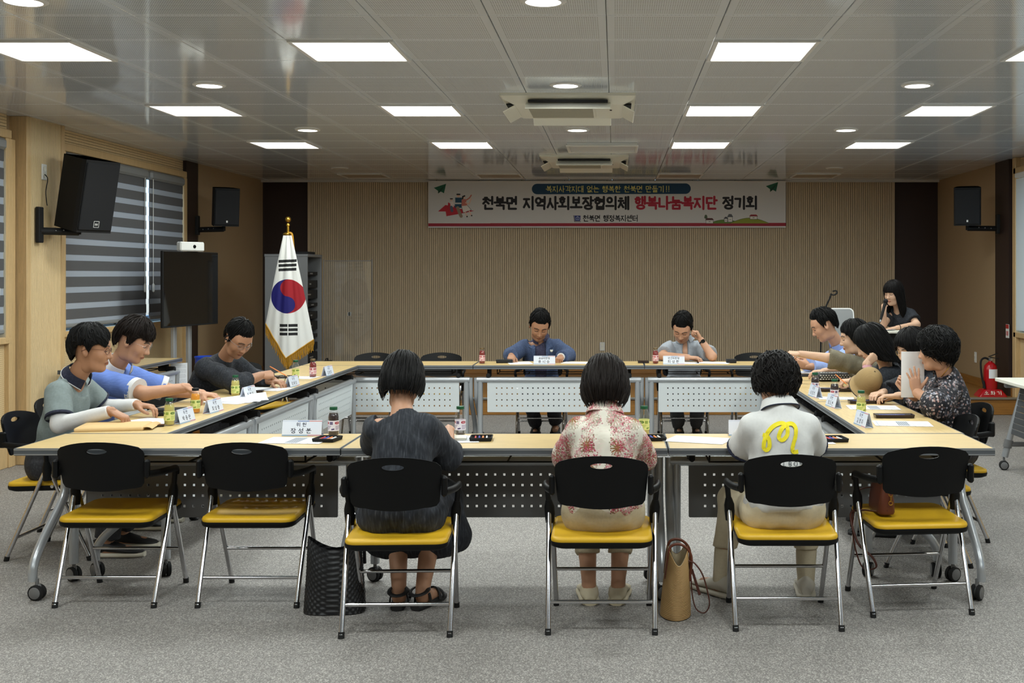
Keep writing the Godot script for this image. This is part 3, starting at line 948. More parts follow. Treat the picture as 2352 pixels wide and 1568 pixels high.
	m = mat("woven_black", c8(17, 18, 21), 0.45)
	mat("shoe_black", c8(18, 18, 20), 0.6); mat("sole_white", c8(206, 200, 184), 0.6); mat("shoe_white", c8(198, 192, 178), 0.6); mat("shoe_cream", c8(198, 186, 158), 0.55)
	mat("strap_pink", c8(222, 170, 182), 0.5)
	mat("pen_red", c8(196, 40, 34), 0.35); mat("pen_blue", c8(40, 62, 170), 0.35); mat("pen_orange", c8(230, 130, 50), 0.4); mat("lacquer", c8(30, 12, 14), 0.2)
	mat("yellow_print", c8(238, 220, 30), 0.7)
	mat("grey_case", c8(128, 130, 130), 0.5)
	mat("blue_plastic", c8(24, 70, 190), 0.4)

# ------------------------------------------------------------------ the room
const H := 2.795          # ceiling
const XL := -4.85         # left wall
const XR := 4.42          # right wall
const ZB := -15.84        # back wall
const ZF := 2.6           # wall behind the camera
const TX := 0.579         # ceiling grid
const TX0 := -0.046
const TZ := 0.6
const TZ0 := -6.307
const STAGE := 0.185
const STAGE_Z := -12.66

func make_camera() -> void:
	var cam := Camera3D.new()
	cam.name = "camera"
	cam.position = Vector3(0, 1.53, 0)
	cam.near = 0.05
	cam.far = 100.0
	cam.projection = Camera3D.PROJECTION_FRUSTUM   # a shifted lens: the photograph is a crop, its vanishing point lies off centre
	cam.size = 1568.0 / 2680.0 * 0.05
	cam.frustum_offset = Vector2((1176.0 - 1414.0) / 2680.0, (629.0 - 784.0) / 2680.0) * 0.05
	cam.current = true
	add_child(cam)
func make_sky() -> void:
	var env := Environment.new()
	env.background_mode = Environment.BG_SKY
	var sky := Sky.new()
	var sm := ProceduralSkyMaterial.new()
	sm.sky_top_color = c8(112, 164, 222)
	sm.sky_horizon_color = c8(158, 198, 232)
	sm.ground_bottom_color = c8(92, 96, 92)
	sm.ground_horizon_color = c8(150, 158, 160)
	sm.sky_energy_multiplier = 1.0
	sky.sky_material = sm
	env.sky = sky
	env.background_energy_multiplier = SKY_ENERGY
	env.tonemap_mode = Environment.TONE_MAPPER_LINEAR
	env.tonemap_exposure = EXPOSURE
	env.sdfgi_enabled = true
	env.ssao_enabled = true
	env.ssil_enabled = true
	var we := WorldEnvironment.new()
	we.name = "environment"
	we.environment = env
	add_child(we)

func wall_with_windows(called: String, x: float, side: float, openings: Array, y0: float, y1: float) -> Node3D:
	# a wall along z whose inner face is at x; side is +1 when the room lies towards +x; openings are [near z, far z]
	var w := group_setting(called)
	var m := MB.new()
	var t := 0.2
	var cx := x - side * t * 0.5
	var zs := [ZF]
	for o in openings: zs.append_array([o[0], o[1]])
	zs.append(ZB - 0.2)
	for k in range(0, zs.size(), 2):
		var a: float = zs[k]
		var b: float = zs[k + 1]
		m.box(Vector3(cx, H * 0.5, (a + b) * 0.5), Vector3(t, H, a - b))
	for o in openings:
		m.box(Vector3(cx, y0 * 0.5, (o[0] + o[1]) * 0.5), Vector3(t, y0, o[0] - o[1]))
		m.box(Vector3(cx, (y1 + H) * 0.5, (o[0] + o[1]) * 0.5), Vector3(t, H - y1, o[0] - o[1]))
	part(m, "wall_body", M.beige_cloth, w)
	return w

func window_unit(called: String, x: float, side: float, o: Array, y0: float, y1: float) -> void:
	var w := group_setting(called)
	var m := MB.new()
	var xc := x - side * 0.14
	var zc: float = (o[0] + o[1]) * 0.5
	var wz: float = o[0] - o[1]
	m.box(Vector3(xc, y0 + 0.03, zc), Vector3(0.07, 0.06, wz), 0.004)
	m.box(Vector3(xc, y1 - 0.03, zc), Vector3(0.07, 0.06, wz), 0.004)
	for f in [0.0, 0.5, 1.0]:
		m.box(Vector3(xc, (y0 + y1) * 0.5, lerpf(o[0] - 0.03, o[1] + 0.03, f)), Vector3(0.07, y1 - y0, 0.06), 0.004)
	part(m, "window_frame", M.white_plastic, w)
	for f in 2:
		var a: float = lerpf(o[0], o[1], f * 0.5)
		var b: float = lerpf(o[0], o[1], f * 0.5 + 0.5)
		part(bx(Vector3(xc, (y0 + y1) * 0.5, (a + b) * 0.5), Vector3(0.006, y1 - y0 - 0.1, a - b - 0.06)), "pane", M.clear_pane, w)

func zebra_blind(label: String, x: float, za: float, zb: float, y0: float, y1: float, handle_at: float) -> void:
	var t := thing("roller_blind", label, "blind", Vector3(x, y0, (za + zb) * 0.5), 0.0, "striped roller blinds on the left windows")
	var w := za - zb
	part(bx(Vector3(0, y1 - y0 - 0.045, 0), Vector3(0.09, 0.09, w), 0.02), "cassette", M.grey_case, t)
	part(bx(Vector3(0.01, 0.018, 0), Vector3(0.022, 0.036, w), 0.008), "bottom_rail", M.grey_case, t)
	var y := y1 - y0 - 0.09
	var dark := true
	var md := bx(Vector3.ZERO, Vector3(0.004, 0.088, w)).mesh()
	var ml := bx(Vector3.ZERO, Vector3(0.003, 0.054, w)).mesh()
	while y > 0.05:
		var h := 0.088 if dark else 0.054
		h = minf(h, y - 0.03)
		var o := inst(md if dark else ml, "fabric_band", M.blind_dark if dark else M.blind_sheer, t, Transform3D(Basis().scaled(Vector3(1, h / (0.088 if dark else 0.054), 1)), Vector3(0.012 if dark else 0.008, y - h * 0.5, 0)))
		y -= h
		dark = not dark
	var m := MB.new()
	m.rod(Vector3(0.03, y1 - y0 - 0.06, handle_at), Vector3(0.03, 0.35, handle_at), 0.004, 6)
	m.lathe([Vector2(0, -0.05), Vector2(0.012, -0.04), Vector2(0.014, 0.03), Vector2(0.005, 0.045), Vector2(0, 0.045)], 10, Transform3D(Basis(), Vector3(0.03, 0.33, handle_at)))
	part(m, "pull_cord", M.white_plastic, t)

func vertical_blind(label: String, x: float, za: float, zb: float, y0: float, y1: float) -> void:
	var t := thing("vertical_blind", label, "blind", Vector3(x, y0, (za + zb) * 0.5), 0.0, "white vertical blinds on the right windows")
	var w := za - zb
	part(bx(Vector3(0, y1 - y0 - 0.025, 0), Vector3(0.05, 0.05, w), 0.008), "head_rail", M.white_plastic, t)
	var n := int(w / 0.087)
	var sl := bx(Vector3(0, 0, 0), Vector3(0.002, y1 - y0 - 0.08, 0.089)).mesh()
	for k in n:
		inst(sl, "slat", M.vertical_blind, t, Transform3D(Basis(Vector3.UP, 0.16), Vector3(0, (y1 - y0) * 0.5 - 0.02, w * 0.5 - (k + 0.5) * w / n)))

func strips(m: MB, at: Vector3, along: Vector3, tall: Vector3, out: Vector3, width: float, height: float, pitch: float, gap: float, depth: float) -> void:
	# raised strips side by side: a grooved panel; at is its lower corner
	var n := int(width / pitch)
	var p := width / n
	for k in n:
		var c := at + along * (p * (k + 0.5)) + tall * (height * 0.5) + out * (depth * 0.5)
		m.box(c, (along * (p - gap) + tall * height + out * depth).abs())

func make_walls() -> void:
	# floor and stage
	setting(bx(Vector3((XL + XR) * 0.5, -0.1, (ZF + ZB) * 0.5), Vector3(XR - XL + 0.4, 0.2, ZF - ZB + 0.4)), "floor", M.floor_vinyl)
	var st := group_setting("stage", Vector3(0, 0, 0))
	var sw := XR - XL
	var xc := (XL + XR) * 0.5
	part(bx(Vector3(xc, STAGE * 0.5 - 0.01, (STAGE_Z + ZB) * 0.5), Vector3(sw, STAGE - 0.02, STAGE_Z - ZB - 0.05)), "stage_base", M.groove, st)
	var np := 7
	for k in np:
		var w := sw / np
		part(bx(Vector3(XL + w * (k + 0.5), STAGE * 0.5 - 0.01, STAGE_Z - 0.012), Vector3(w - 0.003, STAGE - 0.025, 0.024), 0.002), "riser_board", M.stage_wood, st)
	for k in 8:
		var dz := (STAGE_Z - ZB) / 8.0
		part(bx(Vector3(xc, STAGE - 0.01, STAGE_Z - dz * (k + 0.5)), Vector3(sw, 0.02, dz - 0.002)), "floor_board", M.stage_wood, st)
	part(bx(Vector3(xc, STAGE - 0.006, STAGE_Z + 0.006), Vector3(sw, 0.026, 0.03), 0.006), "nosing", M.nosing, st)
	# back wall: grooved wood between two dark bays
	var wb := group_setting("wall_back")
	part(bx(Vector3(xc, H * 0.5, ZB - 0.1), Vector3(sw + 0.4, H, 0.2)), "wall_body", M.dark_panel, wb)
	var x0 := -4.15
	var x1 := 3.76
	part(bx(Vector3((x0 + x1) * 0.5, (STAGE + H) * 0.5, ZB + 0.02), Vector3(x1 - x0, H - STAGE, 0.04)), "panel_base", M.groove, wb)
	var m := MB.new()
	strips(m, Vector3(x0, STAGE, ZB + 0.04), Vector3.RIGHT, Vector3.UP, Vector3.BACK, x1 - x0, H - STAGE, 0.029, 0.0055, 0.012)
	var sl := part(m, "slats", M.slat_panel, wb)
	sl.set_meta("kind", "stuff")
	for k in 2:
		part(bx(Vector3(x0 if k == 0 else x1, (STAGE + H) * 0.5, ZB + 0.03), Vector3(0.03, H - STAGE, 0.06)), "edge_strip", M.slat_panel, wb)
	part(bx(Vector3((x0 + x1) * 0.5, STAGE + 0.04, ZB + 0.062), Vector3(x1 - x0, 0.08, 0.012), 0.003), "skirting", M.stage_wood, wb)
	part(bx(Vector3(xc, H - 0.012, ZB + 0.06), Vector3(sw, 0.024, 0.05)), "cornice", M.ceiling_bar, wb)
	# left wall
	var lw := [[-6.35, -9.15], [-10.16, -12.93]]
	var wl := wall_with_windows("wall_left", XL, 1.0, [[-1.0, -3.8], lw[0], lw[1]], 1.03, 2.6)
	var near := [[-1.0, -3.8], lw[0], lw[1]]
	for k in near.size():
		var o: Array = near[k]
		var wz: float = o[0] - o[1]
		var zc: float = (o[0] + o[1]) * 0.5
		window_unit("window_%d" % (k + 1), XL, 1.0, o, 1.03, 2.6)
		part(bx(Vector3(XL + 0.02, 1.005, zc), Vector3(0.09, 0.055, wz + 0.2), 0.006), "sill_rail", M.wall_wood, wl)
		part(bx(Vector3(XL + 0.02, 2.635, zc), Vector3(0.09, 0.07, wz + 0.2), 0.006), "head_rail", M.wall_wood, wl)
		part(bx(Vector3(XL + 0.006, 2.73, zc), Vector3(0.012, 0.13, wz + 0.2)), "header_base", M.groove, wl)
		m = MB.new()
		strips(m, Vector3(XL + 0.012, 2.67, o[1] - 0.1), Vector3.UP, Vector3.BACK, Vector3.RIGHT, 0.125, wz + 0.2, 0.021, 0.004, 0.01)
		part(m, "header_strips", M.wall_strip, wl).set_meta("kind", "stuff")
		part(bx(Vector3(XL + 0.012, 0.59, zc), Vector3(0.024, 0.77, wz + 0.2), 0.002), "perforated_panel", M.perforated_board, wl)
		part(bx(Vector3(XL + 0.025, 0.1, zc), Vector3(0.05, 0.2, wz + 0.2), 0.004), "base_board", M.wall_wood, wl)
		for e in 2:
			for j in 3:
				var zz: float = o[0] + 0.03 + j * 0.055 if e == 0 else o[1] - 0.03 - j * 0.055
				part(bx(Vector3(XL + 0.03 - j * 0.004, (0.0 + 2.6) * 0.5 if j > 0 else 1.8, zz), Vector3(0.075, 2.6 if j > 0 else 1.6, 0.05), 0.004), "jamb_board", M.wall_wood, wl)
	# grooved pillars that stand out of the left wall
	for z in [-9.66, -5.2]:
		var pl := Node3D.new()
		pl.name = "pillar"
		wl.add_child(pl, true)
		part(bx(Vector3(XL + 0.05, H * 0.5, z), Vector3(0.14, H, 0.6)), "pillar_core", M.groove, pl)
		m = MB.new()
		strips(m, Vector3(XL + 0.12, 0.2, z - 0.26), Vector3.BACK, Vector3.UP, Vector3.RIGHT, 0.52, H - 0.2, 0.0236, 0.0045, 0.012)
		part(m, "pillar_strips", M.wall_strip, pl).set_meta("kind", "stuff")
		for e in [-1, 1]: part(bx(Vector3(XL + 0.06, H * 0.5, z + e * 0.29), Vector3(0.16, H, 0.065), 0.006), "corner_post", M.wall_wood, pl)
		part(bx(Vector3(XL + 0.07, 0.1, z), Vector3(0.16, 0.2, 0.6), 0.006), "base_board", M.wall_wood, pl)
	part(bx(Vector3(XL + 0.03, H * 0.5, -13.2), Vector3(0.06, H, 0.36)), "dark_column", M.dark_panel, wl)
	part(bx(Vector3(XL + 0.03, H * 0.5, -13.4 - 1.22), Vector3(0.06, H, 2.44)), "side_panel", M.beige_cloth, wl)
	part(bx(Vector3(XL + 0.35, STAGE + 0.05, -14.25), Vector3(0.02, 0.1, 3.1), 0.003), "skirting", M.stage_wood, wl).position.x = -0.28
	for k in 2:
		var o: Array = lw[k]
		if k == 0: zebra_blind("grey striped roller blind cut off by the left edge of the photo", XL + 0.05, o[0] - 0.05, o[1] + 0.02, 1.06, 2.59, -1.25)
		else:
			zebra_blind("wide grey striped roller blind behind the large loudspeaker", XL + 0.05, -10.158, -11.9, 1.06, 2.59, -0.8)
			zebra_blind("narrow grey striped roller blind partly hidden by the television", XL + 0.05, -11.975, -12.9, 1.06, 2.59, 0.4)
	zebra_blind("grey striped roller blind beyond the left edge", XL + 0.05, -1.05, -3.75, 1.06, 2.59, 0.4)
	# right wall
	var rw := [[-2.4, -5.2], [-6.1, -8.9], [-9.9, -12.66]]
	var wr := wall_with_windows("wall_right", XR, -1.0, rw, 0.9, 2.62)
	for k in 3:
		var o: Array = rw[k]
		var wz: float = o[0] - o[1]
		var zc: float = (o[0] + o[1]) * 0.5
		window_unit("window_%d" % (k + 4), XR, -1.0, o, 0.9, 2.62)
		part(bx(Vector3(XR - 0.03, 0.87, zc), Vector3(0.1, 0.06, wz + 0.16), 0.006), "sill_rail", M.wall_wood, wr)
		part(bx(Vector3(XR - 0.03, 2.65, zc), Vector3(0.1, 0.07, wz + 0.16), 0.006), "head_rail", M.wall_wood, wr)
		part(bx(Vector3(XR - 0.012, 0.52, zc), Vector3(0.024, 0.64, wz + 0.16), 0.002), "perforated_panel", M.perforated_board, wr)
		part(bx(Vector3(XR - 0.025, 0.1, zc), Vector3(0.05, 0.2, wz + 0.16), 0.004), "base_board", M.wall_wood, wr)
		m = MB.new()
		strips(m, Vector3(XR - 0.022, 2.69, o[1] - 0.08), Vector3.UP, Vector3.BACK, Vector3.RIGHT, 0.1, wz + 0.16, 0.02, 0.004, 0.01)
		part(m, "header_strips", M.wall_strip, wr).set_meta("kind", "stuff")
		for e in 2:
			part(bx(Vector3(XR - 0.03, H * 0.5, (o[0] + 0.06) if e == 0 else (o[1] - 0.06)), Vector3(0.1, H, 0.1), 0.006), "jamb_board", M.wall_wood, wr)
		vertical_blind("white vertical blind %s" % ["beside the camera on the right", "in the middle window of the right wall", "at the right edge of the photo near the red extinguisher"][k], XR - 0.07, o[0] - 0.01, o[1] + 0.01, 0.9, 2.62)
	part(bx(Vector3(XR - 0.04, H * 0.5, -13.08), Vector3(0.1, H, 0.46)), "dark_column", M.dark_panel, wr)
	part(bx(Vector3(XR - 0.02, H * 0.5, -13.31 - 1.26), Vector3(0.06, H, 2.52)), "side_panel", M.beige_cloth, wr)
	part(bx(Vector3(XR - 0.06, STAGE + 0.05, -14.25), Vector3(0.02, 0.1, 3.1), 0.003), "skirting", M.stage_wood, wr)
	# wall behind the camera
	setting(bx(Vector3(xc, H * 0.5, ZF + 0.1), Vector3(sw + 0.4, H, 0.2)), "wall_front", M.beige_cloth)

func make_ceiling() -> void:
	var ce := group_setting("ceiling")
	part(bx(Vector3((XL + XR) * 0.5, H + 0.13, (ZF + ZB) * 0.5), Vector3(XR - XL + 0.4, 0.2, ZF - ZB + 0.4)), "ceiling_slab", M.ceiling_bar, ce)
	var m := MB.new()
	m.box(Vector3.ZERO, Vector3(TX - 0.0035, 0.024, TZ - 0.0035), 0.003)
	var tile := m.mesh()
	var used := {}
	for q in PANELS: used[Vector2i(q[0], q[1])] = true
	for q in UNLIT: used[Vector2i(q[0], q[1])] = true
	var rest := MB.new()
	for kz in range(-15, 16):
		for kx in range(-9, 8):
			var xa := TX0 + kx * TX
			if xa + TX < XL or xa > XR: continue
			if used.has(Vector2i(kx, kz)): continue
			var at := Vector3(xa + TX * 0.5, H + 0.012, TZ0 - (kz + 0.5) * TZ)
			if kz < -2: rest.box(at, Vector3(TX - 0.0035, 0.024, TZ - 0.0035))
			else: inst(tile, "ceiling_tile", M.ceiling_tile, ce, Transform3D(Basis(), at))
	part(rest, "tiles_overhead", M.ceiling_tile, ce).set_meta("kind", "stuff")

# lit panels, as [column, row] of the ceiling grid; rows count away from the camera
const PANELS := [[-6, 0], [-3, 0], [1, 0], [4, 0], [-6, 4], [-3, 4], [1, 4], [4, 4], [-6, 8], [-3, 8], [1, 8], [4, 8], [-6, -4], [-3, -4], [1, -4], [4, -4], [-6, -8], [-3, -8], [1, -8], [4, -8]]
const UNLIT := [[-6, 14], [-3, 14], [1, 14], [4, 14]]
func panel_name(kx: int, kz: int) -> String:
	var row: String = {0: "nearest row", 4: "middle row", 8: "farthest lit row", -4: "row just above the camera", -8: "row behind the camera", 14: "dark row by the banner"}[kz]
	var col: String = {-6: "leftmost", -3: "second from the left", 1: "third from the left", 4: "rightmost"}[kx]
	return "%s of the %s" % [col, row]
func make_lamps() -> void:
	var fr := MB.new()
	for s in [-1.0, 1.0]:
		fr.box(Vector3(s * (TX * 0.5 - 0.014), 0, 0), Vector3(0.024, 0.024, TZ - 0.006), 0.002)
		fr.box(Vector3(0, 0, s * (TZ * 0.5 - 0.014)), Vector3(TX - 0.054, 0.024, 0.024), 0.002)
	var frame := fr.mesh()
	var glow := bx(Vector3(0, 0.002, 0), Vector3(TX - 0.054, 0.014, TZ - 0.054)).mesh()
	for q in PANELS + UNLIT:
		var lit: bool = not UNLIT.has(q)
		var t := thing("ceiling_panel_light", ("lit square white ceiling panel, " if lit else "switched-off square ceiling panel, ") + panel_name(q[0], q[1]), "ceiling light", Vector3(TX0 + (q[0] + 0.5) * TX, H, TZ0 - (q[1] + 0.5) * TZ), 0.0, "square ceiling panel lights")
		inst(frame, "frame", M.lamp_rim, t)
		inst(glow, "diffuser", M.panel_glow if lit else M.unlit_lamp, t)
		if lit:
			var l := AreaLight3D.new()
			l.name = "panel_light"
			l.area_size = Vector2(TX - 0.06, TZ - 0.06)
			l.area_normalize_energy = true
			l.light_energy = PANEL_ENERGY
			l.light_color = c8(243, 252, 250)
			l.shadow_enabled = true
			l.area_range = 30.0
			t.add_child(l)
			l.rotation.x = -PI / 2
			l.position.y = -0.014
	var rim := MB.new()
	rim.lathe([Vector2(0.088, 0.0), Vector2(0.083, -0.01), Vector2(0.094, -0.012), Vector2(0.108, -0.004), Vector2(0.108, 0.0)], 28)
	var disc_m := MB.new()
	disc_m.lathe([Vector2(0.0, -0.009), Vector2(0.05, -0.009), Vector2(0.086, -0.006)], 28)
	var rm := rim.mesh()
	var dm := disc_m.mesh()
	for q in [[-2.74, -5.4], [-0.335, -5.4], [2.02, -5.4], [-2.72, -7.81], [-0.335, -7.81], [2.02, -7.81], [-2.7, -10.23], [-0.335, -10.23], [2.02, -10.23], [-3.3, -13.95], [2.62, -13.95]]:
		var lit: bool = q[1] > -12.0
		var side: String = "left" if q[0] < -1.0 else ("middle" if q[0] < 1.0 else "right")
		var row: String = {-5.4: "at the top edge of the photo", -7.81: "between the first and second panel rows", -10.23: "between the second and third panel rows", -13.95: "over the stage"}[q[1]]
		var t := thing("recessed_downlight", "%s round downlight, %s one %s" % ["lit" if lit else "unlit", side, row], "ceiling light", Vector3(q[0], H, q[1]), 0.0, "round recessed downlights")
		inst(rm, "rim", M.lamp_rim, t)
		inst(dm, "lens", M.panel_glow if lit else M.unlit_lamp, t)
		if lit:
			var l := AreaLight3D.new()
			l.name = "downlight"
			l.area_size = Vector2(0.13, 0.13)
			l.area_normalize_energy = true
			l.light_energy = PANEL_ENERGY * 0.12
			l.light_color = c8(246, 252, 248)
			l.shadow_enabled = true
			l.area_range = 30.0
			t.add_child(l)
			l.rotation.x = -PI / 2
			l.position.y = -0.016

func make_ceiling_things() -> void:
	for k in 2:
		var t := thing("ceiling_air_conditioner", ["large cream four-way ceiling air conditioner nearer the camera", "smaller looking cream ceiling air conditioner near the banner"][k], "air conditioner", Vector3(-0.335, H, [-8.62, -12.85][k]), 0.0, "four-way ceiling air conditioners")
		var m := MB.new()
		var o := 0.475
		m.prism(PackedVector2Array([Vector2(-o, -o), Vector2(o, -o), Vector2(o, o), Vector2(-o, o)]), 0.0, 0.02, Transform3D(Basis(Vector3.RIGHT, PI / 2), Vector3.ZERO))
		part(m, "flange", M.ivory_plastic, t)
		m = MB.new()
		m.lathe([Vector2(0.0, -0.07), Vector2(0.5, -0.07), Vector2(0.53, -0.066), Vector2(0.66, -0.02), Vector2(0.66, 0.0)], 4, Transform3D(Basis(Vector3.UP, PI / 4), Vector3.ZERO))
		part(m, "housing", M.ivory_plastic, t)
		m = MB.new()
		m.box(Vector3(-0.06, -0.072, 0), Vector3(0.5, 0.012, 0.5), 0.004)
		part(m, "grille_frame", M.ivory_plastic, t)
		for j in 14:
			part(bx(Vector3(-0.06, -0.079, -0.22 + j * 0.034), Vector3(0.46, 0.006, 0.024), 0.002), "grille_bar", M.grille_beige, t)
		for e in 4:
			var b := Basis(Vector3.UP, e * PI / 2)
			part(bx(b * Vector3(0, -0.052, 0.41), Vector3(0.56, 0.012, 0.075), 0.0, b), "outlet", M.matte_black, t)
			var tilt := b * Basis(Vector3.RIGHT, 0.5)
			var fl := part(bx(b * Vector3(0, -0.085, 0.425), Vector3(0.6, 0.008, 0.1), 0.003, tilt), "flap", M.ivory_plastic, t)
		part(bx(Vector3(0.3, -0.072, 0.12), Vector3(0.016, 0.008, 0.02)), "indicator", M.dark_grille, t)
	var m2 := MB.new()
	m2.box(Vector3(0, -0.012, 0), Vector3(0.68, 0.024, 0.62), 0.004)
	var h := thing("ceiling_access_panel", "flat white access panel in the ceiling before the far air conditioner", "access panel", Vector3(-0.13, H, -11.55))
	part(m2, "panel", M.ceiling_plain, h)
	var m3 := MB.new()
	for s in [-1.0, 1.0]:
		m3.box(Vector3(0, -0.028, s * 0.3), Vector3(0.7, 0.016, 0.03), 0.004)
		m3.box(Vector3(s * 0.335, -0.028, 0), Vector3(0.03, 0.016, 0.57), 0.004)
	part(m3, "frame", M.white_plastic, h)

func make_banner() -> void:
	var t := thing("banner", "wide white printed banner hanging under the ceiling at the back", "banner", Vector3(-0.115, 2.153, ZB + 0.11))
	var m := MB.new()
	m.sheet(48, 6, func(u: float, v: float) -> Vector3: return Vector3((u - 0.5) * 4.82, 0.62 - v * 0.62, 0.006 * sin(u * 37.0) * v + 0.004 * sin(u * 11.0 + v * 2.0)), 0.0)
	var cl := part(m, "cloth", M.banner_cloth, t)
	var r := MB.new()
	r.rod(Vector3(-2.41, 0.625, 0.0), Vector3(2.41, 0.625, 0.0), 0.008)
	part(r, "top_rod", M.white_plastic, t)
	for k in 9:
		var w := MB.new()
		w.rod(Vector3(-2.3 + k * 0.575, 0.62, 0), Vector3(-2.3 + k * 0.575, 0.642, 0), 0.003, 5)
		part(w, "tie", M.matte_black, t)

# ------------------------------------------------------------------ furniture
func round_loop(w: float, d: float, r: float, y: float, k := 5) -> PackedVector3Array:   # rounded rectangle in plan, counter-clockwise seen from above
	var p := PackedVector3Array()
	for q in [[1, -1, 270.0], [1, 1, 0.0], [-1, 1, 90.0], [-1, -1, 180.0]]:
		for s in k + 1:
			var g := deg_to_rad(q[2] + 90.0 * s / k)
			p.append(Vector3(q[0] * (w * 0.5 - r) + cos(g) * r, y, -(q[1] * (d * 0.5 - r) + sin(g) * r)))
	return p

func caster(m: MB, hub: MB, at: Vector3, yaw: float) -> void:
	var b := Basis(Vector3.UP, yaw)
	for s in [-1.0, 1.0]:
		var xf := Transform3D(b * Basis(Vector3.BACK, PI / 2), at + b * Vector3(s * 0.013, 0.036, 0))
		m.lathe([Vector2(0.022, -0.0105), Vector2(0.031, -0.0105), Vector2(0.036, -0.007), Vector2(0.036, 0.007), Vector2(0.031, 0.0105), Vector2(0.022, 0.0105)], 18, xf)
		hub.lathe([Vector2(0.0, -0.0135), Vector2(0.024, -0.013), Vector2(0.028, -0.0105), Vector2(0.028, 0.0105), Vector2(0.024, 0.013), Vector2(0.0, 0.0135)], 14, xf)
	hub.box(at + b * Vector3(0, 0.06, 0.004), Vector3(0.016, 0.03, 0.03), 0.005, b)
	hub.rod(at + Vector3(0, 0.05, 0), at + Vector3(0, 0.1, 0), 0.009, 8)

func perforated(w: float, h: float, cols: int, rows: int, px: float, py: float, hole: float, th: float) -> MB:
	var m := MB.new()
	var xs := [-w * 0.5]
	for k in cols:
		var x := (k - (cols - 1) * 0.5) * px
		xs.append_array([x - hole * 0.5, x + hole * 0.5])
	xs.append(w * 0.5)
	var ys := [-h * 0.5]
	for k in rows:
		var y := (k - (rows - 1) * 0.5) * py
		ys.append_array([y - hole * 0.5, y + hole * 0.5])
	ys.append(h * 0.5)
	for j in ys.size() - 1:
		var run := j % 2 == 0
		var k := 0
		while k < xs.size() - 1:
			if not run and k % 2 == 1:
				for s in [-1.0, 1.0]:   # the rims of one hole
					m.quad(Vector3(xs[k] if s < 0 else xs[k + 1], ys[j], s * th), Vector3(xs[k] if s < 0 else xs[k + 1], ys[j + 1], s * th), Vector3(xs[k] if s < 0 else xs[k + 1], ys[j + 1], -s * th), Vector3(xs[k] if s < 0 else xs[k + 1], ys[j], -s * th))
					m.quad(Vector3(xs[k], ys[j] if s < 0 else ys[j + 1], -s * th), Vector3(xs[k + 1], ys[j] if s < 0 else ys[j + 1], -s * th), Vector3(xs[k + 1], ys[j] if s < 0 else ys[j + 1], s * th), Vector3(xs[k], ys[j] if s < 0 else ys[j + 1], s * th))
				k += 1
				continue
			var e: float = xs[-1] if run else xs[k + 1]
			m.quad(Vector3(xs[k], ys[j], th), Vector3(e, ys[j], th), Vector3(e, ys[j + 1], th), Vector3(xs[k], ys[j + 1], th))
			m.quad(Vector3(e, ys[j], -th), Vector3(xs[k], ys[j], -th), Vector3(xs[k], ys[j + 1], -th), Vector3(e, ys[j + 1], -th))
			if run: break
			k += 1
	for s in [-1.0, 1.0]:
		m.box(Vector3(0, s * h * 0.5, 0), Vector3(w, 0.006, th * 5), 0.001)
		m.box(Vector3(s * w * 0.5, 0, 0), Vector3(0.006, h, th * 5), 0.001)
	return m

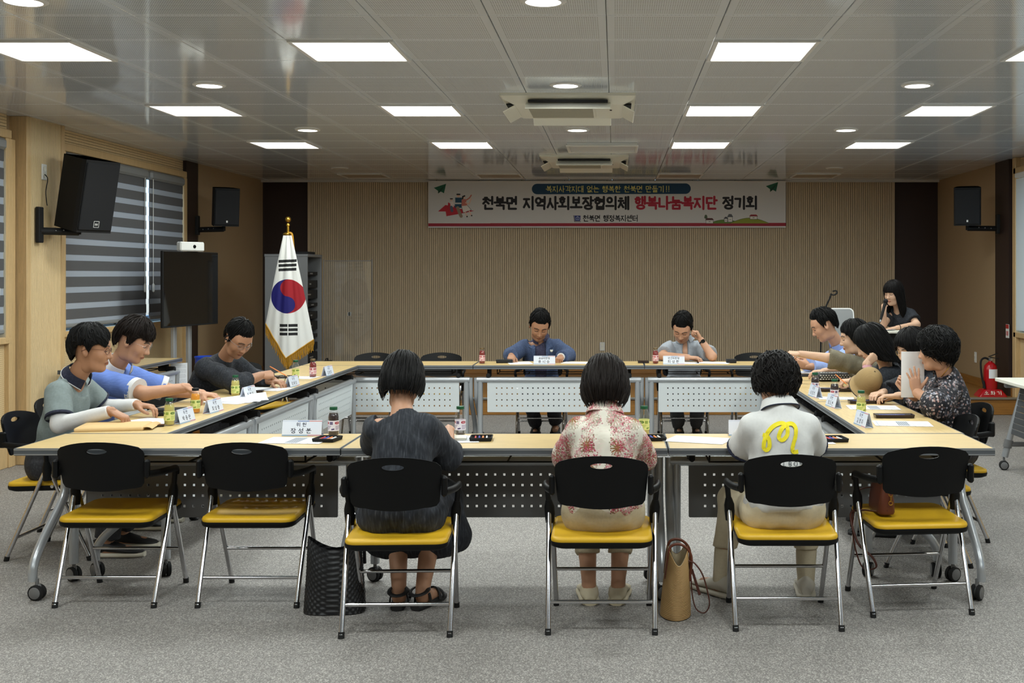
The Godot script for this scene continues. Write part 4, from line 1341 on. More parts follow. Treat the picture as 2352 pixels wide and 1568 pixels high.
const TABLE_Y := 0.73
func make_table(label: String, length: float, top_mat := "table_laminate", group := "folding tables of the ring") -> Node3D:
	# long axis along x; the sitters' side is +z, the perforated panel hangs on the -z side
	var t := thing("folding_table", label, "table", Vector3.ZERO, 0.0, group)
	var hl := length * 0.5
	part(bx(Vector3(0, TABLE_Y - 0.014, 0), Vector3(length - 0.012, 0.028, 0.488), 0.001), "table_top", M[top_mat], t)
	var m := MB.new()
	for s in [-1.0, 1.0]:
		m.box(Vector3(0, TABLE_Y - 0.0165, s * 0.246), Vector3(length - 0.002, 0.034, 0.008), 0.002)
		m.box(Vector3(s * (hl - 0.005), TABLE_Y - 0.0165, 0), Vector3(0.008, 0.034, 0.484), 0.002)
	part(m, "edge_band", M.edge_band, t)
	m = MB.new()
	for s in [-1.0, 1.0]:
		m.box(Vector3(0, TABLE_Y - 0.006, s * 0.2502), Vector3(length - 0.004, 0.006, 0.0016))
		m.box(Vector3(0, TABLE_Y - 0.028, s * 0.2502), Vector3(length - 0.004, 0.005, 0.0016))
	part(m, "edge_trim", M.edge_line, t)
	m = MB.new()
	m.tube(PackedVector3Array([Vector3(-hl + 0.03, 0.6, -0.215), Vector3(hl - 0.03, 0.6, -0.215)]), 0.026, 14)
	part(m, "cross_tube", M.silver_paint, t)
	var pn := perforated(length - 0.25, 0.262, int((length - 0.32) / 0.0455), 4, 0.0455, 0.052, 0.0115, 0.0008)
	part(pn, "modesty_panel", M.panel_paint, t, Transform3D(Basis(Vector3.RIGHT, -0.04), Vector3(0, 0.452, -0.222)))
	part(pn, "panel_shade", M.panel_shade, t, Transform3D(Basis(Vector3.RIGHT, -0.04), Vector3(0, 0.452, -0.2185)))  # added dark sheet, paints the shade behind the one-paint panel
	for s in [-1.0, 1.0]:
		var x: float = s * (hl - 0.06)
		m = MB.new()
		m.tube(PackedVector3Array([Vector3(x, 0.6, -0.215), Vector3(x, 0.3, -0.22), Vector3(x, 0.088, -0.22)]), 0.023, 12)
		part(m, "front_leg", M.silver_paint, t)
		x = s * (hl - 0.024)
		m = MB.new()
		m.tube(smooth_path([Vector3(x, 0.62, -0.21), Vector3(x, 0.52, -0.207), Vector3(x, 0.42, -0.18), Vector3(x, 0.3, -0.03), Vector3(x, 0.215, 0.07), Vector3(x, 0.15, 0.115), Vector3(x, 0.088, 0.12)], 4), 0.021, 12)
		part(m, "curved_leg", M.silver_paint, t)
		m = MB.new()
		m.box(Vector3(s * (hl - 0.13), 0.665, -0.12), Vector3(0.03, 0.1, 0.1), 0.01)
		m.box(Vector3(s * (hl - 0.13), 0.635, -0.185), Vector3(0.036, 0.05, 0.1), 0.012)
		m.box(Vector3(s * (hl - 0.13), 0.695, 0.0), Vector3(0.06, 0.012, 0.3), 0.003)
		part(m, "hinge_bracket", M.matte_black, t)
		for e in 2:
			var cm := MB.new()
			var hm := MB.new()
			caster(cm, hm, Vector3(s * (hl - (0.06 if e == 0 else 0.045)), 0, -0.22 if e == 0 else 0.12), PI * 0.5 + 0.5 * s + 0.4 * e)
			var c := part(cm, "caster", M.matte_black, t)
			part(hm, "hub", M.caster_grey, c)
	m = MB.new()
	for z in [-0.12, 0.1]:
		m.tube(PackedVector3Array([Vector3(-hl + 0.2, 0.7, z), Vector3(-hl + 0.2, 0.645, z), Vector3(hl - 0.2, 0.645, z), Vector3(hl - 0.2, 0.7, z)]), 0.006, 6)
	for k in 5: m.rod(Vector3(-hl + 0.2 + (length - 0.4) * k / 4.0, 0.645, -0.12), Vector3(-hl + 0.2 + (length - 0.4) * k / 4.0, 0.645, 0.1), 0.005, 6)
	part(m, "wire_shelf", M.matte_black, t)
	return t

func star_outline(cen: Vector2, poly: PackedVector2Array, n: int) -> PackedVector2Array:
	var out := PackedVector2Array()
	for k in n:
		var dir := Vector2.from_angle(TAU * k / n) * 2.0
		var best := cen
		for j in poly.size():
			var h = Geometry2D.segment_intersects_segment(cen, cen + dir, poly[j], poly[(j + 1) % poly.size()])
			if h != null and cen.distance_to(h) > cen.distance_to(best): best = h
		out.append(best)
	return out

var chair0: Node3D
func make_chair(label: String, at: Vector3, yaw: float) -> Node3D:
	if chair0: return copy(chair0, at, yaw, label)
	var t := thing("folding_chair", label, "chair", at, yaw, "black folding chairs with yellow seats")
	chair0 = t
	# backrest: a bent plate with an oval grip hole
	var cen := Vector2(0, 0.714)
	var pts := PackedVector2Array()
	for k in 9: pts.append(Vector2(lerpf(-0.162, 0.162, k / 8.0), 0.757 - 0.022 * pow(absf(k / 4.0 - 1.0), 2.2)))
	for k in 5: pts.append(Vector2(0.162 + 0.036 * sin(k * PI / 8), 0.697 + 0.036 * cos(k * PI / 8)))
	for k in 5: pts.append(Vector2(0.157 + 0.03 * cos(k * PI / 8), 0.566 - 0.03 * sin(k * PI / 8)))
	for k in 7: pts.append(Vector2(lerpf(0.13, -0.13, k / 6.0), 0.536 - 0.012 * (1.0 - pow(k / 3.0 - 1.0, 2.0))))
	for k in 5: pts.append(Vector2(-0.157 - 0.03 * sin(k * PI / 8), 0.566 - 0.03 * cos(k * PI / 8)))
	for k in 5: pts.append(Vector2(-0.162 - 0.036 * cos(k * PI / 8), 0.697 + 0.036 * sin(k * PI / 8)))
	var outer := star_outline(cen, pts, 72)
	var m := MB.new()
	var bend := func(p: Vector2, o: float) -> Vector3: return Vector3(p.x, p.y + 0.014, -0.245 - (p.y - 0.536) * 0.24 + p.x * p.x * 1.0 - 0.01 + o)
	var hole := PackedVector2Array()
	for k in 72:
		var g := TAU * k / 72
		hole.append(cen + Vector2(cos(g) * 0.046, sin(g) * 0.0125))
	for e in 2:
		var base := m.v.size()
		var rr := [0.0, 0.02, 0.3, 0.6, 0.93, 0.985, 1.0]
		for q in rr.size():
			for k in 73:
				var p: Vector2 = hole[k % 72].lerp(outer[k % 72], rr[q])
				var th: float = [0.004, 0.009, 0.009, 0.009, 0.009, 0.006, 0.002][q]
				m.vert(bend.call(p, th * (1 if e == 1 else -1)), Vector3(-p.x * 2.0, 0.24, 1).normalized() * (1 if e == 1 else -1))
		for q in rr.size() - 1:
			for k in 72:
				var a := base + q * 73 + k
				if e == 1: m.i.append_array([a, a + 1, a + 73, a + 1, a + 74, a + 73])
				else: m.i.append_array([a, a + 73, a + 1, a + 1, a + 73, a + 74])
	for k in 72:
		var k2 := (k + 1) % 72
		m.quad(bend.call(outer[k], 0.002), bend.call(outer[k], -0.002), bend.call(outer[k2], -0.002), bend.call(outer[k2], 0.002))
		m.quad(bend.call(hole[k], -0.004), bend.call(hole[k], 0.004), bend.call(hole[k2], 0.004), bend.call(hole[k2], -0.004))
	part(m, "backrest", M.black_plastic, t)
	# seat
	m = MB.new()
	m.loft([round_loop(0.4, 0.39, 0.05, 0.386), round_loop(0.43, 0.425, 0.05, 0.396), round_loop(0.438, 0.43, 0.05, 0.41), round_loop(0.436, 0.428, 0.05, 0.416)])
	var seat_tilt := Transform3D(Basis(Vector3.RIGHT, -0.03), Vector3(0, -0.016, -0.01))
	part(m, "seat_base", M.black_plastic, t, seat_tilt)
	m = MB.new()
	m.loft([round_loop(0.43, 0.422, 0.05, 0.414), round_loop(0.434, 0.426, 0.05, 0.424), round_loop(0.426, 0.418, 0.048, 0.434), round_loop(0.4, 0.39, 0.045, 0.439), round_loop(0.25, 0.24, 0.04, 0.436), round_loop(0.08, 0.08, 0.02, 0.434)])
	part(m, "seat_cushion", M.yellow_vinyl, t, seat_tilt)
	for s in [-1.0, 1.0]:
		var apex := Vector3(s * 0.234, 0.475, 0.0)
		for f in [-0.22, 0.22]:
			var foot := Vector3(s * (0.227 if f < 0 else 0.214), 0.012, f)
			m = MB.new()
			m.rod(foot, Vector3(s * (0.234 if f < 0 else 0.222), 0.475, 0.012 * signf(f)), 0.0115, 12)
			var lg := part(m, "leg", M.chrome, t)
			m = MB.new()
			var dir := (apex - foot).normalized()
			m.tube(PackedVector3Array([Vector3(foot.x, 0.0, foot.z) - dir * 0.002, foot + dir * 0.014]), 0.0135, 10)
			part(m, "foot_cap", M.matte_black, lg)
		m = MB.new()
		m.tube(PackedVector3Array([Vector3(s * 0.231, 0.43, 0), Vector3(s * 0.232, 0.47, 0), Vector3(s * 0.234, 0.5, 0), Vector3(s * 0.237, 0.53, 0)]), PackedFloat32Array([0.019, 0.023, 0.023, 0.014]), 12)
		m.tube(PackedVector3Array([Vector3(s * 0.237, 0.53, 0), Vector3(s * 0.243, 0.59, -0.004)]), 0.0125, 10)
		part(m, "arm_post", M.black_plastic, t)
		m = MB.new()
		m.tube(smooth_path([Vector3(s * 0.243, 0.575, 0.02), Vector3(s * 0.245, 0.598, 0.012), Vector3(s * 0.247, 0.607, -0.03), Vector3(s * 0.244, 0.61, -0.1), Vector3(s * 0.23, 0.613, -0.18), Vector3(s * 0.211, 0.618, -0.245)], 4), 0.017, 10, true, 0.7)
		part(m, "armrest", M.black_plastic, t)
		m = MB.new()
		m.box(Vector3(s * 0.208, 0.642, -0.25), Vector3(0.024, 0.085, 0.036), 0.008)
		part(m, "bracket", M.black_plastic, t)
	m = MB.new()
	m.rod(Vector3(-0.229, 0.125, -0.166), Vector3(0.229, 0.125, -0.166), 0.008, 10)
	part(m, "rear_stretcher", M.chrome, t)
	m = MB.new()
	m.rod(Vector3(-0.214, 0.19, 0.138), Vector3(0.214, 0.19, 0.138), 0.008, 10)
	m.rod(Vector3(-0.22, 0.395, 0.02), Vector3(0.22, 0.395, 0.02), 0.009, 10)
	part(m, "front_stretcher", M.chrome, t)
	return t

func make_ring() -> void:
	var near := make_table("wood-topped folding table at the front left, behind the two empty chairs", 1.5)
	near.position = Vector3(-2.012, 0, -5.6)
	copy(near, Vector3(-0.51, 0, -5.6), 0.0, "wood-topped folding table at the front centre, before two women seen from behind")
	copy(near, Vector3(0.992, 0, -5.6), 0.0, "wood-topped folding table at the front right, before the woman in white polo")
	var far := ["far left wood-topped folding table, in front of two empty chairs", "far middle wood-topped folding table, before the man in the blue blazer", "far right wood-topped folding table, before the man in the grey shirt"]
	for k in 3: copy(near, Vector3(-2.0 + 1.502 * k, 0, -10.46), PI, far[k])
	var side0: Node3D
	var ll := ["left column folding table nearest the camera, with the tan envelope", "left column folding table in the middle, with the fanned white papers", "left column folding table farthest away, by the national flag"]
	var rl := ["right column folding table nearest the camera, with the long black pen trays", "right column folding table in the middle, with the straw hat", "right column folding table farthest away, before the man in light blue shirt"]
	for k in 3:
		if side0 == null:
			side0 = make_table(ll[0], 1.448)
			side0.position = Vector3(-2.5, 0, -6.58); side0.rotation.y = -PI / 2
		else: copy(side0, Vector3(-2.5, 0, -6.58 - 1.45 * k), -PI / 2, ll[k])
	for k in 3: copy(side0, Vector3(1.5, 0, -6.58 - 1.45 * k), PI / 2, rl[k])
	# chairs along the front row, backs to the camera (they face -z)
	make_chair("empty folding chair at the far left of the front row", Vector3(-2.345, 0, -5.57), PI)
	make_chair("empty folding chair second from the left in the front row", Vector3(-1.69, 0, -5.57), PI)
	make_chair("folding chair under the woman in the dark dress", Vector3(-0.935, 0, -5.13), PI + 0.04)
	make_chair("folding chair under the woman in the flowered blouse", Vector3(-0.06, 0, -5.17), PI)
	make_chair("folding chair under the woman in the white polo", Vector3(0.742, 0, -5.22), PI)
	make_chair("folding chair with a brown purse on its seat", Vector3(1.355, 0, -5.44), PI + 0.09)
	# left column (face +x)
	make_chair("folding chair under the man in the grey polo", Vector3(-3.03, 0, -6.45), PI / 2)
	make_chair("folding chair under the man in the blue polo", Vector3(-3.2, 0, -7.15), PI / 2)
	make_chair("folding chair under the man in the black long-sleeved shirt", Vector3(-3.0, 0, -8.25), PI / 2)
	make_chair("empty folding chair at the far left corner below the flag", Vector3(-2.98, 0, -9.95), PI / 2 - 0.5)
	# far row (face the camera)
	make_chair("left one of the two empty folding chairs behind the far left table", Vector3(-2.32, 0, -10.99), 0.0)
	make_chair("right one of the two empty folding chairs behind the far left table", Vector3(-1.68, 0, -10.99), 0.0)
	make_chair("folding chair under the man in the blue blazer", Vector3(-0.7, 0, -10.99), 0.0)
	make_chair("folding chair under the man in the grey shirt", Vector3(0.64, 0, -10.99), 0.0)
	make_chair("empty folding chair behind the far right table", Vector3(1.34, 0, -10.99), 0.0)
	# right column (face -x)
	make_chair("empty folding chair at the near end of the right column", Vector3(1.63, 0, -6.3), -PI / 2)
	make_chair("folding chair under the woman in the dark blossom blouse", Vector3(1.88, 0, -6.85), -PI / 2 + 0.1)
	make_chair("folding chair under the woman hidden behind the held paper", Vector3(1.92, 0, -7.45), -PI / 2)
	make_chair("folding chair under the woman resting her chin on her hand", Vector3(1.92, 0, -8.1), -PI / 2)
	make_chair("folding chair under the woman in the olive blouse", Vector3(1.92, 0, -8.8), -PI / 2)
	make_chair("folding chair under the man in the light blue shirt", Vector3(1.9, 0, -9.55), -PI / 2)

# ------------------------------------------------------------------ things in the room
func loudspeaker(label: String, at: Vector3, yaw: float, pitch: float, size: Vector3, mount: Vector3, wall_side: float, mark: String) -> void:
	var t := thing("wall_loudspeaker", label, "loudspeaker", at, 0.0, "black wall loudspeakers")
	var b := Basis(Vector3.UP, yaw) * Basis(Vector3.RIGHT, pitch)
	var xf := Transform3D(b, Vector3.ZERO)
	var w := size.x * 0.5
	var d := size.z * 0.5
	var m := MB.new()
	m.prism(PackedVector2Array([Vector2(-w, d * 0.75), Vector2(-w * 0.96, d), Vector2(w * 0.96, d), Vector2(w, d * 0.75), Vector2(w * 0.8, -d * 0.7), Vector2(w * 0.55, -d), Vector2(-w * 0.55, -d), Vector2(-w * 0.8, -d * 0.7)]), -size.y * 0.5, size.y * 0.5, xf * Transform3D(Basis(Vector3.RIGHT, -PI / 2).scaled(Vector3(1, 1, 1)) * Basis.from_scale(Vector3(1, -1, 1)) , Vector3.ZERO))
	var cab := part(m, "cabinet", M.matte_black, t)
	part(bx(Vector3(0, 0, d + 0.006), Vector3(size.x * 0.93, size.y * 0.93, 0.016), 0.006), "grille", M.speaker_grille, t, xf)
	m = MB.new()
	for s in [-1.0, 1.0]: m.box(Vector3(0, s * size.y * 0.28, -d * 1.02), Vector3(size.x * 0.4, size.y * 0.1, 0.04), 0.01)
	part(m, "handle", M.matte_black, t, xf)
	var logo := TextMesh.new()
	var f := SystemFont.new()
	f.font_names = PackedStringArray(["Droid Sans"])
	f.font_weight = 700
	logo.font = f
	logo.text = mark
	logo.font_size = 24
	logo.pixel_size = size.y * 0.0018
	logo.depth = 0.002
	var lg := inst(logo, "badge", M.white_plastic, t, xf * Transform3D(Basis(), Vector3(0, -size.y * 0.38, d + 0.016)))
	if mark == "EV":
		m = MB.new()
		var q := size.y * 0.042
		for s in [-1.0, 1.0]:
			m.box(Vector3(s * q, 0, 0), Vector3(0.003, q * 2.0, 0.002)); m.box(Vector3(0, s * q, 0), Vector3(q * 2.0, 0.003, 0.002))
		part(m, "badge_frame", M.white_plastic, t, xf * Transform3D(Basis(), Vector3(0, -size.y * 0.38 + 0.002, d + 0.016)))
	# bracket: wall plate, arm and a plate under the cabinet
	var rel := mount - at
	m = MB.new()
	m.box(rel, Vector3(0.035, size.y * 0.42 + 0.04, 0.075), 0.006)
	part(m, "wall_plate", M.matte_black, t)
	var foot := xf * Vector3(0, -size.y * 0.5, 0)
	var arm_y := rel.y - 0.05
	m = MB.new()
	var e := Vector3(foot.x, arm_y, foot.z)
	m.tube(PackedVector3Array([Vector3(rel.x, arm_y, rel.z), e]), 0.03, 4)
	m.tube(PackedVector3Array([e + Vector3(0, -0.02, 0), foot + Vector3(0, 0.02, 0)]), 0.02, 8)
	part(m, "arm", M.matte_black, t)
	m = MB.new()
	for k in 3: m.ball(Vector3(rel.x, arm_y, rel.z).lerp(e, 0.25 + 0.2 * k) + Vector3(0, 0.005 * k, 0.03), Vector3(0.007, 0.007, 0.007), 8)
	part(m, "bolt", M.steel, t)

func make_wall_things() -> void:
	loudspeaker("large black loudspeaker on the grooved pillar at the left", Vector3(-4.43, 2.2, -9.72), 1.12, 0.2, Vector3(0.35, 0.6, 0.36), Vector3(-4.69, 1.93, -9.5), 1.0, "EV")
	loudspeaker("smaller black loudspeaker on the dark column above the television", Vector3(-4.36, 2.28, -13.0), 0.55, 0.12, Vector3(0.28, 0.42, 0.26), Vector3(-4.73, 2.08, -13.2), 1.0, "\u25C6")
	loudspeaker("black loudspeaker on the right side wall, tilted towards the room", Vector3(3.92, 2.29, -13.0), -0.3, 0.14, Vector3(0.29, 0.42, 0.26), Vector3(4.29, 2.09, -13.1), -1.0, "\u25C6")
	# outlets and switches
	var plate := func(label: String, at: Vector3, yaw: float, w: float, h: float, kind: String) -> Node3D:
		var t := thing("wall_" + kind, label, kind, at, yaw, "")
		part(bx(Vector3(0, 0, 0.005), Vector3(w, h, 0.01), 0.003), "cover_plate", M.white_plastic, t)
		for k in 2:
			var m := MB.new()
			m.lathe([Vector2(0, 0.0), Vector2(w * 0.26, 0.0), Vector2(w * 0.3, 0.003)], 14, Transform3D(Basis(Vector3.RIGHT, PI / 2), Vector3(0, (k - 0.5) * h * 0.42, 0.011)))
			part(m, "socket", M.dark_grille if w < 0.06 else M.ivory_plastic, t)
		return t
	plate.call("white double outlet on the slatted back wall between the two men", Vector3(-0.18, 0.55, ZB + 0.053), 0.0, 0.07, 0.115, "outlet")
	plate.call("small dark socket plate on the slatted wall right of the flag", Vector3(-3.6, 0.99, ZB + 0.053), 0.0, 0.05, 0.05, "outlet")
	plate.call("white switch plate on the beige right side wall", Vector3(XR - 0.051, 0.52, -14.15), -PI / 2, 0.07, 0.13, "switch")
	var t: Node3D = plate.call("white cable plate on the grooved pillar with a black lead", Vector3(-4.718, 2.37, -9.62), PI / 2, 0.08, 0.13, "outlet")
	var m := MB.new()
	m.tube(smooth_path([Vector3(0, -0.02, 0.012), Vector3(-0.03, -0.06, 0.05), Vector3(-0.04, -0.16, 0.04), Vector3(-0.05, -0.24, 0.05), Vector3(-0.1, -0.28, 0.08)], 5), 0.004, 6)
	part(m, "cable", M.matte_black, t)
	var sg := thing("extinguisher_sign", "small red and white sign on the dark right column", "sign", Vector3(XR - 0.091, 0.9, -12.88), -PI / 2)
	part(bx(Vector3(0, 0, 0.003), Vector3(0.1, 0.15, 0.006)), "sign_board", M.white_plastic, sg)
	part(bx(Vector3(0, 0.05, 0.0065), Vector3(0.096, 0.045, 0.002)), "red_field", M.red_enamel, sg)
	for k in 3: part(bx(Vector3(-0.026 + k * 0.026, -0.025, 0.0065), Vector3(0.014, 0.05, 0.002)), "printed_bar", M.red_enamel, sg)
	# fire extinguisher on its red stand
	t = thing("fire_extinguisher", "red fire extinguisher standing on a red base by the right wall", "extinguisher", Vector3(4.13, STAGE, -12.86))
	m = MB.new()
	m.lathe([Vector2(0, 0.07), Vector2(0.06, 0.07), Vector2(0.072, 0.08), Vector2(0.075, 0.12), Vector2(0.075, 0.29), Vector2(0.066, 0.335), Vector2(0.04, 0.365), Vector2(0.022, 0.375), Vector2(0.02, 0.39), Vector2(0, 0.39)], 24)
	part(m, "cylinder", M.red_enamel, t)
	m = MB.new()
	m.loft([round_loop(0.32, 0.22, 0.03, 0.0), round_loop(0.3, 0.21, 0.03, 0.02), round_loop(0.22, 0.17, 0.04, 0.075), round_loop(0.16, 0.15, 0.05, 0.08)])
	var base := part(m, "stand", M.red_enamel, t)
	m = MB.new()
	var x := -0.1
	for ch in "소화기":
		for s in syllable(ch):
			for k in s.size() - 1:
				var p0 := Vector3(x + s[k].x * 0.055, 0.055 - s[k].y * 0.045, 0)
				var p1 := Vector3(x + s[k + 1].x * 0.055, 0.055 - s[k + 1].y * 0.045, 0)
				if p0.distance_to(p1) > 1e-5: m.tube(PackedVector3Array([p0, p1]), 0.004, 4)
		x += 0.07
	part(m, "lettering", M.ivory_plastic, base, Transform3D(Basis(Vector3.RIGHT, -0.46), Vector3(0, 0.014, 0.112)))
	m = MB.new()
	m.tube(smooth_path([Vector3(-0.01, 0.4, 0.0), Vector3(-0.06, 0.42, 0.0), Vector3(-0.105, 0.39, 0.01), Vector3(-0.11, 0.3, 0.02), Vector3(-0.1, 0.2, 0.03), Vector3(-0.085, 0.12, 0.04)], 5), 0.011, 8)
	part(m, "hose", M.matte_black, t)
	m = MB.new()
	m.tube(PackedVector3Array([Vector3(-0.085, 0.17, 0.035), Vector3(-0.08, 0.09, 0.045)]), PackedFloat32Array([0.012, 0.018]), 8)
	part(m, "nozzle", M.matte_black, t)
	m = MB.new()
	m.lathe([Vector2(0.018, 0.385), Vector2(0.024, 0.39), Vector2(0.024, 0.42), Vector2(0, 0.425)], 12)
	m.lathe([Vector2(0, 0), Vector2(0.016, 0.0), Vector2(0.016, 0.012), Vector2(0, 0.012)], 12, Transform3D(Basis(Vector3.RIGHT, PI / 2), Vector3(0, 0.405, 0.022)))
	part(m, "valve", M.steel, t)
	m = MB.new()
	m.box(Vector3(0.03, 0.452, 0), Vector3(0.11, 0.008, 0.022), 0.003, Basis(Vector3.BACK, 0.35))
	m.box(Vector3(0.045, 0.42, 0), Vector3(0.1, 0.008, 0.02), 0.003, Basis(Vector3.BACK, -0.2))
	part(m, "lever", M.matte_black, t)
	m = MB.new()
	m.sheet(10, 2, func(u: float, v: float) -> Vector3: return Vector3(sin(lerpf(-0.5, 1.0, u)) * 0.0765, lerpf(0.3, 0.2, v), cos(lerpf(-0.5, 1.0, u)) * 0.0765), 0.0008)
	part(m, "label", M.paper, t)

func make_flag() -> void:
	var t := thing("flag_on_pole", "white national flag with red and blue disc draped on a gold-topped pole", "flag", Vector3(-3.43, 0, -12.2))
	var m := MB.new()
	m.rod(Vector3(0, 0.03, -0.02), Vector3(0, 2.06, -0.02), 0.013, 12)
	part(m, "pole", M.gold, t)
	m = MB.new()
	m.lathe([Vector2(0.0, 0.0), Vector2(0.17, 0.0), Vector2(0.17, 0.012), Vector2(0.1, 0.03), Vector2(0.03, 0.05), Vector2(0.02, 0.1), Vector2(0, 0.1)], 24, Transform3D(Basis(), Vector3(0, 0, -0.02)))
	part(m, "base", M.gold, t)
	m = MB.new()
	m.ball(Vector3(0, 2.1, -0.02), Vector3(0.03, 0.032, 0.03), 16)
	m.lathe([Vector2(0.014, 2.03), Vector2(0.02, 2.035), Vector2(0.02, 2.05), Vector2(0.013, 2.06)], 12, Transform3D(Basis(), Vector3(0, 0, -0.02)))
	m.ball(Vector3(0.0, 1.945, 0.0), Vector3(0.05, 0.022, 0.035), 14)
	part(m, "finial", M.gold, t)
	# cloth: measured in the flag's own plane, x and y about the pole
	var s := 1.0 / 219.7
	var P := func(px: float, py: float) -> Vector2: return Vector2((px - 661.0) * s, 1.53 - (py - 629.0) * s)
	var tip: Vector2 = P.call(662, 823)
	var lc: Vector2 = P.call(611, 744)
	var rc: Vector2 = P.call(720, 781)
	var tl: Vector2 = P.call(654, 541)
	var tr: Vector2 = P.call(673, 541)
	var drape := func(u: float, v: float) -> Vector3:
		var b: Vector2 = lc.lerp(tip, u / 0.47) if u < 0.47 else tip.lerp(rc, (u - 0.47) / 0.53)
		var p: Vector2 = tl.lerp(tr, u).lerp(b, v)
		p.x += 0.008 * sin(v * 3.0) * (u - 0.5)
		var z := 0.05 + 0.03 * v - 0.09 * v * pow(absf(u - 0.47) * 2.0, 1.5) + 0.012 * sin(u * 16.0) * (1.0 - 0.55 * v) + 0.006 * sin(u * 34.0 + 1.0) * v
		return Vector3(p.x, p.y, z)
	m = MB.new()
	m.sheet(48, 48, drape, 0.002)
	for k in m.v.size():
		var q := m.v[k]
		m.u[k] = Vector2((q.x / s + 661.0 - 605.0) / 117.0, ((1.53 - q.y) / s + 629.0 - 540.0) / 295.0)
	part(m, "cloth", M.flag_cloth, t)
	m = MB.new()
	for k in 150:
		var u := (k + 0.5) / 150.0
		var a: Vector3 = drape.call(u, 1.0)
		var l := 0.095 + 0.02 * sin(k * 2.1)
		m.tube(PackedVector3Array([a + Vector3(0, 0.008, 0), a + Vector3(0.004 * sin(k * 1.7), -0.4 * l, 0.004 * cos(k)), a + Vector3(0.009 * sin(k * 1.3), -l, 0.007 * sin(k * 0.9))]), 0.0032, 5)
	m.tube(PackedVector3Array(range(41).map(func(k: int) -> Vector3: return drape.call(k / 40.0, 1.0) + Vector3(0, 0.004, 0.002))), 0.007, 6)
	part(m, "fringe", M.gold_thread, t).set_meta("kind", "stuff")
	m = MB.new()
	m.tube(smooth_path([Vector3(0.02, 1.96, 0.03), Vector3(0.05, 1.95, 0.03), Vector3(0.062, 1.9, 0.03), Vector3(0.066, 1.82, 0.02), Vector3(0.072, 1.72, 0.02)], 4), 0.012, 8)
	part(m, "tassel_cord", M.gold_thread, t)

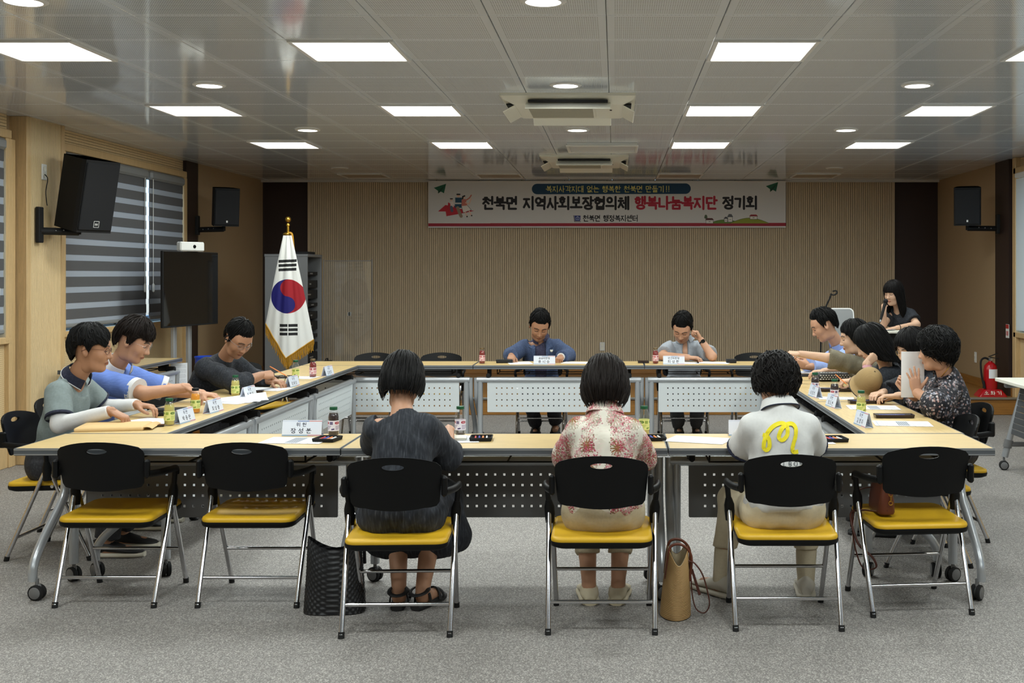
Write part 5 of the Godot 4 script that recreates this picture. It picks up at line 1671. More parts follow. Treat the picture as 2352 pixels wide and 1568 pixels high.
func make_back_things() -> void:
	# equipment rack, its open front to the right
	var t := thing("equipment_rack", "tall grey equipment rack with open glass door behind the flag", "cabinet", Vector3(-3.7, STAGE, -13.42))
	var h := 1.55
	var m := MB.new()
	for s in [-1.0, 1.0]: m.box(Vector3(0, h * 0.5, s * 0.31), Vector3(0.48, h, 0.02), 0.003)
	m.box(Vector3(-0.23, h * 0.5, 0), Vector3(0.02, h, 0.6), 0.002)
	m.box(Vector3(0, h + 0.004, 0), Vector3(0.49, 0.03, 0.65), 0.004)
	m.box(Vector3(0, 0.04, 0), Vector3(0.46, 0.08, 0.598), 0.004)
	part(m, "body", M.grey_steel, t)
	for k in 11:
		part(bx(Vector3(0.02, 0.15 + k * 0.12, 0), Vector3(0.36, [0.085, 0.04, 0.1][k % 3], 0.56), 0.003), "equipment_unit", M.matte_black, t)
		part(bx(Vector3(0.205, 0.15 + k * 0.12, 0.12 - 0.05 * (k % 4)), Vector3(0.01, 0.016, 0.06 + 0.04 * (k % 3)), 0.002), "unit_face", M.steel, t)
	m = MB.new()
	for q in [[-0.0, 0.03], [0.57, 0.03]]: m.box(Vector3(0.245 + q[0] + 0.015, h * 0.5, -0.33), Vector3(0.008, h - 0.06, 0.014), 0.002)
	for y in [0.05, h - 0.05]: m.box(Vector3(0.545, y, -0.33), Vector3(0.54, 0.008, 0.014), 0.002)
	var door := part(m, "glass_door", M.grey_steel, t)
	part(bx(Vector3(0.545, h * 0.5, -0.33), Vector3(0.54, h - 0.12, 0.005)), "pane", M.clear_pane, door)
	part(bx(Vector3(0.1, h + 0.034, 0.1), Vector3(0.26, 0.028, 0.3), 0.004), "antenna_box", M.matte_black, t)
	var c := thing("equipment_case", "small black case standing on the stage right of the rack", "case", Vector3(-3.28, STAGE, -13.25))
	m = MB.new()
	m.loft([round_loop(0.09, 0.2, 0.02, 0.0), round_loop(0.1, 0.21, 0.025, 0.02), round_loop(0.1, 0.21, 0.025, 0.33), round_loop(0.08, 0.19, 0.02, 0.36)])
	part(m, "shell", M.matte_black, c)
	m = MB.new()
	m.tube(PackedVector3Array([Vector3(0, 0.36, -0.05), Vector3(0, 0.385, -0.04), Vector3(0, 0.385, 0.04), Vector3(0, 0.36, 0.05)]), 0.007, 6)
	part(m, "handle", M.matte_black, c)
	# television on a stand
	t = thing("television", "black wide television on a stand before the left window", "television", Vector3(-4.3, 0, -11.8), deg_to_rad(79.8))
	part(bx(Vector3(0, 1.38, 0), Vector3(1.04, 0.75, 0.03), 0.005), "bezel", M.matte_black, t)
	part(bx(Vector3(0, 1.385, 0.0155), Vector3(1.02, 0.725, 0.003)), "screen", M.screen_black, t)
	part(bx(Vector3(0, 1.36, -0.04), Vector3(0.6, 0.5, 0.05), 0.012), "back_cover", M.matte_black, t)
	for s in [-1.0, 1.0]:
		m = MB.new()
		m.box(Vector3(s * 0.14, 0.72, -0.1), Vector3(0.055, 1.3, 0.04), 0.006)
		part(m, "post", M.silver_paint, t)
		m = MB.new()
		m.box(Vector3(s * 0.3, 0.075, -0.1), Vector3(0.05, 0.04, 0.58), 0.008)
		part(m, "foot", M.silver_paint, t)
		for e in [-1.0, 1.0]:
			var cm := MB.new()
			var hm := MB.new()
			caster(cm, hm, Vector3(s * 0.3, 0, -0.1 + e * 0.25), 0.4)
			var cs := part(cm, "caster", M.matte_black, t)
			part(hm, "hub", M.caster_grey, cs)
	m = MB.new()
	m.box(Vector3(0, 0.1, -0.1), Vector3(0.62, 0.04, 0.05), 0.008)
	m.box(Vector3(0, 1.3, -0.085), Vector3(0.4, 0.06, 0.03), 0.004)
	part(m, "cross_bar", M.silver_paint, t)
	t = thing("video_bar", "white camera bar sitting on top of the television", "camera", Vector3(-4.28, 1.755, -11.75), deg_to_rad(60))
	part(bx(Vector3(0, 0.05, 0), Vector3(0.3, 0.095, 0.07), 0.012), "housing", M.white_plastic, t)
	m = MB.new()
	m.lathe([Vector2(0.0, 0.006), Vector2(0.015, 0.005), Vector2(0.019, 0.0)], 16, Transform3D(Basis(Vector3.RIGHT, PI / 2), Vector3(0.02, 0.05, 0.036)))
	part(m, "lens", M.screen_black, t)
	# wood-topped table along the left wall
	var tb := make_table("wood-topped folding table along the left wall under the window", 1.448, "table_laminate", "")
	tb.position = Vector3(-4.38, 0, -10.4); tb.rotation.y = -PI / 2
	m = MB.new()
	m.sheet(4, 6, func(u: float, v: float) -> Vector3: return Vector3((u - 0.5) * 0.15, 0.21 * (1.0 - v), 0.006 * sin(u * 3.0 + v * 2.0)), 0.0012)
	single(m, "taped_sheet", M.paper_print_0, "white printed sheet hanging from the end of the wall table", "paper", Vector3(-4.17, 0.47, -11.145), 0.4)
	m = MB.new()
	t = thing("waste_bin", "bright blue plastic bin behind the man in black", "bin", Vector3(-4.02, 0, -11.5))
	m.lathe([Vector2(0.0, 0.005), Vector2(0.1, 0.0), Vector2(0.115, 0.4), Vector2(0.12, 0.7), Vector2(0.126, 0.705), Vector2(0.126, 0.72), Vector2(0.116, 0.72), Vector2(0.1, 0.1), Vector2(0, 0.1)], 22)
	part(m, "tub", M.blue_plastic, t)
	# lectern with gooseneck holder
	t = thing("lectern", "slim silver lectern with rounded top behind the man in light blue", "lectern", Vector3(2.39, 0, -12.35))
	m = MB.new()
	m.loft([round_loop(0.27, 0.36, 0.05, 0.0), round_loop(0.28, 0.37, 0.055, 0.012), round_loop(0.27, 0.36, 0.05, 0.024)])
	part(m, "panel_rim", M.white_plastic, t, Transform3D(Basis(Vector3.RIGHT, 1.25), Vector3(0, 0.99, 0)))
	m = MB.new()
	m.loft([round_loop(0.245, 0.335, 0.04, 0.022), round_loop(0.245, 0.335, 0.04, 0.03)])
	part(m, "panel", M.grey_case, t, Transform3D(Basis(Vector3.RIGHT, 1.25), Vector3(0, 0.99, 0)))
	part(bx(Vector3(0, 0.48, -0.03), Vector3(0.12, 0.93, 0.06), 0.01), "column", M.silver_paint, t)
	part(bx(Vector3(0, 0.02, 0), Vector3(0.42, 0.04, 0.36), 0.01), "base", M.silver_paint, t)
	t = thing("microphone_stand", "thin black gooseneck microphone stand beside the lectern", "stand", Vector3(2.2, 0, -12.5))
	m = MB.new()
	m.tube(smooth_path([Vector3(0, 0.02, 0), Vector3(0, 0.9, 0), Vector3(0.04, 1.14, 0.0), Vector3(0.09, 1.26, 0.0), Vector3(0.11, 1.32, 0.01)], 4), 0.009, 8)
	part(m, "neck", M.matte_black, t)
	m = MB.new()
	m.tube(smooth_path([Vector3(0.1, 1.315, 0), Vector3(0.135, 1.305, 0.02), Vector3(0.165, 1.325, 0.025), Vector3(0.16, 1.35, 0.02), Vector3(0.125, 1.345, 0.0)], 4), 0.008, 8)
	part(m, "clip", M.matte_black, t)
	m = MB.new()
	m.lathe([Vector2(0, 0), Vector2(0.1, 0), Vector2(0.1, 0.012), Vector2(0.02, 0.03), Vector2(0, 0.03)], 20)
	part(m, "base", M.matte_black, t)
	# little desk of the standing speaker
	t = thing("speaker_desk", "small white-topped desk under the speaker's hand", "desk", Vector3(2.72, 0, -11.55))
	m = MB.new()
	m.loft([round_loop(0.36, 0.32, 0.04, 0.95), round_loop(0.37, 0.33, 0.04, 0.955), round_loop(0.37, 0.33, 0.04, 0.972), round_loop(0.36, 0.32, 0.04, 0.976)])
	part(m, "top", M.ivory_plastic, t)
	m = MB.new()
	m.box(Vector3(0, 0.48, 0), Vector3(0.09, 0.94, 0.09), 0.01)
	part(m, "column", M.matte_black, t)
	m = MB.new()
	m.lathe([Vector2(0, 0), Vector2(0.2, 0), Vector2(0.2, 0.014), Vector2(0.06, 0.04), Vector2(0, 0.04)], 24)
	part(m, "base", M.matte_black, t)
	m = MB.new()
	m.sheet(3, 3, func(u: float, v: float) -> Vector3: return Vector3((u - 0.5) * 0.15, 0.004 + 0.01 * u * v, (v - 0.5) * 0.21), 0.001)
	single(m, "speech_notes", M.paper, "white paper lying on the small speaker's desk", "paper", Vector3(2.66, 0.976, -11.5))
	# cream table at the right edge
	t = thing("flip_top_table", "cream-topped rolling table cut off by the right edge", "table", Vector3(3.24, 0, -8.4))
	part(bx(Vector3(0, 0.7, 0), Vector3(0.5, 0.028, 1.6), 0.004), "table_top", M.ivory_plastic, t)
	for z in [-0.72, 0.72]:
		for s in [-1.0, 1.0]:
			m = MB.new()
			m.tube(PackedVector3Array([Vector3(s * 0.05, 0.66, z), Vector3(s * 0.2, 0.1, z)]), PackedFloat32Array([0.022, 0.026]), 10)
			part(m, "leg", M.silver_paint, t)
			m = MB.new()
			m.tube(PackedVector3Array([Vector3(s * 0.165, 0.235, z), Vector3(s * 0.18, 0.175, z)]), 0.034, 12)
			part(m, "leg_collar", M.caster_grey, t)
			var cm := MB.new()
			var hm := MB.new()
			caster(cm, hm, Vector3(s * 0.205, 0, z), 1.4)
			var cs := part(cm, "caster", M.matte_black, t)
			part(hm, "hub", M.caster_grey, cs)
		part(bx(Vector3(0, 0.665, z), Vector3(0.4, 0.045, 0.05), 0.008), "top_bracket", M.silver_paint, t)
		part(bx(Vector3(0, 0.2, z), Vector3(0.34, 0.035, 0.04), 0.008), "foot_bar", M.caster_grey, t)
	for k in 8:
		var f := k / 8.0
		part(bx(Vector3(-0.085 - 0.075 * f, 0.62 - 0.045 * k, 0), Vector3(0.012, 0.042, 1.38), 0.003, Basis(Vector3.BACK, -0.21)), "panel_slat", M.edge_band, t)
	var rod := MB.new()
	rod.rod(Vector3(0, 0.62, -0.72), Vector3(0, 0.62, 0.72), 0.018, 10)
	part(rod, "cross_tube", M.silver_paint, t)

# ------------------------------------------------------------------ things on the tables
var kit := {}
func bottle(kind: String, label: String, at: Vector3, yaw := 0.0) -> void:
	var spec: Array = {"red": ["juice_red", 0, "cap_gold", 0.118], "purple": ["juice_purple", 1, "cap_green", 0.112], "pale": ["juice_pale", 2, "cap_green", 0.108], "orange": ["juice_orange", 2, "cap_black", 0.112], "empty": ["juice_purple", 1, "cap_green", 0.006], "half": ["juice_pale", 2, "cap_green", 0.05]}[kind]
	if not kit.has(kind):
		var t0 := Node3D.new()
		var r := 0.0265
		var m := MB.new()
		m.lathe([Vector2(0, 0.002), Vector2(r - 0.004, 0.0), Vector2(r, 0.005), Vector2(r, 0.095), Vector2(r - 0.002, 0.105), Vector2(0.018, 0.12), Vector2(0.0165, 0.126), Vector2(0.0165, 0.136)], 22)
		part(m, "glass", M.bottle_glass, t0)
		var hh: float = spec[3]
		var ri := r - 0.0018
		m = MB.new()
		if hh < 0.1: m.lathe([Vector2(0, 0.004), Vector2(ri - 0.003, 0.004), Vector2(ri, 0.007), Vector2(ri, hh), Vector2(0, hh)], 20)
		else: m.lathe([Vector2(0, 0.004), Vector2(ri - 0.003, 0.004), Vector2(ri, 0.007), Vector2(ri, 0.095), Vector2(ri - 0.002, 0.1045), Vector2(ri - 0.0085 * (hh - 0.1045) / 0.015, hh), Vector2(0, hh)], 20)
		part(m, "juice", M[spec[0]], t0)
		m = MB.new()
		m.lathe([Vector2(r + 0.0004, 0.026), Vector2(r + 0.0008, 0.026), Vector2(r + 0.0008, 0.077), Vector2(r + 0.0004, 0.077)], 22)
		for k in m.v.size(): m.u[k].y = 1.0 - (m.v[k].y - 0.026) / 0.051
		part(m, "label", M["bottle_label_%d" % spec[1]], t0)
		m = MB.new()
		m.lathe([Vector2(0.018, 0.128), Vector2(0.0195, 0.129), Vector2(0.0195, 0.1405), Vector2(0.0185, 0.143), Vector2(0, 0.1432)], 22)
		part(m, "cap", M[spec[2]], t0)
		kit[kind] = t0
	var t: Node3D = kit[kind].duplicate()
	t.name = numbered("juice_bottle")
	add_child(t)
	t.position = at; t.rotation.y = yaw
	tag(t, label, "bottle", "juice bottles on the tables")

func name_card(idx: int, label: String, at: Vector3, yaw: float, w := 0.19, h := 0.075) -> void:
	var t := thing("name_card", label, "name card", at, yaw, "folded name cards on the tables")
	var u0 := (idx % 3) * 340.0 / 1024.0
	var v0 := (idx / 3) * 160.0 / 640.0
	for s in [1.0, -1.0]:
		var m := MB.new()
		var b := Basis(Vector3.UP, 0.0 if s > 0 else PI)
		m.sheet(1, 1, func(u: float, v: float) -> Vector3: return b * Vector3((u - 0.5) * w, h * (1.0 - v), 0.003 + 0.019 * v), 0.0016)
		for k in m.v.size():
			var q := b.inverse() * m.v[k]
			m.u[k] = Vector2(u0 + (q.x / w + 0.5) * 340.0 / 1024.0, v0 + (1.0 - q.y / h) * 156.0 / 640.0)
		part(m, "front_face" if s > 0 else "rear_face", M.name_card, t)
	part(bx(Vector3(0, 0.0012, 0), Vector3(w, 0.0016, 0.04)), "bottom_flap", M.paper, t)

func sheet_of_paper(kind: int, label: String, at: Vector3, yaw: float, w := 0.21, l := 0.297, curl := 0.0) -> void:
	var m := MB.new()
	m.sheet(8, 8, func(u: float, v: float) -> Vector3: return Vector3((u - 0.5) * w, 0.0012 + curl * pow(maxf(u - 0.3, 0.0), 2.0) * v, (v - 0.5) * l), 0.0011)
	single(m, "paper_sheet", M["paper_print_%d" % kind] if kind >= 0 else M.paper, label, "paper", at, yaw, "papers on the tables")

func pen_tray(label: String, at: Vector3, yaw: float, long := false) -> void:
	var key := "tray_long" if long else "tray"
	if not kit.has(key):
		var t0 := Node3D.new()
		var w := 0.21 if long else 0.1
		var d := 0.07 if long else 0.12
		var m := MB.new()
		m.box(Vector3(0, 0.002, 0), Vector3(w, 0.004, d), 0.001)
		for s in [-1.0, 1.0]:
			m.box(Vector3(s * w * 0.5, 0.009, 0), Vector3(0.005, 0.018, d), 0.0015, Basis(Vector3.BACK, -0.25 * s))
			m.box(Vector3(0, 0.009, s * d * 0.5), Vector3(w, 0.018, 0.005), 0.0015, Basis(Vector3.RIGHT, 0.25 * s))
		part(m, "tray", M.lacquer if long else M.matte_black, t0)
		var pens := ["pen_blue", "pen_orange"] if long else ["pen_red", "pen_blue", "pen_orange", "white_plastic"]
		for k in pens.size():
			m = MB.new()
			if long: m.tube(PackedVector3Array([Vector3(-0.08, 0.01, -0.012 + k * 0.02), Vector3(0.06, 0.01, -0.01 + k * 0.02), Vector3(0.075, 0.0095, -0.01 + k * 0.02)]), PackedFloat32Array([0.0042, 0.0042, 0.001]), 6)
			else: m.tube(PackedVector3Array([Vector3(-0.03 + k * 0.018, 0.01, -0.045), Vector3(-0.026 + k * 0.018, 0.01, 0.035), Vector3(-0.025 + k * 0.018, 0.0095, 0.046)]), PackedFloat32Array([0.0045, 0.0045, 0.001]), 6)
			part(m, "pen", M[pens[k]], t0)
		kit[key] = t0
	var t: Node3D = kit[key].duplicate()
	t.name = numbered("pen_tray")
	add_child(t)
	t.position = at; t.rotation.y = yaw
	tag(t, label, "tray", "pen trays on the tables")

func box_thing(called: String, label: String, category: String, at: Vector3, size: Vector3, m: String, yaw := 0.0, seam := true) -> void:
	var t := thing(called, label, category, at, yaw)
	part(bx(Vector3(0, size.y * 0.5, 0), size, minf(size.y, size.x) * 0.16), "body", M[m], t)
	if seam: part(bx(Vector3(0, size.y * 0.52, 0), Vector3(size.x + 0.001, 0.0015, size.z + 0.001)), "seam", M.edge_band, t)

func make_table_things() -> void:
	var T := TABLE_Y + 0.0005
	# front row
	bottle("purple", "dark purple juice bottle with green cap beside the front name card", Vector3(-1.395, T, -5.77), 0.4)
	bottle("empty", "emptied juice bottle with green cap right of the woman in dark dress", Vector3(-0.772, T, -5.8), 0.2)
	bottle("half", "half-full pale juice bottle beside the woman in the flowered blouse", Vector3(0.142, T, -5.81), 1.0)
	name_card(0, "front name card facing the camera beside the purple bottle", Vector3(-1.55, T, -5.78), 0.0, 0.195)
	name_card(9, "name card seen from behind beside the woman in white polo", Vector3(0.655, T, -5.79), PI, 0.19)
	sheet_of_paper(1, "printed sheet in front of the front name card", Vector3(-1.535, T, -5.6), 1.5)
	sheet_of_paper(0, "printed sheets to the right of the woman in dark dress", Vector3(-0.75, T, -5.64), 0.2, 0.16, 0.24)
	sheet_of_paper(-1, "blank white sheet left of the woman in white polo", Vector3(0.4, T, -5.62), 1.2)
	sheet_of_paper(0, "sheet half hidden behind the woman in white polo", Vector3(0.93, T, -5.6), 0.1, 0.19, 0.25)
	pen_tray("black pen tray beside the purple bottle", Vector3(-1.383, T, -5.6), -0.15)
	pen_tray("black pen tray between the dark dress and the flowered blouse", Vector3(-0.648, T, -5.63), 0.05)
	pen_tray("black pen tray right of the flowered blouse", Vector3(0.185, T, -5.64), 0.1)
	pen_tray("black pen tray right of the woman in white polo", Vector3(1.05, T, -5.6), 0.1)
	box_thing("wallet_case", "flat beige notebook under the emptied bottle", "notebook", Vector3(-0.755, T + 0.003, -5.64), Vector3(0.07, 0.012, 0.1), "ivory_plastic", 0.1)
	# left column
	var m := MB.new()
	m.loft([round_loop(0.33, 0.24, 0.008, 0.0, 2), round_loop(0.334, 0.244, 0.008, 0.005, 2), round_loop(0.332, 0.242, 0.008, 0.016, 2), round_loop(0.31, 0.2, 0.008, 0.022, 2), round_loop(0.2, 0.1, 0.02, 0.026, 2)])
	var env := thing("padded_envelope", "bulging tan paper envelope lying near the front left corner", "envelope", Vector3(-2.6, T, -6.05), 0.18)
	part(m, "envelope_body", M.manila, env)
	m = MB.new()
	m.sheet(4, 4, func(u: float, v: float) -> Vector3: return Vector3(0.16 + 0.05 * u, 0.012 + 0.012 * sin(u * 2.5) - 0.012 * u, (v - 0.5) * 0.23), 0.001)
	part(m, "flap", M.manila, env)
	m = MB.new()
	m.sheet(3, 3, func(u: float, v: float) -> Vector3: return Vector3(0.13 + 0.06 * u, 0.008 + 0.004 * v, (v - 0.5) * 0.19), 0.001)
	part(m, "contents", M.paper, env)
	bottle("pale", "pale juice bottle next to the man in grey polo", Vector3(-2.36, T, -6.17), 0.5)
	bottle("orange", "orange juice bottle between the first two left name cards", Vector3(-2.42, T, -6.72), 0.5)
	bottle("pale", "pale juice bottle in the middle of the left column", Vector3(-2.47, T, -7.58), 1.1)
	bottle("half", "half-full juice bottle near the folded eyeglasses", Vector3(-2.44, T, -8.9), 0.3)
	bottle("red", "red juice bottle at the far end of the left column", Vector3(-2.345, T, -9.04), 0.3)
	name_card(3, "name card nearest the camera on the left column", Vector3(-2.33, T, -6.3), 1.5, 0.19, 0.075)
	name_card(4, "name card beside the orange bottle on the left column", Vector3(-2.33, T, -6.76), 1.5, 0.19, 0.075)
	name_card(5, "name card beside the pale bottle halfway down the left column", Vector3(-2.37, T, -7.53), 1.5, 0.19, 0.075)
	name_card(6, "name card next to the folded eyeglasses", Vector3(-2.3, T, -8.3), 1.5, 0.19, 0.075)
	name_card(7, "farthest name card on the left column, beside the red bottle", Vector3(-2.27, T, -9.2), 1.5, 0.19, 0.075)
	sheet_of_paper(0, "printed sheet under the hand of the man in grey polo", Vector3(-2.5, T, -6.33), 1.2, 0.21, 0.297)
	for k in 4:
		sheet_of_paper(-1, ["lowest", "second", "third", "topmost"][k] + " of the fanned white sheets before the man in blue polo", Vector3(-2.42 + 0.02 * k, T + 0.002 * k, -7.3 - 0.03 * k), 1.2 + 0.25 * k, 0.21, 0.297, 0.02 * k)
	sheet_of_paper(1, "printed sheet under the arm of the man in black", Vector3(-2.42, T, -8.1), 1.3)
	sheet_of_paper(0, "printed sheet by the farthest left name card", Vector3(-2.46, T, -9.0), 1.4)
	pen_tray("dark red pen tray below the printed sheet of the man in black", Vector3(-2.46, T + 0.003, -7.78), 0.15, true)
	pen_tray("dark red pen tray under the pencil at the far left", Vector3(-2.55, T + 0.002, -8.95), 0.1, true)
	box_thing("spectacle_case", "black spectacle case between the hands of the two left men", "case", Vector3(-2.52, T, -6.62), Vector3(0.17, 0.04, 0.08), "matte_black", 0.3)
	box_thing("mobile_phone", "dark mobile phone at the corner of the tan envelope", "phone", Vector3(-2.42, T, -6.12), Vector3(0.1, 0.009, 0.06), "screen_black", 0.3, false)
	var g := thing("eyeglasses", "folded round eyeglasses lying on the left column", "eyeglasses", Vector3(-2.5, T, -8.62), 0.35)
	for s in [-1.0, 1.0]:
		m = MB.new()
		m.tube(PackedVector3Array(range(21).map(func(k: int) -> Vector3: return Vector3(s * 0.034 + 0.026 * cos(TAU * k / 20.0), 0.027 + 0.024 * sin(TAU * k / 20.0), 0))), 0.0018, 6, false)
		part(m, "rim", M.matte_black, g)
		m = MB.new()
		m.tube(PackedVector3Array([Vector3(s * 0.062, 0.034, 0), Vector3(s * 0.066, 0.03, -0.06), Vector3(s * 0.06, 0.004, -0.13)]), 0.0016, 6)
		part(m, "temple", M.matte_black, g)
		m = MB.new()
		m.lathe([Vector2(0, 0), Vector2(0.025, 0.0)], 18, Transform3D(Basis(Vector3.RIGHT, PI / 2), Vector3(s * 0.034, 0.027, 0)))
		part(m, "lens", M.lens, g)
	m = MB.new()
	m.rod(Vector3(-0.009, 0.033, 0), Vector3(0.009, 0.033, 0), 0.0016, 6)
	part(m, "bridge", M.matte_black, g)
	# far row
	bottle("red", "red juice bottle left of the man in the blazer", Vector3(-1.19, T, -10.4), 0.3)
	bottle("red", "red juice bottle left of the man in the grey shirt", Vector3(0.356, T, -10.4), 0.3)
	name_card(1, "name card in front of the man in the blue blazer", Vector3(-0.63, T, -10.33), 0.0, 0.19)
	name_card(2, "name card in front of the man in the grey shirt", Vector3(0.515, T, -10.33), 0.0, 0.19)
	sheet_of_paper(0, "sheet by the right hand of the man in the blazer", Vector3(-0.86, T, -10.47), 0.2)
	sheet_of_paper(-1, "blank sheet right of the man in the blazer", Vector3(-0.33, T, -10.5), 1.4)
	sheet_of_paper(0, "sheet under the name card of the man in grey shirt", Vector3(0.6, T, -10.47), 1.5)
	sheet_of_paper(-1, "blank sheet right of the man in the grey shirt", Vector3(0.88, T, -10.5), 1.3)
	box_thing("spectacle_case", "black spectacle case left of the man in the blazer", "case", Vector3(-1.0, T, -10.5), Vector3(0.15, 0.03, 0.06), "matte_black", 0.1)
	box_thing("wallet", "dark wallet beside the right red bottle", "wallet", Vector3(0.25, T, -10.5), Vector3(0.1, 0.02, 0.08), "lacquer", 0.0)
	box_thing("spectacle_case", "black spectacle case at the right end of the far row", "case", Vector3(1.04, T, -10.5), Vector3(0.09, 0.035, 0.07), "matte_black", 0.0)
	# right column
	bottle("purple", "purple juice bottle farther from the straw hat", Vector3(1.33, T, -7.78), 0.8)
	bottle("purple", "purple juice bottle nearest the straw hat", Vector3(1.37, T, -7.3), 0.8)
	bottle("pale", "pale juice bottle in front of the nearest right name card", Vector3(1.385, T, -6.58), 0.8)
	name_card(8, "farthest name card on the right column", Vector3(1.3, T, -7.6), -1.46, 0.19, 0.075)
	name_card(9, "middle name card on the right column", Vector3(1.31, T, -7.02), -1.46, 0.19, 0.075)
	name_card(10, "name card nearest the camera on the right column", Vector3(1.305, T, -6.15), -1.46, 0.19, 0.075)
	sheet_of_paper(1, "printed sheet nearest the camera on the right column", Vector3(1.53, T, -6.23), 1.45)
	sheet_of_paper(1, "printed sheet below the straw hat", Vector3(1.54, T, -6.98), 1.5)
	sheet_of_paper(-1, "white sheet behind the purple bottles", Vector3(1.5, T, -8.1), 1.3)
	sheet_of_paper(0, "sheet peeping out left of the straw hat", Vector3(1.42, T, -7.5), 1.4, 0.16, 0.22)
	sheet_of_paper(0, "sheet before the man in the light blue shirt", Vector3(1.46, T, -9.5), 1.5)
	pen_tray("long black pen tray nearest the camera on the right column", Vector3(1.55, T + 0.002, -6.5), 0.0, true)
	pen_tray("long dark pen tray just under the straw hat", Vector3(1.55, T + 0.002, -7.22), 0.02, true)
	pen_tray("long dark pen tray beyond the straw hat", Vector3(1.5, T + 0.004, -7.95), 0.0, true)
	box_thing("tablet_case", "black tablet case before the man in the light blue shirt", "case", Vector3(1.5, T, -9.15), Vector3(0.2, 0.012, 0.14), "matte_black", 0.1)
	var p := thing("patterned_pouch", "dark quilted pouch with white pattern on the right column", "pouch", Vector3(1.62, T, -8.75), 0.1)
	m = MB.new()
	m.loft([round_loop(0.23, 0.13, 0.03, 0.004), round_loop(0.25, 0.15, 0.035, 0.014), round_loop(0.25, 0.15, 0.035, 0.045), round_loop(0.22, 0.12, 0.03, 0.062), round_loop(0.1, 0.05, 0.02, 0.066)])
	part(m, "pouch_body", M.woven_black, p)
	m = MB.new()
	for a in 11:
		for b in 5:
			var q := Vector3(-0.105 + a * 0.021 + (b % 2) * 0.01, 0, 0)
			if b < 3: m.box(q + Vector3(0, 0.018 + b * 0.014, 0.076), Vector3(0.013, 0.007, 0.002))
			else: m.box(q + Vector3(0, 0.064, 0.05 - (b - 3) * 0.03), Vector3(0.013, 0.003, 0.012))
	part(m, "pattern", M.paper, p).set_meta("kind", "stuff")

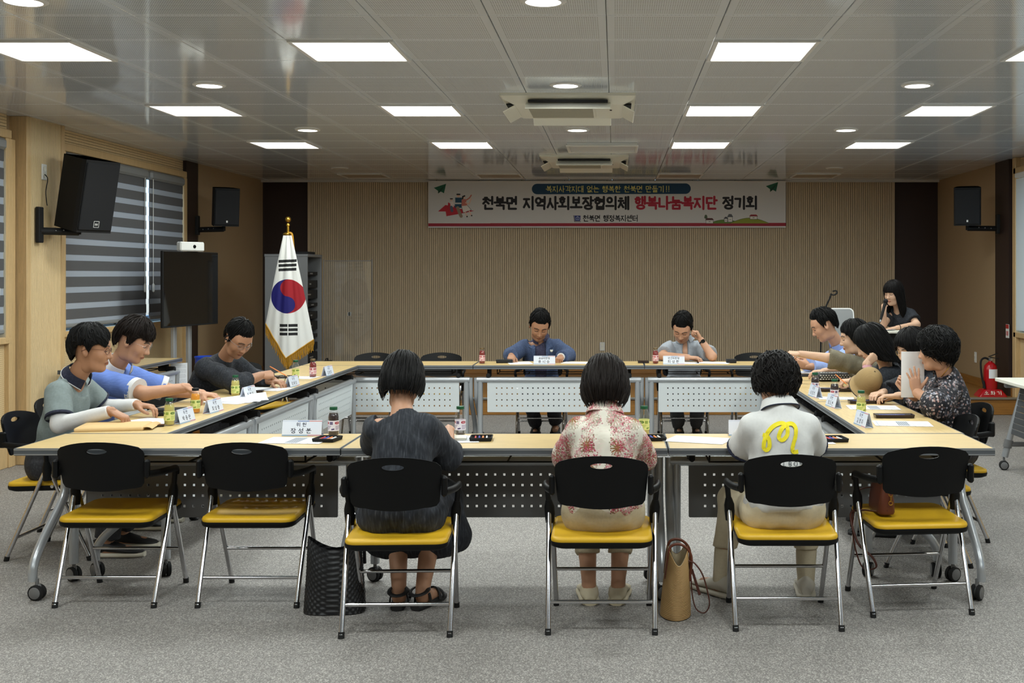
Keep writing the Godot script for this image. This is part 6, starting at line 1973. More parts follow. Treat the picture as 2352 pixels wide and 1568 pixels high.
func make_bags() -> void:
	# black woven tote
	var t := thing("woven_tote_bag", "black woven leather tote bag standing on the floor", "bag", Vector3(-1.275, 0, -5.3), 0.06)
	var rows := []
	var nu := 144
	for j in 73:
		var v := j / 72.0
		var loop := PackedVector3Array()
		for k in nu:
			var g := TAU * k / nu
			var cx := cos(g)
			var sz := -sin(g)
			var w := lerpf(0.135, 0.115, v)
			var d := lerpf(0.075, 0.03, v)
			var px := signf(cx) * pow(absf(cx), 0.55) * w
			var pz := signf(sz) * pow(absf(sz), 0.7) * d
			var top := 0.275 + 0.065 * pow(absf(px) / 0.115, 1.8)
			var y := 0.004 + v * top
			var bump := 0.0026 * absf(sin((k + j) * PI / 6.0) * sin((k - j) * PI / 6.0))
			var n := Vector3(px / w, 0, pz / d).normalized()
			var fold := 0.012 * sin(px * 26.0 + v * 5.0) * v
			loop.append(Vector3(px, y, pz) + n * bump * 1.6 + Vector3(0, 0, fold))
		rows.append(loop)
	var m := MB.new()
	m.loft(rows, true, false)
	part(m, "bag_body", M.woven_black, t)
	for s in [-1.0, 1.0]:
		m = MB.new()
		m.tube(smooth_path([Vector3(0.06, 0.27, s * 0.02), Vector3(0.08, 0.33, s * 0.03), Vector3(0.1, 0.345, s * 0.04), Vector3(0.12, 0.3, s * 0.05), Vector3(0.125, 0.2, s * 0.06)], 4), 0.008, 6)
		part(m, "handle", M.woven_black, t)
	# straw bag with leather strap
	t = thing("straw_basket_bag", "tall coiled straw bag with brown leather straps on the floor", "bag", Vector3(0.268, 0, -5.24), 0.0)
	rows = []
	for j in 145:
		var v := j / 144.0
		var w := lerpf(0.068, 0.045, pow(v, 1.4)) * (0.93 if j < 2 else 1.0)
		var d := lerpf(0.105, 0.12, v)
		var rid := 0.0026 * absf(sin(j * PI / 4.0)) - 0.0012
		var loop := PackedVector3Array()
		for k in 40:
			var g := TAU * k / 40
			var px := cos(g) * (w + rid)
			var pz := -sin(g) * (d + rid)
			var dip := 0.06 * v * pow(absf(sin(g)), 3.0)
			loop.append(Vector3(px + 0.012 * v, 0.002 + v * 0.3 - dip, pz - 0.02 * v))
		rows.append(loop)
	m = MB.new()
	m.loft(rows, true, false)
	part(m, "basket", M.straw_coil, t)
	var inner := []
	for j in 6:
		var v := 1.0 - j / 8.0
		var loop := PackedVector3Array()
		for k in 40:
			var g := -TAU * k / 40
			loop.append(Vector3(cos(g) * (0.041 + 0.003 * sin(k * 1.4)) + 0.012 * v, 0.002 + v * 0.3 - 0.06 * v * pow(absf(sin(g)), 3.0), -sin(g) * 0.11 - 0.02 * v))
		inner.append(loop)
	m = MB.new()
	m.loft(inner, false, true)
	part(m, "lining", M.cloth_beige, t)
	for s in [-1.0, 1.0]:
		m = MB.new()
		m.tube(smooth_path([Vector3(-0.045, 0.17, s * 0.05 - 0.02), Vector3(-0.035, 0.26, s * 0.055 - 0.02), Vector3(-0.02, 0.315, s * 0.05 - 0.02), Vector3(0.03, 0.32, s * 0.05 - 0.02), Vector3(0.07, 0.27, s * 0.05 - 0.02), Vector3(0.062, 0.16, s * 0.05 - 0.02)], 5), 0.0065, 6)
		part(m, "handle", M.leather_tan, t)
	m = MB.new()
	m.tube(smooth_path([Vector3(0.056, 0.25, 0.03), Vector3(0.085, 0.24, 0.04), Vector3(0.12, 0.19, 0.05), Vector3(0.145, 0.1, 0.05), Vector3(0.148, 0.05, 0.045), Vector3(0.125, 0.02, 0.04), Vector3(0.09, 0.04, 0.04), Vector3(0.074, 0.1, 0.035), Vector3(0.068, 0.18, 0.03), Vector3(0.06, 0.24, 0.02)], 5), 0.006, 6, true, 0.5)
	part(m, "shoulder_strap", M.leather_dark, t)
	m = MB.new()
	m.box(Vector3(0.09, 0.155, 0.03), Vector3(0.012, 0.12, 0.003), 0.001, Basis(Vector3.BACK, 0.3))
	part(m, "strap_end", M.leather_dark, t)
	# brown purse on the chair
	t = thing("leather_purse", "small brown leather purse standing on the yellow seat at the right", "purse", Vector3(1.235, 0.431, -5.42), 0.06)
	rows = []
	for q in [[0.0, 0.07, 0.19], [0.01, 0.078, 0.2], [0.06, 0.072, 0.2], [0.12, 0.05, 0.18], [0.15, 0.03, 0.16], [0.156, 0.012, 0.14]]: rows.append(round_loop(q[1], q[2], minf(q[1], q[2]) * 0.35, q[0]))
	m = MB.new()
	m.loft(rows)
	part(m, "purse_body", M.leather_tan, t)
	m = MB.new()
	for q in [0.095, 0.055]: m.tube(PackedVector3Array(range(13).map(func(k: int) -> Vector3: return Vector3(0.012 + 0.009 * cos(TAU * k / 12.0), q + 0.009 * sin(TAU * k / 12.0), 0.106))), 0.0018, 6, false)
	m.rod(Vector3(0.012, 0.088, 0.108), Vector3(0.012, 0.062, 0.108), 0.0025, 6)
	part(m, "buckle", M.gold, t)
	m = MB.new()
	m.tube(smooth_path([Vector3(-0.03, 0.1, -0.06), Vector3(-0.1, 0.085, -0.04), Vector3(-0.125, 0.01, -0.02), Vector3(-0.135, -0.1, 0.0), Vector3(-0.12, -0.2, 0.02), Vector3(-0.09, -0.26, 0.03), Vector3(-0.04, -0.25, 0.05), Vector3(-0.06, -0.2, 0.06), Vector3(-0.12, -0.14, 0.03), Vector3(-0.14, -0.02, -0.02), Vector3(-0.1, 0.01, 0.03), Vector3(-0.035, 0.008, 0.06), Vector3(0.0, 0.02, 0.1)], 5), 0.0055, 6, true, 0.5)
	part(m, "strap", M.leather_dark, t)
	# straw hat lying on its side
	t = thing("straw_sun_hat", "straw sun hat with a folded brim standing on the right column", "hat", Vector3(1.58, TABLE_Y, -7.42), -0.1)
	m = MB.new()
	# crown to the upper right, brim swept down to the left; v runs from the crown's tip over the band to the brim's edge
	var ax := Vector3(0.3, 0.62, 0.55).normalized()
	var sd := ax.cross(Vector3.UP).normalized()
	var tp := sd.cross(ax)
	var hat := func(u: float, v: float) -> Vector3:
		var g := TAU * u
		var c := minf(v / 0.6, 1.0)
		var fl := maxf(v - 0.6, 0.0) / 0.4
		var low := 0.5 - 0.5 * sin(g)            # 1 on the side that hangs down
		var rad := 0.088 * pow(sin(c * PI * 0.5), 0.8) + fl * (0.012 + 0.105 * low * low)
		var along := 0.12 * cos(c * PI * 0.5) - fl * (0.03 - 0.06 * low * low * fl)
		var p := Vector3(0.02, 0.1, -0.02) + ax * along + (sd * cos(g) + tp * sin(g)) * rad
		p.y = maxf(p.y, 0.004)
		return p
	m.sheet(48, 26, hat, 0.003)
	part(m, "hat_shell", M.straw, t)
	m = MB.new()
	m.tube(PackedVector3Array(range(37).map(func(k: int) -> Vector3: return hat.call(k / 36.0, 1.0))), 0.003, 6, false)
	part(m, "ribbon", M.matte_black, t)
	m = MB.new()
	m.tube(smooth_path([Vector3(0.1, 0.06, -0.03), Vector3(0.108, 0.035, -0.02), Vector3(0.11, 0.015, -0.015)], 3), 0.0015, 5)
	m.ball(Vector3(0.11, 0.012, -0.015), Vector3(0.007, 0.009, 0.007), 8)
	part(m, "toggle", M.steel, t)

# ------------------------------------------------------------------ people
var heads := {}     # head meshes by kind, in head space: x to the left, y up, z forward
var hands := {}     # hand meshes by pose, right hand: y along the fingers, z out of the palm, x to the thumb
var crew: Array[Dictionary] = []

func head_blob(kind: String) -> Blob:
	var b := Blob.new()
	b.cell = 0.0034
	var f := kind == "woman"
	var w := 0.95 if f else (1.05 if kind == "broad" else 1.0)
	b.ell(Vector3(0, 0.035, -0.014), Vector3(0.074 * w, 0.083, 0.094), Basis(), 0.02)
	b.ell(Vector3(0, 0.02, 0.03), Vector3(0.064 * w, 0.07, 0.06), Basis(), 0.03)
	b.ell(Vector3(0, -0.048, 0.022), Vector3(0.058 * w, 0.062, 0.062), Basis(), 0.035)
	b.cap(Vector3(-0.03 * w, -0.088, 0.03), Vector3(0.03 * w, -0.088, 0.03), 0.024, 0.024, 0.03)      # jaw
	b.ell(Vector3(0, -0.1, 0.058), Vector3(0.024, 0.017, 0.02), Basis(), 0.025)                        # chin
	for s in [-1.0, 1.0]:
		b.ell(Vector3(s * 0.036 * w, -0.028, 0.058), Vector3(0.024, 0.024, 0.02), Basis(), 0.03)          # cheek
		b.cap(Vector3(s * 0.012, 0.024, 0.08), Vector3(s * 0.042 * w, 0.026, 0.066), 0.0105, 0.009, 0.018) # brow ridge
	for s in [-1.0, 1.0]:
		b.ell(Vector3(s * 0.031, 0.004, 0.094), Vector3(0.017, 0.012, 0.016), Basis(), 0.014, 1)
	for s in [-1.0, 1.0]:
		b.ell(Vector3(s * 0.031, 0.003, 0.07), Vector3(0.0155, 0.0125, 0.0135), Basis(), 0.006)            # lidded eye
	b.cap(Vector3(0, 0.014, 0.082), Vector3(0, -0.03, 0.1), 0.0075, 0.0105, 0.012)                      # nose
	b.ell(Vector3(0, -0.034, 0.1), Vector3(0.011, 0.0095, 0.0105), Basis(), 0.01)
	for s in [-1.0, 1.0]: b.ell(Vector3(s * 0.0125, -0.036, 0.09), Vector3(0.0075, 0.0075, 0.009), Basis(), 0.008)
	b.cap(Vector3(-0.017, -0.0625, 0.079), Vector3(0.017, -0.0625, 0.079), 0.0055, 0.0055, 0.008)       # lips
	b.ell(Vector3(0, -0.062, 0.086), Vector3(0.014, 0.005, 0.006), Basis(), 0.007)
	b.ell(Vector3(0, -0.072, 0.084), Vector3(0.015, 0.006, 0.007), Basis(), 0.007)
	b.cap(Vector3(-0.02, -0.0668, 0.094), Vector3(0.02, -0.0668, 0.094), 0.0025, 0.0025, 0.003, 1)
	for s in [-1.0, 1.0]:   # ears
		var e := Basis(Vector3.UP, s * 0.35) * Basis(Vector3.RIGHT, -0.2)
		b.ell(Vector3(s * 0.078 * w, -0.004, -0.012), Vector3(0.009, 0.031, 0.019), e, 0.008)
		b.ell(Vector3(s * 0.0885 * w, 0.0, -0.008), Vector3(0.0065, 0.019, 0.0105), e, 0.005, 1)
	b.cap(Vector3(0, -0.03, -0.03), Vector3(0, -0.085, -0.02), 0.05 * (0.92 if f else 1.0), 0.046 * (0.92 if f else 1.0), 0.02)
	return b

func seg_dist(p: Vector2, a: Vector2, b: Vector2) -> float:
	return p.distance_to(Geometry2D.get_closest_point_to_segment(p, a, b))
func paint_head(o: MB) -> PackedInt32Array:   # what each vertex of the head is: 0 skin, 1 lip, 2 brow, 3 lash line, 4 mouth line
	var r := PackedInt32Array()
	for v in o.v:
		var k := 0
		if v.z > 0.05 and v.y < 0.05:
			var p := Vector2(absf(v.x), v.y)
			if minf(seg_dist(p, Vector2(0.014, 0.0255), Vector2(0.032, 0.031)), seg_dist(p, Vector2(0.032, 0.031), Vector2(0.05, 0.025))) < 0.0044: k = 2
			elif minf(seg_dist(p, Vector2(0.0175, -0.0015), Vector2(0.031, -0.0045)), seg_dist(p, Vector2(0.031, -0.0045), Vector2(0.046, 0.0))) < 0.0024: k = 3
			elif p.x < 0.021 and absf(p.y + 0.0668) < 0.0018 and v.z > 0.07: k = 4
			elif p.x < 0.022 and v.z > 0.07 and absf(p.y + 0.067) < 0.0092 * (1.0 - pow(p.x / 0.025, 2.0)): k = 1
		r.append(k)
	return r

func hand_blob(pose: String) -> Blob:
	var b := Blob.new()
	b.cell = 0.0033
	var curl: Array = {"flat": [6, 10, 8], "rest": [22, 34, 22], "grip": [48, 66, 40], "fist": [74, 92, 62], "pinch": [52, 62, 36], "spread": [3, 4, 3], "hang": [38, 30, 20]}[pose]
	var xs := [0.0265, 0.0095, -0.0085, -0.0255]
	var ln := [0.068, 0.077, 0.071, 0.055]
	b.ell(Vector3(0, -0.012, 0), Vector3(0.027, 0.03, 0.0195), Basis(), 0.014)
	b.ell(Vector3(0, 0.045, 0.001), Vector3(0.037, 0.05, 0.0125), Basis(), 0.014)
	for k in 4: b.cap(Vector3(xs[k] * 0.55, 0.008, 0), Vector3(xs[k], 0.086 - 0.006 * absf(k - 1.2), -0.001), 0.0125, 0.0102, 0.011)
	for k in 4:
		var p := Vector3(xs[k], 0.086 - 0.006 * absf(k - 1.2), -0.001)
		var side: float = [0.09, 0.02, -0.06, -0.15][k] * (2.2 if pose == "spread" else 0.8)
		var g := 0.0
		var fr := [0.45, 0.31, 0.24]
		for j in 3:
			var c: float = curl[j] * (1.0 + 0.12 * k if pose != "pinch" else (0.75 if k == 0 else 1.15))
			g += deg_to_rad(c)
			var dir := Vector3(sin(side) * cos(g), cos(side) * cos(g), sin(g)).normalized()
			var q: Vector3 = p + dir * ln[k] * fr[j]
			var r0: float = 0.0088 - 0.0009 * j - (0.0012 if k == 3 else 0.0)
			b.cap(p, q, r0, r0 - 0.0008, 0.0035 if j > 0 else 0.006)
			p = q
	var tb: Array = {"flat": [Vector3(0.05, 0.05, 0.01), Vector3(0.062, 0.078, 0.012), Vector3(0.068, 0.1, 0.014)], "spread": [Vector3(0.054, 0.042, 0.006), Vector3(0.076, 0.062, 0.008), Vector3(0.09, 0.08, 0.01)], "rest": [Vector3(0.046, 0.048, 0.02), Vector3(0.052, 0.076, 0.03), Vector3(0.05, 0.098, 0.036)], "hang": [Vector3(0.046, 0.046, 0.022), Vector3(0.05, 0.074, 0.036), Vector3(0.046, 0.094, 0.046)]}.get(pose, [Vector3(0.044, 0.044, 0.026), Vector3(0.036, 0.07, 0.044), Vector3(0.022, 0.088, 0.05)])
	b.cap(Vector3(0.018, 0.012, 0.004), tb[0], 0.0165, 0.0115, 0.012)
	b.cap(tb[0], tb[1], 0.0108, 0.0096, 0.004)
	b.cap(tb[1], tb[2], 0.0094, 0.008, 0.003)
	return b

func person(s: Dictionary) -> void:
	# joints are given in metres of the room; the person's node stands on the floor below the pelvis
	var pel: Vector3 = s.pel
	var base := Vector3(pel.x, 0, pel.z)
	for k in ["pel", "neck", "head", "el", "er", "wl", "wr", "kl", "kr", "al", "ar"]:
		if s.has(k): s[k] = s[k] - base
	s.base = base
	pel = s.pel
	var yaw := deg_to_rad(s.yaw)
	var fwd := Vector3(sin(yaw), 0, cos(yaw))
	var left := Vector3(cos(yaw), 0, -sin(yaw))
	var woman: bool = s.get("woman", false)
	var neck: Vector3 = s.neck
	var up := (neck - pel).normalized()
	var out := left.cross(up).normalized()
	var tb := Basis(left, up, out)
	var bulk: float = s.get("bulk", 1.0)
	var sw: float = s.get("shoulder", 0.108 if woman else 0.145)
	var sl: Vector3 = neck - up * 0.085 + left * sw + out * s.get("fl", 0.0)
	var sr: Vector3 = neck - up * 0.085 - left * sw + out * s.get("fr", 0.0)
	if not s.has("kl"):
		s.kl = pel + fwd * 0.39 + left * 0.11; s.kl.y = 0.47
		s.kr = pel + fwd * 0.39 - left * 0.11; s.kr.y = 0.47
	if not s.has("al"):
		s.al = Vector3(s.kl.x, 0.085, s.kl.z) + fwd * s.get("shin", 0.0)
		s.ar = Vector3(s.kr.x, 0.085, s.kr.z) + fwd * s.get("shin", 0.0)
	s.sl = sl; s.sr = sr; s.up = up; s.left = left; s.fwd = fwd; s.out = out
	var hip := [pel + left * 0.085 - up * 0.02, pel - left * 0.085 - up * 0.02]
	var L := pel.distance_to(neck)
	var torso := func(b: Blob, g: float, low := true) -> void:
		if low: b.ell(pel + up * 0.01, Vector3(0.15 * bulk + g, 0.1 + g, 0.112 * bulk + g), tb, 0.04)
		b.ell(pel + up * L * 0.33, Vector3((0.118 if woman else 0.132) * bulk + g, L * 0.3, 0.092 * bulk + g), tb, 0.045)
		b.ell(pel + up * L * 0.64 + out * 0.004, Vector3((0.118 if woman else 0.142) * bulk + g, L * 0.28 + g, 0.092 * bulk + g), tb, 0.045)
		if woman: b.cap(pel + up * L * 0.64 + out * 0.05 + left * 0.055, pel + up * L * 0.64 + out * 0.05 - left * 0.055, 0.052 + g, 0.052 + g, 0.04)
		b.cap(neck - up * 0.055, sl - left * 0.01, 0.046 + g, 0.04 + g, 0.03)
		b.cap(neck - up * 0.055, sr + left * 0.01, 0.046 + g, 0.04 + g, 0.03)
		b.cap(neck - up * 0.1, neck - up * 0.02, 0.075 + g, 0.045 + g, 0.03)
	var ar := 0.88 if woman else 1.0
	var arm := func(b: Blob, side: int, g: float, to: float) -> void:   # to: 0..1 upper arm, 1..2 forearm
		var p0: Vector3 = sl if side == 0 else sr
		var p1: Vector3 = s.el if side == 0 else s.er
		var p2: Vector3 = s.wl if side == 0 else s.wr
		b.cap(p0, p0.lerp(p1, minf(to, 1.0)), 0.047 * ar * bulk + g * 0.7, lerpf(0.047, 0.039, minf(to, 1.0)) * ar * bulk + g * 1.15, 0.03)
		if to > 1.0: b.cap(p1, p1.lerp(p2, to - 1.0), 0.039 * ar * bulk + g, lerpf(0.039, 0.027, to - 1.0) * ar * bulk + g, 0.015)
	# skin: trunk, arms and legs as one; head and hands are joined to it afterwards
	var b := Blob.new()
	b.cell = 0.0125
	torso.call(b, -0.012)
	for side in 2:
		arm.call(b, side, 0.0, 2.0)
		var kn: Vector3 = s.kl if side == 0 else s.kr
		var an: Vector3 = s.al if side == 0 else s.ar
		b.cap(hip[side], kn, 0.075 * bulk, 0.055, 0.03)
		b.cap(kn, kn.lerp(an, 0.4), 0.05, 0.052, 0.02)
		b.cap(kn.lerp(an, 0.35), an, 0.053, 0.034, 0.02)
		var toe: Vector3 = s.get("toes", [fwd, fwd])[side]
		b.cap(an - Vector3(0, 0.045, 0), an + toe * 0.12 - Vector3(0, 0.055, 0), 0.034, 0.028, 0.03)
	var hb := Basis(Vector3.UP, deg_to_rad(s.look[0])) * Basis(Vector3.RIGHT, deg_to_rad(s.look[1])) * Basis(Vector3.BACK, deg_to_rad(s.look[2]))
	var hs: float = s.get("head_size", 0.97 if woman else 1.0)
	s.hx = Transform3D(hb.scaled(Vector3.ONE * hs), s.head)
	b.cap(neck - up * 0.05, s.hx * Vector3(0, -0.06, -0.022), 0.056 * ar, 0.049 * ar, 0.03)
	s.body = b
	jobs.append(b)
	# garments
	s.cloth = []
	for gdef in s.wear:
		var g := Blob.new()
		g.cell = gdef.get("cell", 0.0145 if gdef.kind == "legs" else 0.0105)
		g.noise = noise(9.0, 2, jobs.size() + 3)
		g.namp = gdef.get("wrinkle", 0.008)
		g.nscale = gdef.get("fold", Vector3(1.0, 0.6, 1.0))
		var inf: float = gdef.get("fit", 0.012)
		if gdef.kind == "top":
			torso.call(g, inf, gdef.get("low", true))
			for side in 2:
				var to: float = gdef.sleeve[side] if gdef.sleeve is Array else gdef.sleeve
				arm.call(g, side, inf + gdef.get("loose", 0.004), to)
				var p0: Vector3 = sl if side == 0 else sr
				var p1: Vector3 = s.el if side == 0 else s.er
				var p2: Vector3 = s.wl if side == 0 else s.wr
				var at := p0.lerp(p1, to) if to <= 1.0 else p1.lerp(p2, to - 1.0)
				var dir := (p1 - p0).normalized() if to <= 1.0 else (p2 - p1).normalized()
				g.cut(at - dir * 0.004, dir, 0.1)
				if not s.has("cuffs"): s.cuffs = []
				if gdef.has("cuff"): s.cuffs.append([at, dir, gdef.cuff, (lerpf(0.047, 0.039, to) if to <= 1.0 else lerpf(0.039, 0.027, to - 1.0)) * ar * bulk + inf * 1.3 + gdef.get("loose", 0.004) + 0.002])
			var nd: Vector3 = (s.hx * Vector3(0, -0.1, -0.03) - neck).normalized()
			g.cut(neck + nd * gdef.get("collar_height", 0.012), (nd + out * gdef.get("scoop", 0.35)).normalized(), 0.13)
			if gdef.has("vee"):   # an open front
				g.ell(neck - up * gdef.vee * 0.5 + out * 0.13, Vector3(gdef.get("vee_width", 0.04), gdef.vee * 0.75, 0.11), tb, 0.004, 1)
			g.cut(pel - up * gdef.get("hem", 0.06), -up, 0.4)
		elif gdef.kind == "legs":
			g.ell(pel + up * 0.0, Vector3(0.155 * bulk + inf, 0.105 + inf, 0.118 * bulk + inf), tb, 0.04)
			for side in 2:
				var kn: Vector3 = s.kl if side == 0 else s.kr
				var an: Vector3 = s.al if side == 0 else s.ar
				g.cap(hip[side], kn, 0.082 * bulk + inf, 0.06 + inf, 0.03)
				var to: float = gdef.get("to", 1.0)
				g.cap(kn, kn.lerp(an, to), 0.056 + inf, 0.046 + inf * gdef.get("flare", 1.5), 0.03)
				g.cut(kn.lerp(an, to - 0.04), (an - kn).normalized(), 0.1)
			g.cut(pel + up * 0.1, up, 0.3)
		elif gdef.kind == "skirt":
			g.ell(pel, Vector3(0.165, 0.11, 0.13), tb, 0.05)
			var mid: Vector3 = (s.kl + s.kr) * 0.5
			for side in 2:
				var kn: Vector3 = s.kl if side == 0 else s.kr
				g.cap(hip[side], kn, 0.1, 0.085, 0.06)
				g.cap(kn, kn * Vector3(1, 0, 1) + Vector3(0, 0.3, 0) - fwd * 0.04, 0.085, 0.12, 0.08)
			for q in 3: g.cap(mid + left * (q - 1) * 0.15 - fwd * 0.03, mid * Vector3(1, 0, 1) + left * (q - 1) * 0.2 - fwd * 0.05 + Vector3(0, 0.3, 0), 0.06, 0.07, 0.06)
			g.cut(mid * Vector3(1, 0, 1) + Vector3(0, gdef.hem, 0), Vector3.DOWN, 0.6)
		elif gdef.kind == "arm":   # a sun sleeve
			for side in [gdef.side]:
				var p1: Vector3 = s.el if side == 0 else s.er
				var p2: Vector3 = s.wl if side == 0 else s.wr
				var p0: Vector3 = sl if side == 0 else sr
				g.cap(p0.lerp(p1, 0.4), p1, 0.046 + inf, 0.041 + inf, 0.02)
				g.cap(p1, p2, 0.041 + inf, 0.029 + inf, 0.015)
				g.cut(p1.lerp(p2, 0.97), p2 - p1, 0.08)
		elif gdef.kind == "socks":
			for side in [gdef.side]:
				var kn: Vector3 = s.kl if side == 0 else s.kr
				var an: Vector3 = s.al if side == 0 else s.ar
				g.cap(kn.lerp(an, 0.62), an - Vector3(0, 0.03, 0), 0.048 + inf, 0.038 + inf, 0.01)
				g.cut(kn.lerp(an, 0.64), kn - an, 0.1)
		s.cloth.append([gdef, g])
		jobs.append(g)
	crew.append(s)

# ------------------------------------------------------------------ hair
func hair_style(st: Dictionary, seed_: int) -> MB:
	var m := MB.new()
	var t: float = st.get("t", 0.014)
	var C := Vector3(0, 0.035, -0.014)
	var R := Vector3(0.076 + t * st.get("side", 0.8), 0.085 + t * st.get("top", 1.3), 0.095 + t)
	var hem: Array = st.hem
	var nz := noise(1.0, 2, seed_)
	var hy := func(az: float) -> float:
		var a := fposmod(az, 360.0)
		if st.get("even", true) and a > 180.0: a = 360.0 - a
		for k in hem.size() - 1:
			if a <= hem[k + 1][0]: return lerpf(hem[k][1], hem[k + 1][1], (a - hem[k][0]) / (hem[k + 1][0] - hem[k][0]))
		return hem[-1][1]
	var curl: float = st.get("curl", 0.0)
	var P := func(az: float, s: float, off: float) -> Vector3:
		var y1: float = hy.call(az)
		var g := deg_to_rad(az)
		var thin: float = st.get("hairline", 0.0) * pow(clampf(s, 0.0, 1.0), 3.0) * smoothstep(C.y, C.y + 0.03, y1)
		var Q := R.lerp(Vector3(0.077, 0.086, 0.097), thin)
		var e := Vector3(sin(g) * Q.x, 0, cos(g) * Q.z)
		var fe := PI * 0.5
		if y1 > C.y: fe = acos(clampf((y1 - C.y) / Q.y, -1.0, 1.0))
		var drop := maxf(C.y - y1, 0.0)
		var arc := fe * 0.1
		var fr := arc / (arc + drop)
		var p: Vector3
		var o: Vector3
		if s <= fr or drop <= 0.0:
			var ph := fe * (s / fr if drop > 0.0 else s)
			p = e * sin(ph) + Vector3(0, Q.y * cos(ph), 0)
			o = (Vector3(sin(g) * sin(ph), cos(ph), cos(g) * sin(ph))).normalized()
		else:
			var q := (s - fr) / (1.0 - fr)
			var d := drop * q
			var tk: float = st.get("tuck", 0.0)
			var fac: float = 1.0 + st.get("flare", 0.0) * sin(minf(q, 1.0) * PI * 0.8) - tk * pow(d / 0.1, 2.0)
			p = e * fac - Vector3(0, d, 0)
			p.z -= st.get("back", 0.0) * d
			o = Vector3(sin(g), 0, cos(g))
		var n1: float = nz.get_noise_3d(cos(g) * 26.0, sin(g) * 26.0, s * 1.6) * st.get("streak", 0.0035)
		if curl > 0.0: n1 += curl * nz.get_noise_3d(p.x * 60.0, p.y * 60.0, p.z * 60.0)
		return C + p + o * (n1 + off)
	var na := 84
	var ns := 24
	m.sheet(na, ns + 2, func(u: float, v: float) -> Vector3:
		var s := v * (ns + 2.0) / ns
		var az := 360.0 - u * 360.0
		if s <= 1.0: return P.call(az, s, 0.0)
		var p: Vector3 = P.call(az, 1.0, 0.0)
		var inw := (s - 1.0) * ns / 2.0
		return Vector3(lerpf(p.x, p.x * 0.86, inw), p.y + 0.006 * inw, lerpf(p.z, C.z + (p.z - C.z) * 0.86, inw)))
	for k in m.u.size(): m.u[k].x *= 2.0
	var rng := RandomNumberGenerator.new()
	rng.seed = seed_
	for k in int(st.get("locks", 300)):
		var az := rng.randf() * 360.0
		var s0 := rng.randf_range(0.02, 0.72)
		var s1: float = minf(s0 + rng.randf_range(0.25, 0.5), 1.0 + rng.randf() * st.get("ragged", 0.05))
		if rng.randf() < 0.35: s1 = 1.0 + rng.randf() * st.get("ragged", 0.05)
		var sweep: float = rng.randfn() * st.get("mess", 8.0) + st.get("sweep", 0.0)
		var lift: float = rng.randf_range(0.001, 0.005) * st.get("lift", 1.0)
		var pts := PackedVector3Array()
		var rad := PackedFloat32Array()
		var wd := rng.randf_range(0.0025, 0.0055)
		for j in 7:
			var f := j / 6.0
			var a := az + sweep * f * f + curl * 700.0 * sin(f * 9.0 + k)
			pts.append(P.call(a, lerpf(s0, s1, f), lift * sin(f * PI * 0.85 + 0.3) - 0.002))
			rad.append(wd * (1.0 - pow(f, 3.0) * 0.9) * (0.4 + 0.6 * minf(f * 4.0, 1.0)))
		var first := m.v.size()
		m.tube(pts, rad, 5, false)
		for j in range(first, m.v.size()): m.u[j].x = az / 40.0 + m.u[j].x * 0.2
	return m

